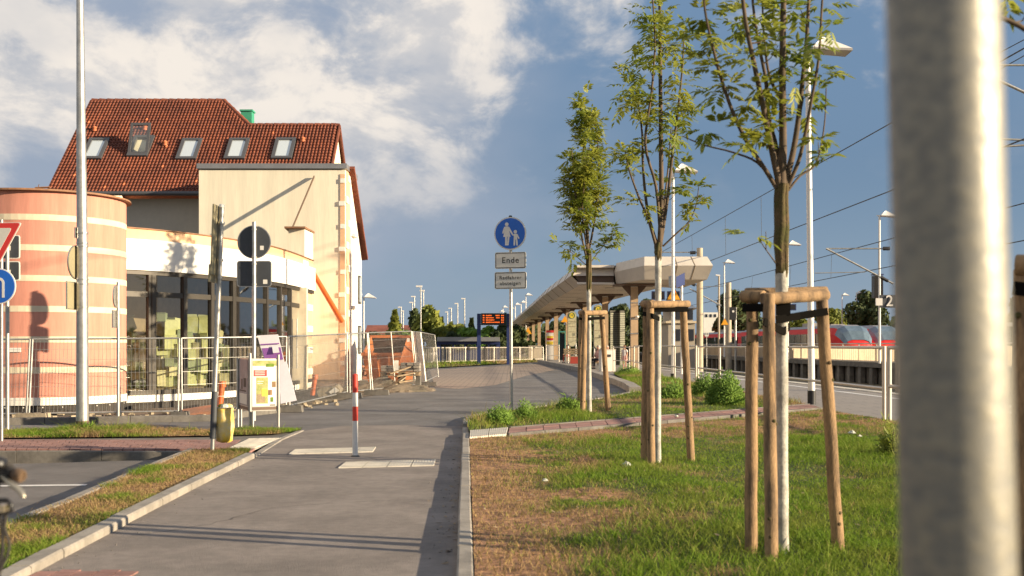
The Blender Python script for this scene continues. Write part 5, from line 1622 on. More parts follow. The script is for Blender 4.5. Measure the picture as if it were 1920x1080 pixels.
# ================================================================== STREET TREES WITH STAKES
def compound_leaf(mb, base, d, L, n_pairs, wl):
    """pinnate leaf: drooping rachis with paired leaflets"""
    d = d.normalized()
    side = d.cross(Vector((0, 0, 1)))
    if side.length < .1: side = Vector((1, 0, 0))
    side.normalize()
    up = side.cross(d)
    pts_ = []
    for i in range(n_pairs + 2):
        f_ = i / (n_pairs + 1)
        pts_.append(base + d * L * f_ + Vector((0, 0, -1)) * L * .16 * f_ * f_)
    for i in range(1, n_pairs + 2):
        p = pts_[i]
        ax = (pts_[i] - pts_[i - 1]).normalized()
        opts = [(-1, .75), (1, .75)] if i <= n_pairs else [(0, 1)]
        for s_, k_ in opts:
            dd = (ax * .55 + side * s_ * .85 + up * random.uniform(-.25, .1)).normalized() if s_ else ax
            ln = wl * random.uniform(.8, 1.15)
            wv = dd.cross(up).normalized() * ln * .195
            m1 = p + dd * ln * .45 + up * random.uniform(-.006, .006)
            mb.add([p, m1 + wv, p + dd * ln + Vector((0, 0, -ln * .15)), m1 - wv], [(0, 1, 2), (0, 2, 3)])
def leaf_cluster(mb, c, r, n, wl, L=None, np_=4):
    for i in range(n):
        d = Vector((random.gauss(0, 1), random.gauss(0, .8), random.gauss(.25, .6)))
        d.normalize()
        compound_leaf(mb, c + d * r * random.uniform(.0, .35), d, (L or r) * random.uniform(.7, 1.15), np_, wl)
def crown_along(mb, path, per_m, r, wl, start=.25, np_=4):
    """leaf clusters along a limb, sparse near its base"""
    L = sum((b_ - a_).length for a_, b_ in zip(path, path[1:]))
    n = max(1, int(L * per_m))
    for i in range(n):
        f_ = start + (1 - start) * random.random()
        t_ = f_ * (len(path) - 1); k_ = min(int(t_), len(path) - 2)
        p = path[k_].lerp(path[k_ + 1], t_ - k_)
        leaf_cluster(mb, p + Vector((random.gauss(0, r * .35), random.gauss(0, r * .35), random.gauss(0, r * .25))), r, random.randint(3, 5), wl, r, np_)
def limb(pts_, Y, r0, r1, yvar=.0, seed_y=0.0):
    n = len(pts_)
    out = []
    for i, (x_, y_) in enumerate(pts_):
        out.append(A(x_, y_, Y + seed_y * i / max(1, n - 1)))
    out = smooth_pts(out, 4)
    return out, [r0 + (r1 - r0) * i / (len(out) - 1) for i in range(len(out))]
def tree(label, base_px, Y, white_top, fork_y, axis, rw, rb, limbs, clusters, wl, clr, leaf_m='leaf', density=1.0):
    b_ = Vector((A(base_px[0], 0, Y).x, Y, 0.05))
    t_ = thing('young_tree', label, 'tree', b_, 'staked young trees')
    f = lambda y_: A(axis(y_), y_, Y)
    zb = f(base_px[1])
    mb = MB()
    ys = np.linspace(base_px[1], white_top, 9)
    pts_ = [b_ + Vector((0, 0, -.1))] + [f(y_) for y_ in ys]
    rr = [rw * 1.35, rw * 1.2] + [rw * (1.0 + .06 * math.sin(i * 2.1)) for i in range(8)]
    mb.tube(pts_, rr, 16, False)
    for q_ in range(len(mb.v) - 16, len(mb.v)):          # ragged upper edge of the lime wash
        x_, y_, z_ = mb.v[q_]; mb.v[q_] = (x_, y_, z_ + random.uniform(-.045, .025))
    obj('painted_trunk', mb, 'whitewash', t_)
    mb = MB()
    ys = np.concatenate([[white_top + .10 * F / Y, white_top - 2], np.linspace(white_top, fork_y, 7)[2:]])
    pts_ = [f(y_) + Vector((random.uniform(-.004, .004), 0, 0)) for y_ in ys]
    mb.tube(pts_, [rw * .94, rw * 1.02] + [rb * (.98 - .07 * i) for i in range(1, 6)], 14)
    for a_ in (.3, 2.2, 4.1, 5.3):        # fused stems that show as ridges
        sp_ = [p + Vector((math.cos(a_ + i * .12), math.sin(a_ + i * .12), 0)) * rb * (.50 + .05 * math.sin(i * 2 + a_)) for i, p in enumerate(pts_)]
        mb.tube(sp_, [rb * .20, rb * .36] + [rb * (.56 - .035 * i + .05 * math.sin(i * 1.7 + a_)) for i in range(1, 6)], 10)
    obj('trunk', mb, 'bark', t_)
    cr = MB()
    for pts0, r0, r1, dy, dens in limbs:
        path, rad = limb(pts0, Y, r0, r1, 0, dy)
        mb = MB(); mb.tube(path, [r_ * .78 for r_ in rad], 8)
        # side twigs
        for k_ in range(int(1.6 * dens) + 1):
            i = random.randrange(len(path) // 3, len(path) - 1)
            d = Vector((random.uniform(-1, 1), random.uniform(-.7, .7), random.uniform(.2, 1))).normalized()
            ln = clr * random.uniform(.8, 1.8)
            tip = path[i] + d * ln
            mb.tube([path[i], path[i].lerp(tip, .5) + Vector((0, 0, -.02)), tip], [max(rad[i] * .4, .003), .003, .002], 5)
            if dens > .2:
                leaf_cluster(cr, tip, clr, random.randint(3, 5), wl)
        obj('branch', mb, 'twig', t_)
        if dens > 0:
            crown_along(cr, path, 4.2 * dens * density, clr, wl, start=.34)
    for x_, y_, r_, n in clusters:
        leaf_cluster(cr, A(x_, y_, Y + random.uniform(-.2, .2)), r_ * Y / F, n, wl, r_ * Y / F)
    o = obj('crown', cr, leaf_m, t_); stuff(o)
    return t_
def stakes(label, Y, legs, bars, strap, rad=.037):
    c_ = Vector((A(legs[0][0][0], 0, Y).x, Y, 0.05))
    s_ = thing('tree_stakes', label, 'tree stakes', c_, 'wooden tree stake frames')
    for (bx_, by_), (tx_, ty_), dy in legs:
        Yb_ = Y + dy
        p = G(bx_, by_, .06) if False else Vector((A(bx_, 0, Yb_).x, Yb_, 0.0))
        q = A(tx_, ty_, Y + dy * .55)
        mb = MB(); n = 8
        pts_ = [p.lerp(q, i / n) + Vector((random.uniform(-.003, .003), 0, 0)) for i in range(n + 1)]
        mb.tube(pts_, [rad * (1.06 - .1 * i / n + random.uniform(-.02, .02)) for i in range(n + 1)], 14); so_ = obj('stake', mb, 'wood', s_)
        for k_ in range(4):                               # dark knots standing slightly proud
            c0_ = p.lerp(q, random.uniform(.12, .93)); a_ = random.uniform(math.pi * 1.05, math.pi * 1.95)
            nv_ = Vector((math.cos(a_), math.sin(a_), 0)); kb_ = MB()
            kb_.tube([c0_ + nv_ * rad * .86, c0_ + nv_ * (rad + .002), c0_ + nv_ * (rad + .005)], [rad * .34, rad * .30, rad * .12], 8)
            obj('knot', kb_, 'bark', so_)
    for (x0, y0, d0), (x1, y1, d1) in bars:
        a_, b_ = A(x0, y0, Y + d0), A(x1, y1, Y + d1)
        mb = MB(); mb.tube([a_, a_.lerp(b_, .02), a_.lerp(b_, .4), a_.lerp(b_, .98), b_], [rad * .93, rad, rad * .94, rad * .98, rad * .9], 14); obj('cross_bar', mb, 'wood', s_)
    for pts0, w in strap:
        pts_ = [A(x_, y_, Y + d) for x_, y_, d in pts0]
        mb = MB()
        for a_, b_ in zip(pts_, pts_[1:]):
            mb.bar(a_, b_, .008, w, up=(0, 0, 1))
        obj('strap', mb, 'strap', s_)
    return s_

# near tree -----------------------------------------------------------------
Y1 = 6.63
ax1 = lambda y_: 1467 - (1060 - y_) * 0.003
T1 = [
    ([(1466, 350), (1467, 300), (1468, 270), (1467, 160), (1468, 60), (1470, -60), (1472, -180)], .038, .016, .05, 1.1),
    ([(1462, 350), (1447, 280), (1432, 205), (1414, 120), (1398, 40), (1386, -70), (1380, -160)], .026, .010, -.25, 1.25),
    ([(1463, 345), (1456, 280), (1440, 215), (1436, 150), (1424, 90), (1412, 10), (1405, -110)], .022, .008, .25, 1.0),
    ([(1456, 352), (1436, 320), (1400, 265), (1372, 205), (1350, 140), (1336, 85), (1322, 20), (1315, -70)], .019, .007, -.15, 1.2),
    ([(1454, 348), (1420, 305), (1372, 285), (1320, 272), (1279, 255)], .011, .004, .15, 0.0),
    ([(1472, 345), (1486, 290), (1496, 230), (1505, 150), (1512, 80), (1517, -10), (1524, -140)], .026, .010, .2, 1.0),
    ([(1477, 350), (1498, 300), (1512, 240), (1522, 185), (1535, 110), (1540, 30), (1545, -60)], .017, .007, -.2, .9),
    ([(1478, 357), (1500, 330), (1528, 310), (1540, 270), (1547, 220), (1549, 165)], .010, .004, .1, 0.0),
    ([(1462, 505), (1452, 490), (1432, 462), (1424, 447)], .006, .003, -.1, 0.0),
    ([(1470, 190), (1452, 165), (1440, 130), (1432, 60), (1428, -40)], .016, .006, .3, .9),
]
C1 = [(1322, 246, 22, 6), (1412, 440, 36, 5), (1402, 195, 30, 7), (1398, 272, 32, 8), (1420, 265, 26, 6), (1458, 205, 34, 8), (1466, 232, 26, 6), (1436, 240, 34, 7), (1534, 262, 26, 7), (1552, 292, 24, 4), (1538, 292, 22, 5),
      (1540, 140, 34, 7), (1556, 50, 26, 6), (1530, 170, 24, 5), (1310, 30, 40, 9), (1300, 70, 34, 8), (1330, 70, 40, 9), (1318, 110, 34, 7), (1350, 170, 40, 9), (1340, 130, 34, 7), (1390, 110, 40, 8), (1410, 60, 44, 9), (1440, 80, 44, 9), (1420, 20, 50, 10), (1480, 30, 40, 8), (1500, 100, 36, 7), (1495, 150, 36, 7), (1540, 10, 36, 7), (1370, 30, 40, 8), (1450, 140, 34, 6), (1345, 235, 24, 4), (1376, 240, 26, 5)]
tree('young tree with open crown and mossy trunk above white painted stem, nearest on the lawn', (1467, 1062), Y1, 508, 345, ax1, .036, .047, T1, [(a, b, r, max(3, int(n * .75))) for a, b, r, n in C1], .070, .100, density=.22)
stakes('bark-free round timber stake frame with black straps around the largest staked tree', Y1,
       [((1408, 1058), (1410, 552), .02), ((1447, 1075), (1441, 552), -.25), ((1573, 1068), (1540, 553), .10)],
       [((1393, 556, .02), (1432, 556, -.1)), ((1430, 561, -.14), (1550, 553, .06)), ((1398, 551, .08), (1550, 548, .12))],
       [([(1392, 577, -.04), (1432, 577, -.15)], .048), ([(1432, 603, -.20), (1470, 622, -.07), (1480, 612, .06)], .045), ([(1455, 600, -.07), (1500, 592, -.02), (1552, 584, .0)], .045), ([(1455, 575, -.05), (1482, 575, -.05)], .10)])
# middle tree -----------------------------------------------------------------
Y2 = 11.8
ax2 = lambda y_: 1233 + (878 - y_) * 0.003
T2 = [
    ([(1237, 462), (1240, 380), (1239, 250), (1238, 120), (1237, 0), (1236, -90)], .038, .016, .1, .95),
    ([(1232, 468), (1215, 410), (1198, 370), (1180, 320), (1172, 285)], .022, .007, -.3, 1.1),
    ([(1233, 462), (1215, 400), (1206, 320), (1204, 250), (1196, 190), (1188, 150)], .024, .008, .3, 1.2),
    ([(1238, 440), (1230, 350), (1210, 270), (1222, 170), (1228, 80), (1224, 0), (1220, -90)], .022, .008, -.2, 1.2),
    ([(1240, 450), (1252, 370), (1262, 280), (1272, 200), (1280, 120), (1282, 60)], .024, .009, .2, 1.2),
    ([(1243, 462), (1268, 438), (1292, 415), (1305, 385), (1310, 350)], .014, .005, -.1, .8),
    ([(1240, 440), (1246, 380), (1254, 300), (1258, 240)], .018, .007, .35, 1.0),
]
C2 = [(1185, 180, 34, 14), (1192, 130, 34, 14), (1276, 160, 34, 14), (1266, 215, 34, 14), (1218, 45, 36, 14), (1240, 90, 30, 12), (1180, 320, 26, 8), (1178, 160, 34, 12), (1172, 195, 28, 9), (1196, 110, 28, 9), (1170, 290, 26, 10), (1178, 265, 24, 7), (1176, 375, 26, 6), (1205, 385, 28, 8), (1300, 355, 28, 9), (1312, 385, 20, 5), (1280, 355, 24, 6), (1275, 190, 34, 12), (1285, 215, 28, 9), (1260, 130, 30, 9), (1230, 60, 36, 12), (1222, 20, 34, 10), (1270, 245, 30, 9), (1262, 285, 24, 7), (1215, 200, 30, 9), (1200, 230, 28, 8), (1240, 345, 26, 7), (1265, 95, 30, 9), (1212, 85, 30, 9), (1246, 20, 24, 6), (1290, 395, 20, 5), (1225, 370, 24, 6), (1285, 310, 18, 4)]
tree('taller young tree with narrow leafy crown and white stem, second along the row', (1232, 880), Y2, 482, 455, ax2, .034, .044, T2, [(a, b, r, max(4, int(n * .85))) for a, b, r, n in C2], .080, .130, density=.45)
stakes('stake frame of the second tree, before the yellow warning triangle', Y2,
       [((1208, 874), (1213, 566), .1), ((1221, 881), (1219, 566), -.3), ((1296, 880), (1281, 572), .15)],
       [((1206, 570, .05), (1224, 569, -.18)), ((1217, 571, -.22), (1291, 570, .10))],
       [([(1206, 588, -.06), (1224, 592, -.25), (1236, 598, -.08)], .045), ([(1226, 580, -.1), (1290, 580, .0)], .055)], .040)
# far tree -----------------------------------------------------------------
Y3 = 21.0
ax3 = lambda y_: 1105 - (778 - y_) * 0.004
T3 = [
    ([(1102, 480), (1100, 400), (1096, 320), (1093, 250), (1086, 180)], .045, .012, .1, 1.5),
    ([(1101, 490), (1090, 440), (1082, 390), (1076, 330), (1072, 280)], .028, .010, -.4, 1.5),
    ([(1102, 480), (1112, 430), (1120, 370), (1122, 310), (1120, 260), (1112, 220)], .028, .010, .4, 1.5),
    ([(1102, 500), (1080, 480), (1064, 468)], .014, .006, -.2, .7),
    ([(1103, 498), (1124, 470), (1140, 450), (1154, 438)], .014, .006, .2, .7),
    ([(1101, 470), (1092, 400), (1096, 340), (1104, 280)], .022, .010, -.6, 1.5),
]
C3 = [(1088, 360, 34, 26), (1106, 350, 34, 26), (1072, 350, 26, 18), (1094, 395, 34, 26), (1098, 320, 30, 20), (1094, 200, 20, 10), (1086, 190, 14, 5), (1078, 240, 20, 9), (1110, 230, 22, 10), (1066, 300, 18, 9), (1120, 290, 20, 9), (1066, 345, 22, 14), (1080, 370, 30, 22), (1100, 380, 34, 26), (1118, 350, 26, 18), (1094, 340, 30, 20), (1108, 410, 26, 14), (1078, 400, 26, 14), (1064, 375, 18, 9), (1128, 400, 16, 7), (1092, 300, 26, 13), (1104, 265, 24, 11), (1062, 462, 20, 8), (1075, 488, 16, 6), (1150, 445, 22, 9), (1138, 460, 16, 6), (1128, 432, 16, 6), (1110, 480, 14, 5), (1072, 430, 16, 6), (1160, 438, 12, 4)]
tree('smallest young tree with dense spindle crown beside the bus shelter canopy, third along the row', (1104, 780), Y3, 542, 470, ax3, .042, .060, T3, C3, .105, .165, density=1.9)
stakes('small stake frame of the third tree beside the bus lane', Y3,
       [((1087, 778), (1090, 587), .2), ((1092, 779), (1097, 588), -.3), ((1141, 776), (1128, 588), .3)],
       [((1088, 586, .1), (1098, 586, -.2)), ((1094, 587, -.2), (1136, 586, .2))],
       [([(1086, 597, -.1), (1100, 600, -.2)], .05), ([(1098, 598, -.1), (1134, 596, .1)], .055)], .050)
# tree at the right edge, mostly out of the picture
Y4 = 4.15
ax4 = lambda y_: 2065 - (1060 - y_) * 0.01
T4 = [
    ([(2060, 300), (2058, 180), (2050, 40), (2045, -120)], .035, .014, .05, .8),
    ([(2058, 320), (2010, 200), (1960, 90), (1922, 55), (1880, 34), (1850, 20)], .020, .009, -.05, 0.0),
    ([(2056, 300), (2000, 130), (1940, 10), (1912, -40), (1890, -120)], .022, .010, .05, .5),
    ([(2062, 310), (2120, 200), (2160, 60), (2180, -100)], .022, .010, .1, .9),
]
C4 = [(1885, -8, 30, 4), (1900, -30, 60, 6), (1875, -25, 40, 5)]
tree('young tree at the picture edge with a bare branch reaching in beside the steel pole', (2065, 1400), Y4, 520, 300, ax4, .036, .046, T4, C4, .060, .12)
stakes('blurred dark stake frame at the edge beyond the steel pole', Y4,
       [((1918, 1400), (1920, 505), .02), ((2040, 1400), (2030, 505), -.2), ((2200, 1400), (2170, 505), .2)],
       [((1905, 497, .0), (2060, 497, -.15)), ((2020, 497, -.15), (2185, 497, .1))],
       [([(1900, 540, -.06), (2060, 560, -.06)], .05)], .04)

# bushes and weeds on the island
def bush(label, px_, py_top, hw, n, wl, material, name='bush', cat='bush', zscale=1.0):
    p = G(px_, 0 + py_top[1]); Yb_ = p.y; u = Yb_ / F
    h = (py_top[1] - py_top[0]) * u; w = hw * u
    b_ = thing(name, label, cat, p)
    mb = MB(); st_ = MB()
    for i in range(n):
        a_ = random.uniform(0, 2 * math.pi); e_ = math.acos(random.uniform(0, 1)); rr = random.random() ** .4
        c_ = p + Vector((math.cos(a_) * math.sin(e_) * w * rr, math.sin(a_) * math.sin(e_) * w * rr, .05 + math.cos(e_) * h * rr * (1 + .25 * math.sin(3 * a_)) * (1 if name == 'bush' else random.uniform(.45, 1.25))))
        d = Vector((random.gauss(0, 1), random.gauss(0, 1), random.gauss(.5, .8))).normalized()
        side = d.orthogonal().normalized() * wl * (.28 if name == 'bush' else .13)
        ln = wl * random.uniform(.6, 1.4) * (1 if name == 'bush' else 1.7)
        mb.add([c_, c_ + d * ln * .5 + side, c_ + d * ln, c_ + d * ln * .5 - side], [(0, 1, 2, 3)])
    for i in range(9):
        tip = p + Vector((random.uniform(-w, w) * .6, random.uniform(-w, w) * .6, h * random.uniform(.6, 1.0)))
        st_.tube([p + Vector((random.uniform(-.05, .05), 0, 0)), p.lerp(tip, .5), tip], [.008, .006, .003], 5)
    obj('stem', st_, 'twig', b_)['kind'] = 'stuff'
    stuff(obj('leaves', mb, material, b_))
    return b_
bush('round leafy green bush beside the platform railing', 1360, (708, 764), 38, 7000, .055, 'leaf_bush')
bush('low green weed clump behind the round bush', 1322, (708, 745), 24, 2200, .06, 'leaf_bush')
bush('weed clump sprouting at the kerb corner left of the sign post', 938, (772, 803), 26, 1700, .06, 'leaf_bush', 'weed_clump', 'weeds')
bush('weed clump at the foot of the pedestrian sign post', 985, (766, 795), 20, 1200, .06, 'leaf_bush', 'weed_clump', 'weeds')
bush('loose weeds at the foot of the small stake frame', 1068, (752, 778), 26, 900, .07, 'leaf_bush', 'weed_clump', 'weeds')
bush('weeds growing around the foot of the first canopy column', 1180, (690, 704), 24, 800, .1, 'leaf_bush', 'weed_clump', 'weeds')
bush('weeds behind the second tree near the railing', 1262, (722, 752), 30, 1400, .08, 'leaf_bush', 'weed_clump', 'weeds')
bush('tall yellowish weeds at the lawn edge by the steel pole', 1668, (805, 868), 20, 800, .06, 'leaf', 'weed_clump', 'weeds')
bush('weeds by the foot of the lamp mast', 166, (800, 812), 12, 200, .05, 'leaf_bush', 'weed_clump', 'weeds')
# ================================================================== STATION
# ---- canopy
cn = thing('platform_canopy', 'long beige bus and platform canopy on a row of square columns', 'canopy', (5.6, 55.7, 0))
secs = [(56, 2.95, 8.55), (78, 2.2, 6.95), (95, 1.85, 5.9), (133, .95, 4.3), (190, -.5, 2.2)]
zb_, zm_, zt_ = 4.35, 4.80, 5.30
def loft_strip(name, fa, fb, m_):
    mb = MB()
    vs_ = [fa(s_) for s_ in secs] + [fb(s_) for s_ in secs]; n = len(secs)
    mb.add(vs_, [(i, i + 1, i + 1 + n, i + n) for i in range(n - 1)])
    return obj(name, mb, m_, cn)
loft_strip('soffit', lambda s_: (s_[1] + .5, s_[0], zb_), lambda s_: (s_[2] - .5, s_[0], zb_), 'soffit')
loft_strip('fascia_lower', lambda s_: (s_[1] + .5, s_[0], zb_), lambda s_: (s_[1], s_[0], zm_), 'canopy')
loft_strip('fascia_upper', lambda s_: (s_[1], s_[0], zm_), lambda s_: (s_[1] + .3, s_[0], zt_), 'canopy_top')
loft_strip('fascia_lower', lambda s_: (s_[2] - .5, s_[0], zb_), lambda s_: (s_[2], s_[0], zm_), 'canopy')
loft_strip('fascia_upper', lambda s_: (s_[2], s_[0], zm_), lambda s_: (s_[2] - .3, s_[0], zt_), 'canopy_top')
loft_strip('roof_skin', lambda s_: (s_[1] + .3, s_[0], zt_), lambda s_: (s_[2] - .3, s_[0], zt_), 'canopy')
# soffit joints
for k_ in range(24):
    y_ = 57 + k_ * 4.5
    f_ = np.interp(y_, [s_[0] for s_ in secs], [s_[1] for s_ in secs]); g_ = np.interp(y_, [s_[0] for s_ in secs], [s_[2] for s_ in secs])
    mb = MB(); mb.box(((f_ + g_) / 2, y_, zb_ - .004), (g_ - f_ - 1.1, .04, .006)); obj('soffit_joint', mb, 'brown_steel', cn)
for k_ in range(9):
    y_ = 59 + k_ * 7.0
    f_ = np.interp(y_, [s_[0] for s_ in secs], [s_[1] for s_ in secs]); g_ = np.interp(y_, [s_[0] for s_ in secs], [s_[2] for s_ in secs])
    mb = MB(); mb.disc((f_ + (g_ - f_) * .42, y_, zb_ - .02), (0, 0, 1), .26, .03, 16); obj('downlight', mb, 'lamp_glow', cn)
# head piece towards the camera
hp = [A(1152, 500, 55.9), A(1208, 500, 51.5), A(1337, 497, 51.5), A(1338, 497, 60)]
def zrow(z, ins):
    return [(hp[0].x + ins * .3, 56.0, z), (hp[1].x + ins * .15, hp[1].y + ins, z), (hp[2].x - ins * .6, hp[2].y + ins, z), (hp[2].x - ins * .6, 60, z)]
mid, top_, bot = zrow(4.98, 0), zrow(5.42, .35), zrow(4.36, .35)
for a_, b_, m_, nm in ((bot, mid, 'canopy', 'head_fascia_lower'), (mid, top_, 'canopy_top', 'head_fascia_upper')):
    for i in range(3):
        mb = MB(); mb.face([a_[i], a_[i + 1], b_[i + 1], b_[i]]); obj(nm, mb, m_, cn)
mb = MB(); mb.face(bot); obj('soffit', mb, 'soffit', cn)
mb = MB(); mb.face(top_); obj('roof_skin', mb, 'canopy', cn)
mb = MB(); mb.prism([(secs[0][1] + .45, 56.3, 4.42), (hp[0].x, 56.3, 4.42), (hp[0].x, 56.3, 4.80), (secs[0][1] + .2, 56.3, 4.80)], (0, .05, 0)); obj('end_shade_plate', mb, 'brown_steel', cn)  # dark plate painting in the shade of the open canopy end
mb = MB(); mb.prism([(secs[0][1] + .1, 56.1, 4.80), (hp[0].x, 56.1, 4.80), (hp[0].x, 56.35, 5.24), (secs[0][1] + .3, 56.35, 5.24)], (0, .04, 0)); obj('end_fascia', mb, 'canopy_top', cn)
mb = MB(); mb.bar((secs[0][1] + .3, 56.0, 5.26), (hp[0].x, 56.0, 5.26), .2, .12); mb.bar((secs[0][1] + .3, 56.0, 4.42), (hp[0].x, 56.0, 4.40), .15, .1); obj('end_edge', mb, 'canopy_top', cn)
mb = MB()
for i in range(7):
    x_ = secs[0][1] + .6 + i * .32; mb.bar((x_, 56.25, 4.45), (x_ + .1, 56.25, 4.78), .03, .03)
obj('end_truss', mb, 'brown_steel', cn)
# sheet joints across the fascias
for y_ in np.arange(60, 150, 5.0):
    f_ = float(np.interp(y_, [q[0] for q in secs], [q[1] for q in secs])); g_ = float(np.interp(y_, [q[0] for q in secs], [q[2] for q in secs]))
    mb = MB(); mb.bar((f_ + .49, y_, zb_), (f_ - .01, y_, zm_), .03, .02, up=(0, 1, 0)); mb.bar((f_ - .01, y_, zm_), (f_ + .29, y_, zt_), .03, .02, up=(0, 1, 0)); obj('fascia_joint', mb, 'wood_grey', cn)
for f_ in (.22, .48, .74):
    for a_, b_ in ((bot, mid), (mid, top_)):
        p, q = Vector(a_[1]).lerp(Vector(a_[2]), f_), Vector(b_[1]).lerp(Vector(b_[2]), f_)
        mb = MB(); mb.bar(p, q, .035, .02, up=(0, 1, 0)); obj('fascia_joint', mb, 'wood_grey', cn)
for x_, y_, Y_ in ((1189, 697, 55.7), (1134.5, 686, 67), (1097, 682, 79), (1065, 677, 91.5), (1042.5, 674, 103), (1026, 671, 118), (1011, 669, 131), (1000, 667, 146), (990, 665, 162)):
    X_ = A(x_, 0, Y_).x
    mb = MB(); w_ = .36
    mb.box((X_, Y_, 2.1), (w_, w_, 4.2)); cm = obj('column', mb, 'column', cn)
    mb = MB(); mb.box((X_, Y_, 4.30), (2.0, 1.6, .07)); 
    for s_ in (-1, 1):
        mb.prism([(X_ + s_ * .18, Y_ + .1, 3.75), (X_ + s_ * .62, Y_ + .1, 4.26), (X_ + s_ * .18, Y_ + .1, 4.26)], (0, -.2, 0))
    obj('bracket', mb, 'brown_steel', cm)
    if Y_ < 60:
        for z_ in (2.62, 3.42, 1.9):
            mb = MB(); mb.box((X_, Y_, z_), (w_ + .03, w_ + .03, .05)); obj('steel_band', mb, 'alu', cm)
        mb = MB(); mb.lathe((X_ + .12, Y_ - .3, 2.72), [(.02, -.06), (.09, -.03), (.09, .05), (.02, .07)], 12); mb.box((X_ + .12, Y_ - .22, 2.72), (.05, .1, .05)); obj('wall_lamp', mb, 'lamp_white', cm)

# ---- platform lamps
def lamp(label, x_, Y_, z0, z_top, foot=None, flip=False, lean=0.0):
    X_ = (x_ - 960) * Y_ / F
    p = Vector((X_, Y_, z0))
    l_ = thing('platform_lamp', label, 'street lamp', p, 'station lamps with white hoods')
    t_ = Vector((X_ + lean, Y_, z_top))
    r_ = .075
    mb = MB(); mb.tube([p, t_], [r_, .055], 14); obj('pole', mb, 'lamp_white', l_)
    if foot:
        mb = MB(); mb.tube([p, p + Vector((0, 0, foot))], .092, 14); obj('foot', mb, 'black', l_)
    s_ = -1 if flip else 1
    c_ = t_ + Vector((.06 * s_, 0, 0))
    L, Wd = .84, .55
    b4 = [c_ + Vector((0, -Wd / 2 * .7, 0)), c_ + Vector((L * s_, -Wd / 2, -.05)), c_ + Vector((L * s_, Wd / 2, -.05)), c_ + Vector((0, Wd / 2 * .7, 0))]
    ap = [c_ + Vector((L * .30 * s_, -.04, .26)), c_ + Vector((L * .42 * s_, .04, .26))]
    mb = MB(); mb.add(b4 + ap, [(0, 1, 5, 4), (1, 2, 5), (2, 3, 4, 5), (3, 0, 4)] ); obj('hood', mb, 'lamp_white', l_)
    lo4 = [v + Vector((0, 0, -.05)) for v in b4]
    mb = MB(); mb.add(b4 + lo4, [(0, 1, 5, 4), (1, 2, 6, 5), (2, 3, 7, 6), (3, 0, 4, 7), (4, 5, 6, 7), (3, 2, 1, 0)]); obj('light_tray', mb, 'lamp_glow', l_)
    mb = MB(); mb.bar(t_ + Vector((-.15 * s_, 0, -.01)), t_ + Vector((.15 * s_, 0, -.01)), .07, .06); obj('arm', mb, 'lamp_white', l_)
    return l_
def zt(y_, Y_): return E - (y_ - HY) * Y_ / F
lamp('tallest looking platform lamp with black foot rising behind the largest staked tree', 1522, 24.4, .02, zt(92, 24.4), .30, lean=-.09)
lamp('platform lamp rising behind the second staked tree and canopy end', 1262, 42.6, .02, zt(320, 42.6), .22)
lamp('platform lamp carrying the white number two board on the far platform', 1649, 63, .3, zt(404, 63))
lamp('far platform lamp beside the short concrete mast', 1358, 98, .3, zt(492, 98))
lamp('far platform lamp half hidden behind the largest tree trunk', 1477, 80, .3, zt(458, 80))
lamp('first of two small lamps above the leading railcar', 1579, 150, -1, zt(553, 150))
lamp('second of two small lamps above the leading railcar', 1606, 150, -1, zt(549, 150))
lamp('lamp before the house gable, hood over the hedge', 682, 82, 0, zt(557, 82))
for i, (x_, y_, Y_, lab) in enumerate(((986, 553, 150, 'small platform lamp nearest the canopy edge beside the sign post'), (977, 567, 160, 'small platform lamp second from the canopy edge beside the sign post'), (966, 571, 170, 'small platform lamp just behind the pedestrian sign post'), (955, 578, 190, 'small platform lamp over the display board post'), (943, 576, 185, 'small platform lamp above the departure display'), (938, 584, 210, 'tiny platform lamp behind the departure display'))):
    lamp(lab, x_, Y_, 0, zt(y_, Y_))
# road lamps far off: slim poles with flat heads
def road_lamp(label, x_, Y_, y_top, head=.5):
    X_ = (x_ - 960) * Y_ / F
    r_ = thing('road_lamp', label, 'street lamp', Vector((X_, Y_, 0)), 'slim road lamps far off')
    z_ = zt(y_top, Y_)
    mb = MB(); mb.tube([(X_, Y_, 0), (X_, Y_, z_)], .055 * Y_ / 110, 8); obj('pole', mb, 'galv', r_)
    mb = MB(); mb.box((X_ - head * .3, Y_, z_), (head, .3, .14)); obj('lamp_head', mb, 'lamp_white', r_)
for x_, Y_, y_, lab in ((676, 84, 552, 'slim lamp pole touching the house gable edge'), (752, 150, 576, 'slim lamp beside the yellow green tree'), (756, 165, 583, 'shorter slim lamp just right of the yellow green tree'), (777, 140, 556, 'tall slim lamp left of the second bright tree'), (773, 150, 567, 'slim lamp close behind the tall slim lamp'), (789, 95, 537, 'tallest thick road lamp standing before the second bright tree'), (794, 120, 545, 'road lamp directly behind the tallest thick road lamp'), (858, 150, 569, 'slim lamp over the bus shelter roof'), (871, 140, 560, 'slim lamp with bright head over the bus shelter roof'), (846, 170, 578, 'faint lamp above the round hedge'), (839, 180, 585, 'faint lamp left of the round hedge'), (828, 160, 598, 'short lamp at the pointed conifer')):
    road_lamp(lab, x_, Y_, y_)

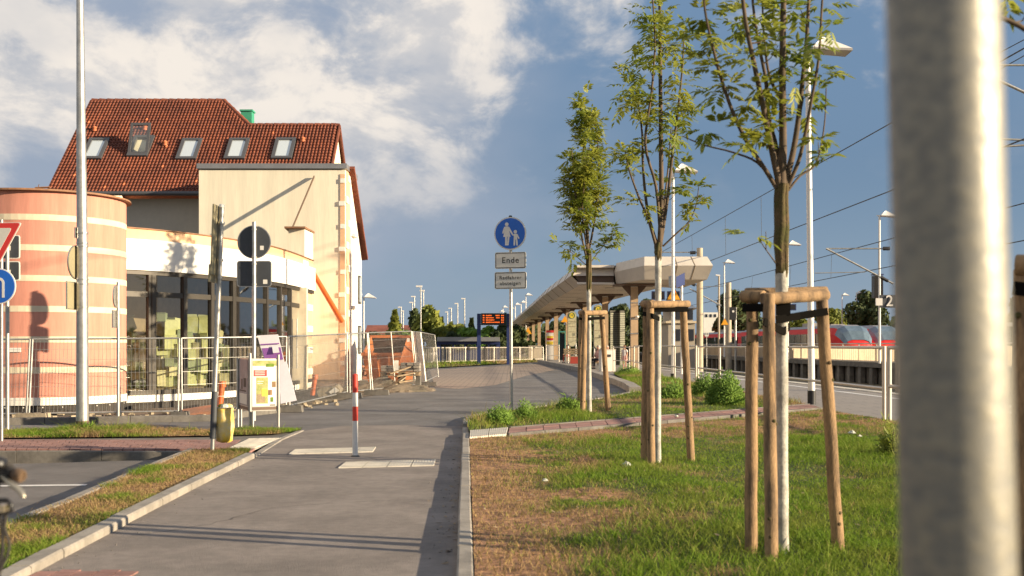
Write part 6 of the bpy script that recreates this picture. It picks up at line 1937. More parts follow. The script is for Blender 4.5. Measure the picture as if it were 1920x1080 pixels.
# ---- number board and blue displays on the far platform lamp
nb = thing('track_number_board', 'dark board with white number two fixed to the far platform lamp', 'sign', A(1665, 565, 62.7))
mb = MB(); c_ = A(1667, 565, 62.6); mb.box(c_, (34 * 62.6 / F, .1, 24 * 62.6 / F)); obj('board', mb, 'sign_back', nb)
mb = MB(); mb.box(A(1648, 566, 62.5), (.36, .12, .4)); obj('light_box', mb, 'lamp_white', nb)
text_mesh('number', '2', .86, A(1668, 565, 62.5), nb, 'lamp_white', thick=.01)
db = thing('platform_display', 'dark hanging display box behind the far platform lamp', 'display', A(1645, 538, 64))
mb = MB(); mb.box(A(1645, 538, 63.6), (.5, .5, 1.25)); obj('display_case', mb, 'screen', db)
mb = MB(); mb.box(A(1645, 515, 63.6), (.56, .56, .06)); obj('hood', mb, 'navy', db)

# ---- blue sign and warning triangle at the platform end
Yw = 50.0; uw = Yw / F
ws = thing('platform_sign', 'blue grey folded platform sign board over a yellow warning triangle', 'sign', A(1268, 530, Yw))
mb = MB(); mb.prism([A(1254, 518, Yw), A(1268, 516, Yw - .6), A(1268, 536, Yw - .6), A(1254, 538, Yw)], (0, .05, 0)); obj('board', mb, 'galv', ws)
mb = MB(); mb.prism([A(1268, 519, Yw - .6), A(1284, 511, Yw + .2), A(1284, 534, Yw + .2), A(1268, 540, Yw - .6)], (0, .05, 0)); obj('board', mb, 'navy', ws)
mb = MB(); mb.tube([A(1278, 535, Yw + .3), Vector((A(1278, 0, Yw + .3).x, Yw + .3, .02))], .06, 10); obj('post', mb, 'lamp_white', ws)
wt_ = thing('warning_triangle', 'yellow high voltage warning triangle above the second stake frame', 'sign', A(1263, 560, Yw - .9))
cc = [A(1263, 537, Yw - .9), A(1277, 563, Yw - .9), A(1249, 563, Yw - .9)]
mid_ = (cc[0] + cc[1] + cc[2]) / 3
mb = MB(); mb.prism([mid_ + (q - mid_) * 1.05 for q in cc], (0, .02, 0)); o = obj('triangle_plate', mb, 'sign_ink', wt_)
mb = MB(); mb.prism([mid_ + (q - mid_) * .88 + Vector((0, -.004, 0)) for q in cc], (0, -.004, 0)); obj('yellow_field', mb, 'warn', wt_)
s0 = mid_ + Vector((0, -.012, -.02))
bolt = [(.04, .2), (-.06, .0), (.0, .01), (-.05, -.16), (.08, .04), (.02, .04), (.10, .2)]
mb = MB(); mb.prism([s0 + Vector((x, 0, z)) for x, z in bolt], (0, -.004, 0)); obj('flash_symbol', mb, 'sign_red', wt_)
mb = MB(); mb.tube([A(1263, 566, Yw - .85), Vector((A(1263, 0, Yw - .85).x, Yw - .85, 0.02))], .04, 8); obj('post', mb, 'galv', wt_)
for x_, y_, Y_, lab in ((1108, 0, 0, ''),):
    pass
for x0, x1, y0, y1, Y_, lab in ((1222, 1246, 546, 562, 66, 'dark hanging platform display left of the warning triangle'), (1251, 1274, 546, 562, 67, 'dark hanging platform display behind the warning triangle'), (1476, 1492, 570, 582, 80, 'small blue display on the far platform lamp')):
    t_ = thing('platform_display', lab, 'display', A((x0 + x1) / 2, y1, Y_))
    mb = MB(); c_ = A((x0 + x1) / 2, (y0 + y1) / 2, Y_); mb.box(c_, ((x1 - x0) * Y_ / F, .3, (y1 - y0) * Y_ / F)); obj('display_case', mb, 'navy', t_)
    mb = MB(); mb.box(c_ + Vector((0, -.16, 0)), ((x1 - x0 - 3) * Y_ / F, .01, (y1 - y0 - 3) * Y_ / F)); obj('screen', mb, 'screen', t_)
    mb = MB(); mb.tube([A((x0 + x1) / 2, y0, Y_), A((x0 + x1) / 2, y0 - 20, Y_)], .03, 6); obj('hanger', mb, 'galv', t_)
for x_, y_, Y_, lab in ((1059, 599, 88, 'small orange warning triangle on the fourth canopy column'), (1359, 604, 97, 'yellow warning plate low on the short concrete mast'), (990, 621, 140, 'tiny orange warning plate at the far end of the canopy')):
    t_ = thing('warning_plate', lab, 'sign', A(x_, y_, Y_)); u = Y_ / F
    c_ = A(x_, y_, Y_); mb = MB(); mb.prism([c_ + Vector((-7 * u, 0, -5 * u)), c_ + Vector((7 * u, 0, -5 * u)), c_ + Vector((0, 0, 7 * u))], (0, .02, 0)); obj('plate', mb, 'warn', t_)
    mb = MB(); mb.box(c_ + Vector((0, .06, 0)), (.05, .1, 14 * u)); obj('bracket', mb, 'brown_steel', t_)

# ---- railing along the near platform
def railing(name, label, posts, h, rails, pr=.028, rr=.022, cat='railing', mat_='rail'):
    r_ = thing(name, label, cat, posts[0])
    for p in posts:
        mb = MB(); mb.tube([p, p + Vector((0, 0, h))], pr, 10); obj('post', mb, mat_, r_)
    for z_ in rails:
        mb = MB(); mb.tube([p + Vector((0, 0, z_)) for p in posts], rr, 8); obj('rail', mb, mat_, r_)
    return r_
rp1 = [Vector((6.33, y_, .02)) for y_ in (14.9, 18.8)]
rp2 = [Vector((6.33 - (y_ - 18.8) * .012, y_, .02)) for y_ in (19.05, 22.4, 25.5, 25.9, 29.6, 33.2, 36.8)]
rp3 = [Vector((6.1 - (y_ - 37) * .02, y_, .02)) for y_ in (37.1, 41.4, 45.5, 49.5, 53.0)]
railing('platform_railing', 'nearest tubular steel railing length behind the steel pole', rp1, 1.27, (1.245, .60), .045, .032)
railing('platform_railing', 'tubular steel railing behind the largest staked tree', rp2, 1.27, (1.245, .55), .034, .026)
railing('platform_railing', 'tubular steel railing beside the canopy end and round bush', rp3, 1.28, (1.26, .50), .034, .026)
rp4 = [G(x_, y_) for x_, y_ in ((1184, 697), (1198, 698))]
rp4 = [Vector((p.x, p.y, .02)) for p in (G(1150, 697.5), G(1180, 699), G(1197, 699.2))]
railing('platform_railing', 'short railing at the foot of the first canopy column', rp4, 1.25, (1.2, .55), .03, .022)
railing('platform_railing', 'short railing in front of the bus stop timetable', [Vector((G(1024, 679).x, G(1024, 679).y, .02)), Vector((G(1048, 679).x, G(1048, 679).y, .02))], 1.35, (1.3, .5), .04, .03)

# ---- slatted fence on the far platform
sf = thing('platform_fence', 'long beige slatted fence along the far platform', 'fence', (opp_x(60), 60, .3))
ylo, yhi, st_ = 34.0, 152.0, .34
fx = lambda y_: opp_x(y_) + .12
n_s = 0; rest = MB()
y_ = ylo
while y_ < yhi:
    mbx = MB(); mbx.box((fx(y_), y_ + .13, .83), (.30, .03, .90), R(20))
    if n_s < 290 and y_ > 50:
        obj('slat', mbx, 'slat', sf); n_s += 1
    else:
        rest.box((fx(y_), y_ + .13, .83), (.30, .03, .90), R(20))
    y_ += st_
stuff(obj('slats', rest, 'slat', sf))
for y_ in np.arange(ylo, yhi, 3.0):
    mb = MB(); mb.box((fx(y_) - .06, y_, .87), (.07, .07, 1.16)); obj('post', mb, 'rail', sf)
mb = MB(); mb.tube([(fx(ylo) - .04, ylo, 1.42), (fx(yhi) - .04, yhi, 1.42)], .035, 8); obj('rail', mb, 'rail', sf)
mb = MB(); mb.bar((fx(ylo) - .04, ylo, .36), (fx(yhi) - .04, yhi, .36), .05, .06); obj('rail', mb, 'rail', sf)

# ---- baluster fence at the end of the bus loop
bf = thing('baluster_fence', 'white steel baluster fence closing the bus loop before the shelter', 'fence', G(820, 683))
a_, b_ = G(798, 684), G(1018, 677)
a_ = a_ + (a_ - b_) * .3
n = 11
def fl(f_): return a_.lerp(b_, f_)
hb_ = 1.15
for i in range(n + 1):
    mb = MB(); p = fl(i / n); mb.tube([p, p + Vector((0, 0, hb_ + .05))], .06, 8); obj('post', mb, 'rail', bf)
for z_ in (hb_, .18):
    mb = MB(); mb.tube([a_ + Vector((0, 0, z_)), b_ + Vector((0, 0, z_))], .04, 8); obj('rail', mb, 'rail', bf)
nb_ = 100
for i in range(nb_):
    if i % (nb_ // n) == 0: continue
    p = fl((i + .5) / nb_); mb = MB(); mb.box(p + Vector((0, 0, (hb_ + .18) / 2)), (.045, .03, hb_ - .18)); obj('baluster', mb, 'rail', bf)
bwl = thing('low_wall', 'low beige wall block at the end of the baluster fence', 'wall', G(1003, 676))
mb = MB(); p = G(1004, 675.5); mb.box(p + Vector((0, .4, .62)), (1.15, .8, 1.24)); obj('wall_body', mb, 'slat', bwl)
mb = MB(); mb.box(p + Vector((0, .4, 1.265)), (1.25, .9, .05)); obj('wall_cap', mb, 'canopy', bwl)

# ---- departure display
p0, p1 = G(898, 683.5), G(953.5, 682)
Yd = p0.y; ud = Yd / F
dp_ = thing('departure_display', 'black LED departure display with orange lines between two blue posts', 'display', p0.lerp(p1, .5))
for p, x_ in ((p0, 898), (p1, 953.5)):
    mb = MB(); mb.box((A(x_, 0, Yd).x, Yd, (zt(588, Yd)) / 2), (7 * ud, 5 * ud, zt(588, Yd))); obj('post', mb, 'navy', dp_)
mb = MB(); c_ = A(925.5, 598.5, Yd); mb.box(c_, (47 * ud, .5, 22 * ud)); cs_ = obj('display_case', mb, 'screen', dp_)
mb = MB(); mb.box(A(948, 598, Yd) + Vector((0, .1, 0)), (4 * ud, .35, 24 * ud)); obj('display_edge', mb, 'teal', cs_)
def led(x0, x1, y_, h_=2.2):
    mb = MB(); c2 = A((x0 + x1) / 2, y_, Yd); 
    nseg = max(1, int((x1 - x0) / 2.1)); w = (x1 - x0) / nseg
    for i in range(nseg):
        mb.box(A(x0 + w * (i + .5), y_, Yd) + Vector((0, -.26, 0)), (w * .72 * ud, .02, h_ * ud * random.uniform(.7, 1)))
    stuff(obj('led_line', mb, 'led', cs_))
for i, (e0, e1, t0) in enumerate(((922, 0, 929), (926, 0, 930), (927, 0, 0), (931, 0, 929))):
    y_ = 591.8 + i * 4.2
    led(905, 909, y_); led(911, e0, y_)
    if t0: led(t0, 937, y_)
    led(939.5, 945, y_)

# ---- bus shelter beyond the fence
Yb2 = 92; ub = Yb2 / F
bs = thing('bus_shelter', 'bus shelter with pale flat roof and blue frame beyond the baluster fence', 'bus shelter', (A(878, 0, Yb2).x, Yb2, 0))
mb = MB(); z1, z0 = zt(632, Yb2), zt(640, Yb2); c_ = A(878, 636, Yb2); mb.box(c_ + Vector((0, 1, 0)), (117 * ub, 2.4, z1 - z0)); obj('roof', mb, 'coping', bs)
for x_ in (822, 850, 872, 894, 916, 934):
    mb = MB(); X_ = A(x_, 0, Yb2).x; mb.box((X_, Yb2 + .3, z0 / 2), (.12 if x_ not in (822, 934) else .3, .12, z0)); obj('post', mb, 'navy', bs)
for x0, x1 in ((824, 849), (851, 871), (873, 893), (895, 915), (917, 933)):
    mb = MB(); mb.face([(A(x0, 0, Yb2).x, Yb2 + 1.6, .2), (A(x1, 0, Yb2).x, Yb2 + 1.6, .2), (A(x1, 0, Yb2).x, Yb2 + 1.6, z0 - .2), (A(x0, 0, Yb2).x, Yb2 + 1.6, z0 - .2)]); obj('pane', mb, 'car_glass', bs)
mb = MB(); mb.box((A(878, 0, Yb2).x, Yb2 + 1.6, .5), (116 * ub, .1, .9)); obj('back_panel', mb, 'navy', bs)
mb = MB(); mb.box((A(878, 0, Yb2).x, Yb2 + .2, z0 - .12), (117 * ub, .1, .25)); obj('header', mb, 'navy', bs)

# ---- overhead line: masts, brackets, cables
def mast(label, x_, Y_, y_top, z0, r_, cant):
    X_ = A(x_, 0, Y_).x
    m_ = thing('catenary_mast', label, 'mast', (X_, Y_, z0), 'overhead line masts')
    mb = MB(); mb.tube([(X_, Y_, z0), (X_, Y_, zt(y_top, Y_))], [r_, r_ * .85], 14); obj('mast_body', mb, 'beige_pole', m_)
    for pts_, rad, mm_ in cant:
        mb = MB(); mb.tube([A(a_, b_, Y_ - .02) for a_, b_ in pts_], rad, 8); obj('bracket_tube' if mm_ != 'black' else 'insulator', mb, mm_, m_)
mast('concrete mast at the canopy end with bracket arms to both sides', 1312, 60, 465, -1, .19,
     [([(1240, 473), (1312, 473)], .03, 'galv'), ([(1294, 474), (1304, 473.5)], .09, 'black'), ([(1286, 526), (1312, 538)], .03, 'galv'), ([(1296, 531), (1303, 535)], .08, 'black'), ([(1293, 541), (1352, 573)], .035, 'galv')])
mast('concrete mast beside the number two board with a long bracket arm', 1684, 47, 455, -1, .11,
     [([(1549, 466), (1668, 466)], .032, 'galv'), ([(1656, 466), (1668, 466)], .08, 'black'), ([(1549, 466), (1675, 532)], .04, 'galv'), ([(1652, 520), (1665, 527)], .07, 'black'), ([(1528, 512), (1622, 510)], .02, 'galv')])
mast('short concrete mast behind the far platform lamp', 1366, 100, 530, -1, .28, [([(1312, 538), (1362, 536)], .03, 'galv')])
mast('mast outside the frame whose bracket arms reach in beyond the steel pole', 2040, 30, 60, -1, .17,
     [([(1800, 122), (2040, 122)], .032, 'galv'), ([(1810, 122), (2040, 228)], .042, 'galv'), ([(1790, 257), (1960, 264)], .03, 'galv'), ([(1800, 279), (1960, 270)], .03, 'galv')])
mast('thin grey signal mast left of the far platform lamp', 1348, 110, 516, -1, .10, [([(1342, 516), (1350, 517)], .08, 'lamp_white')])
sg = thing('signal_post', 'short dark railway signal on a thin post before the hedge', 'signal', A(1379, 640, 96))
mb = MB(); X_ = A(1379, 0, 96).x; mb.tube([(X_, 96, -1), (X_, 96, zt(576, 96))], .1, 8); obj('post', mb, 'galv', sg)
mb = MB(); mb.box((X_ - .25, 95.9, zt(588, 96)), (.55, .3, 1.1)); obj('signal_head', mb, 'black', sg)
mb = MB(); mb.disc((X_ - .25, 95.73, zt(584, 96)), (0, 1, 0), .1, .02, 10); obj('signal_lens', mb, 'sign_white', sg)
def cable(label, pts_, r_, droppers=None):
    w_ = thing('overhead_wire', label, 'cable', pts_[0], 'overhead wires')
    mb = MB(); mb.tube(pts_, r_, 6); obj('cable', mb, 'wire', w_)
    if droppers:
        for a_, b_ in droppers:
            mb = MB(); mb.tube([a_, b_], .010, 5); obj('dropper', mb, 'wire', w_)
def line(p, q, f_, sag): 
    v = p.lerp(q, f_); return v - Vector((0, 0, sag * 4 * f_ * (1 - f_)))
def span(p, q, sag=0.0, n=12): return [line(p, q, i / n, sag) for i in range(n + 1)]
W1a, W1b = A(1672, 230, 35), A(1270, 456, 75.5)
W2a, W2b = A(1672, 357, 35), A(1337, 487, 63.5)
d1, d2 = (W1b - W1a) / (W1b.y - W1a.y), (W2b - W2a) / (W2b.y - W2a.y)
at1 = lambda y_: W1a + d1 * (y_ - W1a.y); at2 = lambda y_: W2a + d2 * (y_ - W2a.y)
cable('upper carrying wire of the nearer track rising behind the largest tree', [at1(y_) for y_ in (12, 40, 75, 130)], .018, [(at1(y_), at2(y_)) for y_ in (44, 52, 60, 70, 82)])
cable('lower contact wire of the nearer track passing behind the platform lamp', [at2(y_) for y_ in (12, 40, 75, 130)], .018)
W3a, W3b = A(1673, 447, 56), A(1370, 528, 94); W4a, W4b = A(1673, 499, 56), A(1432, 546, 82)
d3, d4 = (W3b - W3a) / (W3b.y - W3a.y), (W4b - W4a) / (W4b.y - W4a.y)
at3 = lambda y_: W3a + d3 * (y_ - W3a.y); at4 = lambda y_: W4a + d4 * (y_ - W4a.y)
cable('upper carrying wire of the farther track above the railcars', [at3(y_) for y_ in (20, 56, 94, 140)], .022, [(at3(y_), at4(y_)) for y_ in (58, 66, 75, 86)])
cable('lower contact wire of the farther track above the railcars', [at4(y_) for y_ in (20, 56, 94, 140)], .022)
cable('thin feeder wire highest across the gap beside the steel pole', [A(1868, 102, 34), A(1995, 35, 28)], .014)
cable('thin feeder wire crossing below the highest one beside the steel pole', [A(1868, 134, 34), A(1995, 62, 28)], .014)
cable('single wire low between canopy and largest tree', [A(1336, 487, 70), A(1280, 512, 84)], .018)

# ---- railcars
def railcar(label, X0, Y0, L, rot=R(2.35), z0=-.75):
    r_ = thing('railcar', label, 'train', (X0, Y0, z0), 'red railcars in the station')
    d = Vector((-math.sin(rot), math.cos(rot), 0)); s_ = Vector((math.cos(rot), math.sin(rot), 0))
    base = Vector((X0, Y0, 0))
    def P_(f, l, z): return base + d * f + s_ * l + Vector((0, 0, z))
    # cross-sections along the length: (distance, half width, sill z, roof z)
    secs_ = [(0, .55, .1, 1.1), (.25, 1.0, -.1, 1.7), (.8, 1.25, -.3, 2.35), (1.6, 1.38, -.35, 2.75), (2.4, 1.42, -.35, 2.85), (L, 1.42, -.35, 2.85)]
    def ring(s0):
        f, w, zl, zh = s0; h = zh - zl
        return [P_(f, -w, zl), P_(f, -w, zl + h * .55), P_(f, -w * .96, zl + h * .78), P_(f, -w * .80, zl + h * .93), P_(f, -w * .45, zh), P_(f, w * .45, zh), P_(f, w * .80, zl + h * .93), P_(f, w * .96, zl + h * .78), P_(f, w, zl + h * .55), P_(f, w, zl)]
    rings = [ring(s0) for s0 in secs_]; n = 10
    mb = MB(); vs_ = [v for r0 in rings for v in r0]; fs_ = []; 
    for i in range(len(rings) - 1):
        for j in range(n):
            fs_.append((i * n + j, i * n + (j + 1) % n, (i + 1) * n + (j + 1) % n, (i + 1) * n + j))
    fs_ += [tuple(range(n)), tuple(range(len(vs_) - 1, len(vs_) - n - 1, -1))]
    mb.add(vs_, fs_); obj('body', mb, 'train_red', r_)
    mb = MB(); 
    for i in range(3, len(rings) - 1):
        for j in (3, 4, 5): mb.face([v + Vector((0, 0, .02)) for v in (rings[i][j], rings[i][j + 1], rings[i + 1][j + 1], rings[i + 1][j])])
    obj('roof', mb, 'train_grey', r_)
    c_ = rings[1][4].lerp(rings[1][5], .5); mb = MB()
    for i in (1, 2):
        for j in range(2, 7):
            q = [rings[i][j], rings[i][j + 1], rings[i + 1][j + 1], rings[i + 1][j]]
            mb.face([v - d * .03 + Vector((0, 0, .015)) + (v - (base + d * 1.5)).normalized() * .02 for v in q])
    obj('windscreen', mb, 'windscreen', r_)
    for side in (-1,):
        f = 2.6
        k_ = 0
        while f + 1.6 < L:
            mb = MB(); mb.prism([P_(f, side * 1.435, 1.28), P_(f + 1.5, side * 1.435, 1.28), P_(f + 1.5, side * 1.435, 2.22), P_(f, side * 1.435, 2.22)], -s_ * .02 * -side); obj('window', mb, 'train_glass', r_)
            f += 1.62; k_ += 1
            if k_ % 4 == 2:
                mb = MB(); mb.prism([P_(f + .05, side * 1.435, -.2), P_(f + .62, side * 1.435, -.2), P_(f + .62, side * 1.435, 2.3), P_(f + .05, side * 1.435, 2.3)], s_ * .02 * side); dr = obj('door', mb, 'train_grey', r_)
                mb = MB(); mb.prism([P_(f + .15, side * 1.46, .8), P_(f + .52, side * 1.46, .8), P_(f + .52, side * 1.46, 1.8), P_(f + .15, side * 1.46, 1.8)], s_ * .01 * side); obj('door_pane', mb, 'train_glass', dr)
                f += .7
    mb = MB(); mb.box(P_(L * .35, 0, 3.0), (1.2, 2.4, .3), rot); obj('roof_unit', mb, 'train_grey', r_)
    mb = MB(); mb.prism([P_(.8, -1.3, -.9), P_(L, -1.3, -.9), P_(L, -1.3, -.36), P_(.8, -1.3, -.36)], s_ * 2.6); obj('underframe', mb, 'plinth', r_)
railcar('red railcar seen beyond the far platform between canopy and largest tree', 25.4, 116, 40)
railcar('red railcar with large pale windscreen behind the largest stake frame', 25.6, 82.5, 31)
railcar('red railcar nose just showing beside the steel pole', 28.6, 84.5, 38)

# ---- signal house behind the canopy end
Yg = 105; ug = Yg / F
sh2 = thing('signal_house', 'greige two storey signal house with large upper windows behind the canopy end', 'building', (A(1262, 0, Yg).x, Yg, 0))
x0, x1 = A(1250, 0, Yg).x, A(1306, 0, Yg).x
mb = MB(); mb.box(((x0 + x1) / 2, Yg + 2.5, zt(606, Yg) / 2 - .5), (x1 - x0 - .3, 5, zt(606, Yg) + 1)); obj('wall', mb, 'grey_house', sh2)
mb = MB(); mb.box(((x0 + x1) / 2, Yg + 2.5, zt(604, Yg)), (x1 - x0 + .2, 5.4, .2)); obj('floor_band', mb, 'slat', sh2)
mb = MB(); mb.box(((x0 + x1) / 2, Yg + 2.6, (zt(602, Yg) + zt(578, Yg)) / 2), (x1 - x0 - .6, 4.6, zt(578, Yg) - zt(602, Yg))); obj('upper_room', mb, 'grey_house', sh2)
mb = MB(); mb.prism([(x0 - .2, Yg - .2, zt(578, Yg)), (x1 + .1, Yg - .2, zt(578, Yg)), (x1 - .4, Yg + 2, zt(568, Yg)), (x0 + .3, Yg + 2, zt(568, Yg))], (0, 2.5, -.1)); obj('roof', mb, 'coping', sh2)
for i in range(5):
    xa = x0 + .5 + i * (x1 - x0 - .8) / 5
    mb = MB(); mb.box((xa + .2, Yg + .28, zt(590, Yg)), (.42, .1, .95)); wi = obj('window', mb, 'sky_frame', sh2)
    mb = MB(); mb.box((xa + .2, Yg + .22, zt(590, Yg)), (.34, .03, .85)); obj('pane', mb, 'train_glass', wi)
    if i in (1, 3, 4):
        mb = MB(); mb.box((xa + .2, Yg - .03, zt(628, Yg)), (.5, .08, 1.1)); wi = obj('window', mb, 'sky_frame', sh2)
        mb = MB(); mb.box((xa + .2, Yg - .08, zt(628, Yg)), (.4, .03, 1.0)); obj('pane', mb, 'train_glass', wi)
bh = thing('stop_board', 'small white square board with letter beside the concrete mast', 'sign', A(1325, 640, 84))
mb = MB(); c_ = A(1325, 626.5, 84); mb.box(c_, (.28, .04, .34)); bdd = obj('board', mb, 'sign_white', bh)
text_mesh('letter', 'H', .26, c_ + Vector((0, -.026, 0)), bdd, 'sign_ink', thick=.002)
mb = MB(); mb.tube([c_ + Vector((0, .03, -.1)), Vector((c_.x, 84.03, -1))], .03, 6); obj('post', mb, 'galv', bh)

# ---- bus-stop timetables
def stop_board(label, x0, x1, ytop, ybot, Y_):
    u = Y_ / F; X_ = A((x0 + x1) / 2, 0, Y_).x; w = (x1 - x0) * u
    s_ = thing('bus_stop_board', label, 'bus stop sign', (X_, Y_, 0), 'bus stop boards under the canopy')
    z1, z0 = zt(ytop, Y_), zt(ybot, Y_)
    def outline(k_, dz=0):
        r_ = w / 2 * k_
        up = [(X_ + r_ * math.cos(R(a_)), z1 - w / 2 + r_ * math.sin(R(a_))) for a_ in range(0, 181, 15)]
        dn = [(X_ + r_ * math.cos(R(a_)), z0 + w / 2 * 1.1 + 1.1 * r_ * math.sin(R(a_))) for a_ in range(180, 361, 15)]
        return up + dn
    mb = MB(); mb.prism([(x, Y_, z) for x, z in outline(1)], (0, .12, 0)); obj('board_frame', mb, 'galv', s_)
    mb = MB(); mb.prism([(x, Y_ - .004, z) for x, z in outline(.9)], (0, -.006, 0)); fc = obj('board_face', mb, 'timetable', s_)
    c_ = Vector((X_, Y_ - .02, z1 - w / 2))
    mb = MB(); mb.disc(c_, (0, 1, 0), w * .34, .01, 20); yl = obj('round_emblem', mb, 'h_yellow', fc)
    mb = MB(); mb.tube([c_ + Vector((w * .31 * math.cos(2 * math.pi * i / 20), -.008, w * .31 * math.sin(2 * math.pi * i / 20))) for i in range(21)], w * .03, 5, False); obj('emblem_ring', mb, 'h_green', fc)
    text_mesh('letter', 'H', w * .42, c_ + Vector((0, -.009, 0)), fc, 'h_green', thick=.002)
    for k_ in range(4):
        mb = MB(); zc = z1 - w * 1.15 - k_ * (z1 - z0 - w * 1.6) / 4; mb.box((X_, Y_ - .013, zc), (w * .8, .004, .025)); obj('panel_line', mb, 'brown_steel', fc)
    mb = MB(); mb.box((X_ + w * .2, Y_ - .014, z0 + w * 1.35), (w * .3, .004, w * .3)); obj('map_patch', mb, 'louvre', fc)
    mb = MB(); mb.tube([(X_ - w * .42, Y_ + .06, 0), (X_ - w * .42, Y_ + .06, z0 + w * .6)], .05, 8); mb.tube([(X_ + w * .42, Y_ + .06, 0), (X_ + w * .42, Y_ + .06, z0 + w * .6)], .05, 8); obj('leg', mb, 'galv', s_)
stop_board('round topped bus stop timetable board left of the third tree', 1064, 1081, 583, 650, 82)
stop_board('round topped bus stop timetable board behind the small stake frame', 1113, 1131, 571, 655, 70)
lv_ = thing('louvre_screen', 'tall folded grey green louvre screen under the canopy', 'screen', A(1156, 683, 72))
for x0, x1, dy in ((1144, 1154, 0), (1154, 1163, .6), (1162, 1171, 0)):
    Ya = 72; mb = MB(); a_, b_ = A(x0, 0, Ya + dy), A(x1, 0, Ya + .3 - dy * .5)
    zt_l = zt(582, Ya)
    mb.prism([(a_.x, a_.y, 0.05), (b_.x, b_.y, 0.05), (b_.x, b_.y, zt_l), (a_.x, a_.y, zt_l)], (0, .08, 0)); cr_ = obj('screen_core', mb, 'louvre_dark', lv_)
    for i in range(28):
        z_ = .12 + i * (zt_l - .2) / 28
        mb = MB(); mb.bar(Vector((a_.x, a_.y - .03, z_)), Vector((b_.x, b_.y - .03, z_)), .05, .075); obj('slat', mb, 'louvre', cr_)
bn = thing('litter_bin', 'pale square litter bin standing beside the small stake frame', 'bin', G(1139, 697))
p = G(1139, 697)
mb = MB(); mb.box(p + Vector((0, .2, .55)), (.72, .5, 1.06), R(12)); obj('bin_body', mb, 'bin', bn)
mb = MB(); mb.box(p + Vector((0, .2, 1.1)), (.76, .54, .04), R(12)); obj('lid', mb, 'rail', bn)
mb = MB(); mb.box(p + Vector((.02, -.08, .8)), (.3, .02, .12), R(12)); obj('slot', mb, 'black', bn)
nk = thing('news_kiosk', 'ticket machine with red header and yellow panel under the canopy', 'ticket machine', A(1031, 675, 103))
c_ = A(1031, 648, 103); u = 103 / F
mb = MB(); mb.box((c_.x, 103, zt(620, 103) / 2), (14 * u, .6, zt(620, 103))); obj('cabinet', mb, 'bin', nk)
mb = MB(); mb.box((c_.x, 102.68, zt(621.5, 103)), (14 * u, .04, 4.2 * u)); obj('header', mb, 'sign_red', nk)
for y_, h_, m_ in ((632, 4, 'h_yellow'), (636, 4, 'sign_red'), (643, 6, 'h_yellow')):
    mb = MB(); mb.box((c_.x, 102.68, zt(y_, 103)), (12 * u, .03, h_ * u)); obj('front_panel', mb, m_, nk)
td = thing('green_doorway', 'teal framed glass door box under the canopy', 'kiosk', A(1054, 675, 96))
c_ = A(1054, 648, 96); u = 96 / F
for s_ in (-1, 1):
    mb = MB(); mb.box((c_.x + s_ * 6 * u, 96, zt(622, 96) / 2), (2 * u, .2, zt(622, 96))); obj('frame_post', mb, 'teal', td)
mb = MB(); mb.box((c_.x, 96, zt(622, 96)), (14 * u, .2, 2 * u)); obj('frame_head', mb, 'teal', td)
mb = MB(); mb.box((c_.x, 96.05, zt(624, 96) / 2), (10 * u, .04, zt(624, 96) - .1)); obj('door_leaf', mb, 'train_glass', td)
# bench below the timetables
bc = thing('bench', 'slatted wooden bench with backrest under the canopy', 'bench', G(1080, 683))
p = G(1083, 683)
for i in range(4):
    mb = MB(); mb.box(p + Vector((0, i * .13, .55)), (1.9, .11, .04)); obj('seat_slat', mb, 'wood_grey', bc)
for i in range(3):
    mb = MB(); mb.box(p + Vector((0, .5, .75 + i * .14)), (1.9, .04, .11)); obj('back_slat', mb, 'wood_grey', bc)
for s_ in (-.8, .8):
    mb = MB(); mb.box(p + Vector((s_, .2, .27)), (.08, .5, .52)); mb.box(p + Vector((s_, .52, .6)), (.06, .05, 1.1)); obj('leg', mb, 'galv', bc)

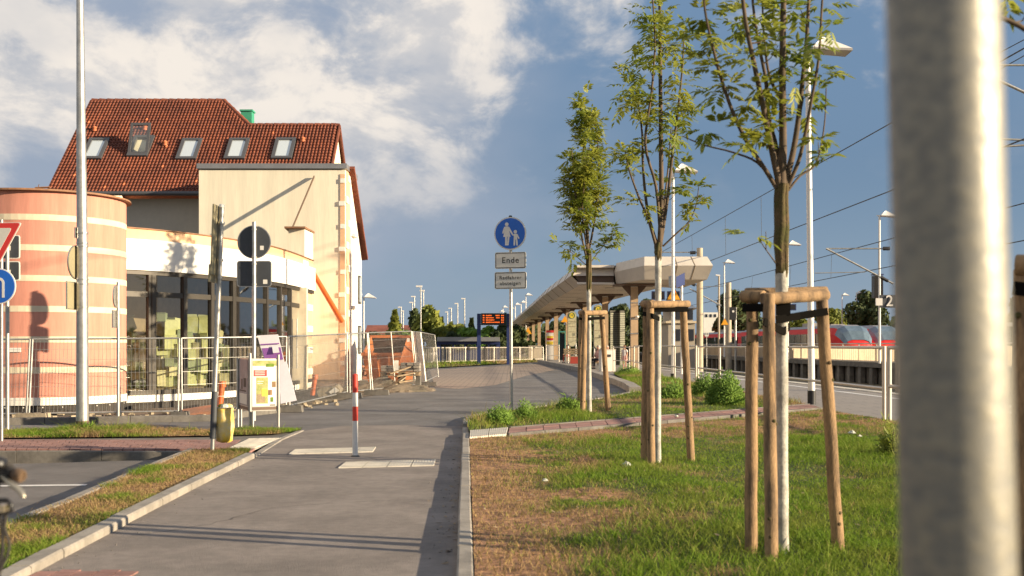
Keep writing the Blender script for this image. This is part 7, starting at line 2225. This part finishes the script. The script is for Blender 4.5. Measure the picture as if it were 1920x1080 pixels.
# ---- people waiting
def person(label, loc, rot, h, pose, top_m, low_m, hair_m, skirt=False, long_hair=False):
    r_ = thing('person', label, 'person', loc)
    s_ = h / 1.72
    mt = Matrix.Rotation(rot, 3, 'Z')
    V = []; Ed = []; Rd = []
    def v(p, r0, parent=None):
        V.append(Vector(p)); Rd.append(r0)
        if parent is not None: Ed.append((parent, len(V) - 1))
        return len(V) - 1
    sit = pose == 'sit'
    hz = .50 if sit else .92
    pel = v((0, 0, hz), .125)
    sp = v((0, .0, hz + .22), .11, pel); chx = v((0, -.01, hz + .42), .13, sp); nk_ = v((0, -.01, hz + .56), .05, chx)
    hd = v((0, -.03, hz + .64), .085, nk_); h2 = v((0, -.035, hz + .72), .095, hd); v((0, -.02, hz + .79), .06, h2)
    for sd_ in (-1, 1):
        shd = v((sd_ * .17, 0, hz + .48), .055, chx)
        if sit:
            elb = v((sd_ * .22, -.06, hz + .22), .04, shd); wr = v((sd_ * .16, -.28, hz + .12), .027, elb); hnd = v((sd_ * .14, -.36, hz + .11), .030, wr); fd = Vector((0, -1, -.1))
        else:
            elb = v((sd_ * .23, .02, hz + .21), .04, shd); wr = v((sd_ * .24, -.05, hz - .03), .027, elb); hnd = v((sd_ * .235, -.07, hz - .11), .030, wr); fd = Vector((0, -.15, -1))
        for k_ in range(4):
            f0 = v(V[hnd] + Vector((0, (k_ - 1.5) * .018, 0)) * (0 if sit else 1) + Vector(((k_ - 1.5) * .018 if sit else 0, 0, 0)) + fd * .05, .009, hnd)
            v(V[f0] + fd * (.04 + .008 * (k_ in (1, 2))) + Vector((-sd_ * .012, 0, 0)), .007, f0)
        v(V[hnd] + Vector((-sd_ * .035, -.02, -.02)), .010, hnd)
        hip = v((sd_ * .09, 0, hz - .05), .085, pel)
        if sit:
            kn = v((sd_ * .10, -.42, hz), .058, hip); an = v((sd_ * .10, -.44, .08), .036, kn)
        else:
            kn = v((sd_ * .10, -.02, .48), .056, hip); an = v((sd_ * .10, .02, .08), .036, kn)
        v(V[an] + Vector((0, -.13, -.045)), .034, an)
    me = bpy.data.meshes.new('body'); me.from_pydata([mt @ (p * s_) for p in V], Ed, []); me.materials.append(M['skin'])
    o = bpy.data.objects.new('body', me); link(o); o.parent = r_; OFF[o.name] = OFF[r_.name]
    md = o.modifiers.new('skin', 'SKIN')
    for i, sv in enumerate(me.skin_vertices[0].data):
        sv.radius = (Rd[i] * s_, Rd[i] * s_); sv.use_root = (i == 0)
    o.modifiers.new('sub', 'SUBSURF').levels = 1
    o.modifiers['sub'].render_levels = 1
    base = Vector(loc)
    W = lambda p: base + mt @ (Vector(p) * s_)
    mb = MB(); mb.tube([W((0, 0, hz - .06)), W((0, 0, hz + .1)), W((0, 0, hz + .25)), W((0, -.01, hz + .42)), W((0, -.01, hz + .52))], [x * s_ for x in (.165, .15, .145, .175, .09)], 14)
    for sd_ in (-1, 1):
        mb.tube([W((sd_ * .13, 0, hz + .47)), W((sd_ * .20, 0, hz + .42)), W((sd_ * .215, -.01, hz + .33))], [x * s_ for x in (.075, .07, .06)], 10)
    obj('top', mb, top_m, r_)
    mb = MB()
    if skirt:
        mb.tube([W((0, 0, hz + .08)), W((0, 0, hz - .1)), W((0, 0, hz - .32))], [x * s_ for x in (.155, .19, .23)], 16)
    for sd_ in (-1, 1):
        if sit:
            mb.tube([W((sd_ * .08, .05, hz)), W((sd_ * .1, -.42, hz + .005)), W((sd_ * .1, -.44, .14))], [x * s_ for x in (.11, .075, .055)], 10)
        elif not skirt:
            mb.tube([W((sd_ * .08, 0, hz)), W((sd_ * .1, -.02, .5)), W((sd_ * .1, .02, .08))], [x * s_ for x in (.11, .075, .06)], 10)
    obj('skirt' if skirt else 'trousers', mb, low_m, r_)
    mb = MB(); hc = W((0, -.01, hz + .745))
    prof_ = [(.03, -.16 if long_hair else -.04), (.10, -.10 if long_hair else -.02), (.108, .0), (.09, .06), (.04, .095), (.005, .10)]
    mb.lathe(hc + mt @ Vector((0, .02 * s_, 0)), [(a_ * s_, b_ * s_) for a_, b_ in prof_], 14, cap=False); obj('hair', mb, hair_m, r_)
    mb = MB(); mb.lathe(W((0, -.135, hz + .70)), [(.004 * s_, .02 * s_), (.014 * s_, -.01 * s_), (.004 * s_, -.018 * s_)], 6)
    for sd_ in (-1, 1): mb.disc(W((sd_ * .035, -.122, hz + .735)), mt @ Vector((0, 1, 0)), .010 * s_, .008, 8)
    mb.box(W((0, -.120, hz + .655)), (.04 * s_, .01, .008 * s_), rot); obj('face', mb, 'cloth_pink', r_)
    mb = MB()
    for sd_ in (-1, 1):
        f = (sd_ * .10, -.05, .03) if not sit else (sd_ * .10, -.50, .03)
        mb.box(W(f), (.09 * s_, .26 * s_, .07 * s_), rot)
    obj('shoes', mb, 'cloth_black', r_)
    return r_
p = G(1171, 694); person('girl in white top and pink skirt standing by the first canopy column', (p.x, p.y, .02), R(-40), 1.28, 'stand', 'cloth_white', 'cloth_pink', 'hair_brown', True, True)
p = G(1149, 690); person('fair person in pink top seated behind the litter bin', (p.x - .3, p.y + .3, .02), R(20), 1.65, 'sit', 'cloth_pink', 'cloth_black', 'hair_grey')
p = G(1122, 692); person('person with bare arms and black trousers sitting beside the bin', (p.x, p.y, .02), R(-50), 1.68, 'sit', 'cloth_pink', 'cloth_black', 'hair_grey', False, True)
p = G(1064, 680.5); person('person in black jacket bending on the bench beneath the timetable board', (p.x, p.y, .02), R(-30), 1.72, 'sit', 'cloth_black', 'cloth_red', 'cloth_black')
# bench seats under the seated persons near the bin
for x_, y_, lab in ((1149, 690, 'low grey seat behind the litter bin'), (1122, 692, 'low grey seat left of the litter bin')):
    p = G(x_, y_); t_ = thing('seat_block', lab, 'seat', p, 'grey seats under the canopy')
    off_ = Vector((-.3, .3, 0)) if x_ == 1149 else Vector((0, 0, 0))
    mb = MB(); mb.box(p + off_ + Vector((0, .12, .36)), (.6, .5, .08)); obj('seat_top', mb, 'wood_grey', t_)
    mb = MB(); mb.box(p + off_ + Vector((0, .15, .16)), (.12, .3, .32)); obj('leg', mb, 'galv', t_)
bag = thing('shopping_bag', 'red and white bag standing at the feet of the person on the bench', 'bag', G(1076, 682))
p = G(1076, 682); mb = MB(); mb.prism([p + Vector((-.3, -.5, 0)), p + Vector((.3, -.5, 0)), p + Vector((.26, -.5, .5)), p + Vector((-.26, -.5, .5))], (0, .25, 0)); obj('bag_body', mb, 'cloth_red', bag)
mb = MB(); mb.tube([p + Vector((-.15, -.4, .5)), p + Vector((0, -.4, .68)), p + Vector((.15, -.4, .5))], .015, 6); obj('handle', mb, 'cloth_white', bag)

# ================================================================== FAR BACKGROUND
def far_tree(name, label, x_, Y_, y_top, hw, material, z0=0, shape='round', n=1500, cat='tree', group=None, leaf=.28):
    X_ = A(x_, 0, Y_).x; h = zt(y_top, Y_) - z0; w = hw * Y_ / F
    t_ = thing(name, label, cat, (X_, Y_, z0), group)
    mb = MB(); mb.tube([(X_, Y_, z0), (X_ + .05, Y_, z0 + h * .5), (X_, Y_, z0 + h * .85)], [max(.1, h * .025), h * .015, .03], 8); obj('trunk', mb, 'bark', t_)
    mb = MB()
    lobes = []
    nl = 16 if shape != 'cone' else 1
    for i in range(nl):
        a_ = random.uniform(0, 2 * math.pi); zf = random.uniform(.2, .85)
        prof_w = math.sin(math.pi * min(1, (zf * .9 + .12))) ** .7
        rr = w * prof_w * random.uniform(.2, .75)
        lobes.append((X_ + math.cos(a_) * rr, Y_ + math.sin(a_) * rr, z0 + h * zf, w * random.uniform(.28, .5), h * random.uniform(.12, .2)))
    if shape != 'cone':
        lobes.append((X_, Y_, z0 + h * .88, w * .33, h * .12))
    for i in range(n):
        if shape == 'cone':
            zf = random.random() ** .8; a_ = random.uniform(0, 2 * math.pi); rr = w * (1.02 - zf) * random.random() ** .5 * (1 + .25 * math.sin(zf * 40))
            c_ = Vector((X_ + math.cos(a_) * rr, Y_ + math.sin(a_) * rr, z0 + h * (.08 + .92 * zf)))
            d = Vector((math.cos(a_), math.sin(a_), -.3))
        else:
            l_ = random.choice(lobes)
            d = Vector((random.gauss(0, 1), random.gauss(0, 1), random.gauss(0, 1))).normalized()
            q = random.random() ** .33
            c_ = Vector((l_[0] + d.x * l_[3] * q, l_[1] + d.y * l_[3] * q, l_[2] + d.z * l_[4] * q))
        s_ = leaf * random.uniform(.6, 1.5)
        e_ = (d + Vector((random.gauss(0, .6), random.gauss(0, .6), random.gauss(0, .6)))).normalized(); f_ = e_.orthogonal().normalized(); g_ = e_.cross(f_)
        mb.add([c_ - f_ * s_, c_ + g_ * s_ * .6, c_ + f_ * s_, c_ - g_ * s_ * .6], [(0, 1, 2, 3)])
    stuff(obj('crown', mb, material, t_))
    return t_
far_tree('tree', 'yellow green pyramid tree above the skip', 740, 120, 583, 26, 'leaf_yellow', 0, 'cone', 2600)
far_tree('tree', 'tall yellow green tree behind the thick road lamp', 802, 105, 572, 34, 'leaf_yellow', 0, 'round', 4200)
far_tree('tree', 'dark upright tree left of the tall yellow green tree', 778, 130, 578, 14, 'leaf_dark', 0, 'round', 1400)
far_tree('tree', 'pointed dark conifer above the hedge', 828, 150, 596, 9, 'leaf_dark', 0, 'cone', 900)
far_tree('tree', 'round yellowish bush tree above the shelter roof', 846, 120, 606, 26, 'leaf_yellow', 0, 'round', 2000)
far_tree('tree', 'dark conifer beside the departure display', 884, 140, 598, 14, 'leaf_dark', 0, 'cone', 1400)
far_tree('tree', 'broad dark tree at the far end of the canopy', 985, 210, 598, 30, 'leaf_dark', 0, 'round', 1800)
hx_ = [(700, 628, 22, 'leaf_dark', 'low dark bush beside the house gable'), (760, 625, 26, 'leaf_bush', 'green bush between the two bright trees'), (724, 634, 24, 'leaf_bush', 'green bush below the yellow green pyramid tree'), (846, 628, 26, 'leaf_dark', 'dark bush behind the bus shelter roof'), (880, 620, 26, 'leaf_bush', 'green bush over the shelter roof'), (915, 616, 24, 'leaf_bush', 'green bush behind the departure display'), (945, 612, 26, 'leaf_dark', 'dark bush right of the departure display'), (968, 614, 22, 'leaf_dark', 'dark bush behind the pedestrian sign post'), (862, 612, 20, 'leaf_yellow', 'yellowish bush left of the dark conifer by the display')]
for i, (x_, y_, hw, m_, lab) in enumerate(hx_):
    far_tree('bush', lab, x_, 112 + (i % 3) * 8, y_ - 4, hw * 1.45, m_, 0, 'round', 2600, 'bush')
# right-hand side trees beyond the railcars
far_tree('tree', 'dark broad tree behind the signal house and short mast', 1375, 150, 545, 46, 'leaf_dark', -1, 'round', 8400, leaf=.27)
far_tree('tree', 'dark tree at the right of the broad tree before the large trunk', 1415, 165, 575, 30, 'leaf_dark', -1, 'round', 4400, leaf=.27)
far_tree('tree', 'lower dark tree left of the signal house', 1212, 150, 560, 36, 'leaf_dark', -1, 'round', 5200, leaf=.27)
far_tree('tree', 'dark tree behind the louvre screen', 1165, 160, 570, 40, 'leaf_dark', -1, 'round', 4800, leaf=.27)
far_tree('tree', 'dark tree behind the timetable boards', 1105, 170, 585, 42, 'leaf_dark', -1, 'round', 4800, leaf=.27)
far_tree('tree', 'broad green tree above the leading railcar', 1630, 150, 548, 52, 'leaf_dark', -1, 'round', 9200, leaf=.27)
far_tree('tree', 'yellowish tree left of the broad green tree over the railcars', 1560, 170, 578, 40, 'leaf_yellow', -1, 'round', 5200, leaf=.27)
far_tree('tree', 'low green tree behind the platform display', 1500, 180, 592, 34, 'leaf_yellow', -1, 'round', 4400, leaf=.27)
far_tree('tree', 'dark tree behind the steel pole', 1720, 160, 560, 50, 'leaf_dark', -1, 'round', 6000, leaf=.27)
far_tree('tree', 'dark tree in the gap beyond the steel pole', 1905, 150, 556, 36, 'leaf_dark', -1, 'round', 5200, leaf=.27)
far_tree('tree', 'dark tree under the canopy behind the ticket machine', 1045, 190, 600, 40, 'leaf_dark', -1, 'round', 4000, leaf=.27)
fh = thing('far_house', 'low house with dull red roof between the distant trees', 'house', A(735, 640, 190))
c_ = A(728, 640, 190); u = 190 / F
mb = MB(); mb.box((c_.x, 192, 1.5), (84 * u, 6, 3.0)); obj('wall', mb, 'grey_house', fh)
mb = MB(); zr0, zr1 = zt(622, 190), zt(609, 190); mb.prism([(c_.x - 44 * u, 188, zr0 - 1.2), (c_.x - 44 * u, 193, zr1), (c_.x - 44 * u, 198, zr0 - 1.2)], (88 * u, 0, 0)); obj('roof', mb, 'far_roof', fh)
for k_ in range(5):
    mb = MB(); mb.box((c_.x - 30 * u + k_ * 15 * u, 188.98, 1.6), (1.0, .06, 1.1)); obj('window', mb, 'train_glass', fh)
ph = thing('far_house', 'tiny pale house gable between bush and conifer', 'house', A(820, 640, 160)); c_ = A(820, 640, 160)
mb = MB(); mb.prism([(c_.x - .9, 160, 0), (c_.x + .9, 160, 0), (c_.x + .9, 160, zt(612, 160)), (c_.x, 160, zt(603, 160)), (c_.x - .9, 160, zt(612, 160))], (0, 4, 0)); obj('wall', mb, 'fascia', ph)
mb = MB(); mb.box((c_.x, 159.95, zt(622, 160)), (.5, .05, .6)); obj('window', mb, 'train_glass', ph)
ah = thing('far_house', 'pale apartment block far behind the concrete mast', 'building', A(1332, 640, 260)); c_ = A(1332, 590, 260)
mb = MB(); mb.box((c_.x, 262, 3.5), (3.4, 5, zt(586, 260) * 2 - 7)); obj('wall', mb, 'fascia', ah)
for k_ in range(3):
    mb = MB(); mb.box((c_.x - 1 + k_, 259.45, zt(592, 260)), (.5, .06, .7)); obj('window', mb, 'train_glass', ah)
ts = thing('platform_shelter', 'flat roofed platform shelter far beyond the steel pole', 'shelter', A(1903, 640, 110)); c_ = A(1905, 607, 110)
mb = MB(); mb.box((c_.x + 1, 111, zt(608, 110)), (5.2, 2.4, .35)); obj('roof', mb, 'coping', ts)
for s_ in (-1.2, 3):
    mb = MB(); mb.box((c_.x + s_, 111, zt(608, 110) / 2 - .3), (.2, .2, zt(608, 110) + .4)); obj('post', mb, 'navy', ts)
# far wooded skyline closing the view all round
mb = MB()
for i in range(15000):
    a_ = random.uniform(-math.pi, math.pi)
    dist = random.uniform(255, 330)
    x_, y_ = math.sin(a_) * dist, math.cos(a_) * dist
    hmax = 6.0 + 2.0 * math.sin(a_ * 23) + 1.5 * math.sin(a_ * 61 + 1)
    c_ = Vector((x_, y_, random.uniform(-1, hmax)))
    s_ = random.uniform(.7, 1.9)
    e_ = Vector((random.gauss(0, 1), random.gauss(0, 1), random.gauss(0, 1))).normalized(); f_ = e_.orthogonal().normalized(); g_ = e_.cross(f_)
    mb.add([c_ - f_ * s_, c_ + g_ * s_ * .7, c_ + f_ * s_, c_ - g_ * s_ * .7], [(0, 1, 2, 3)])
stuff(obj('woods', mb, 'leaf_dark'))
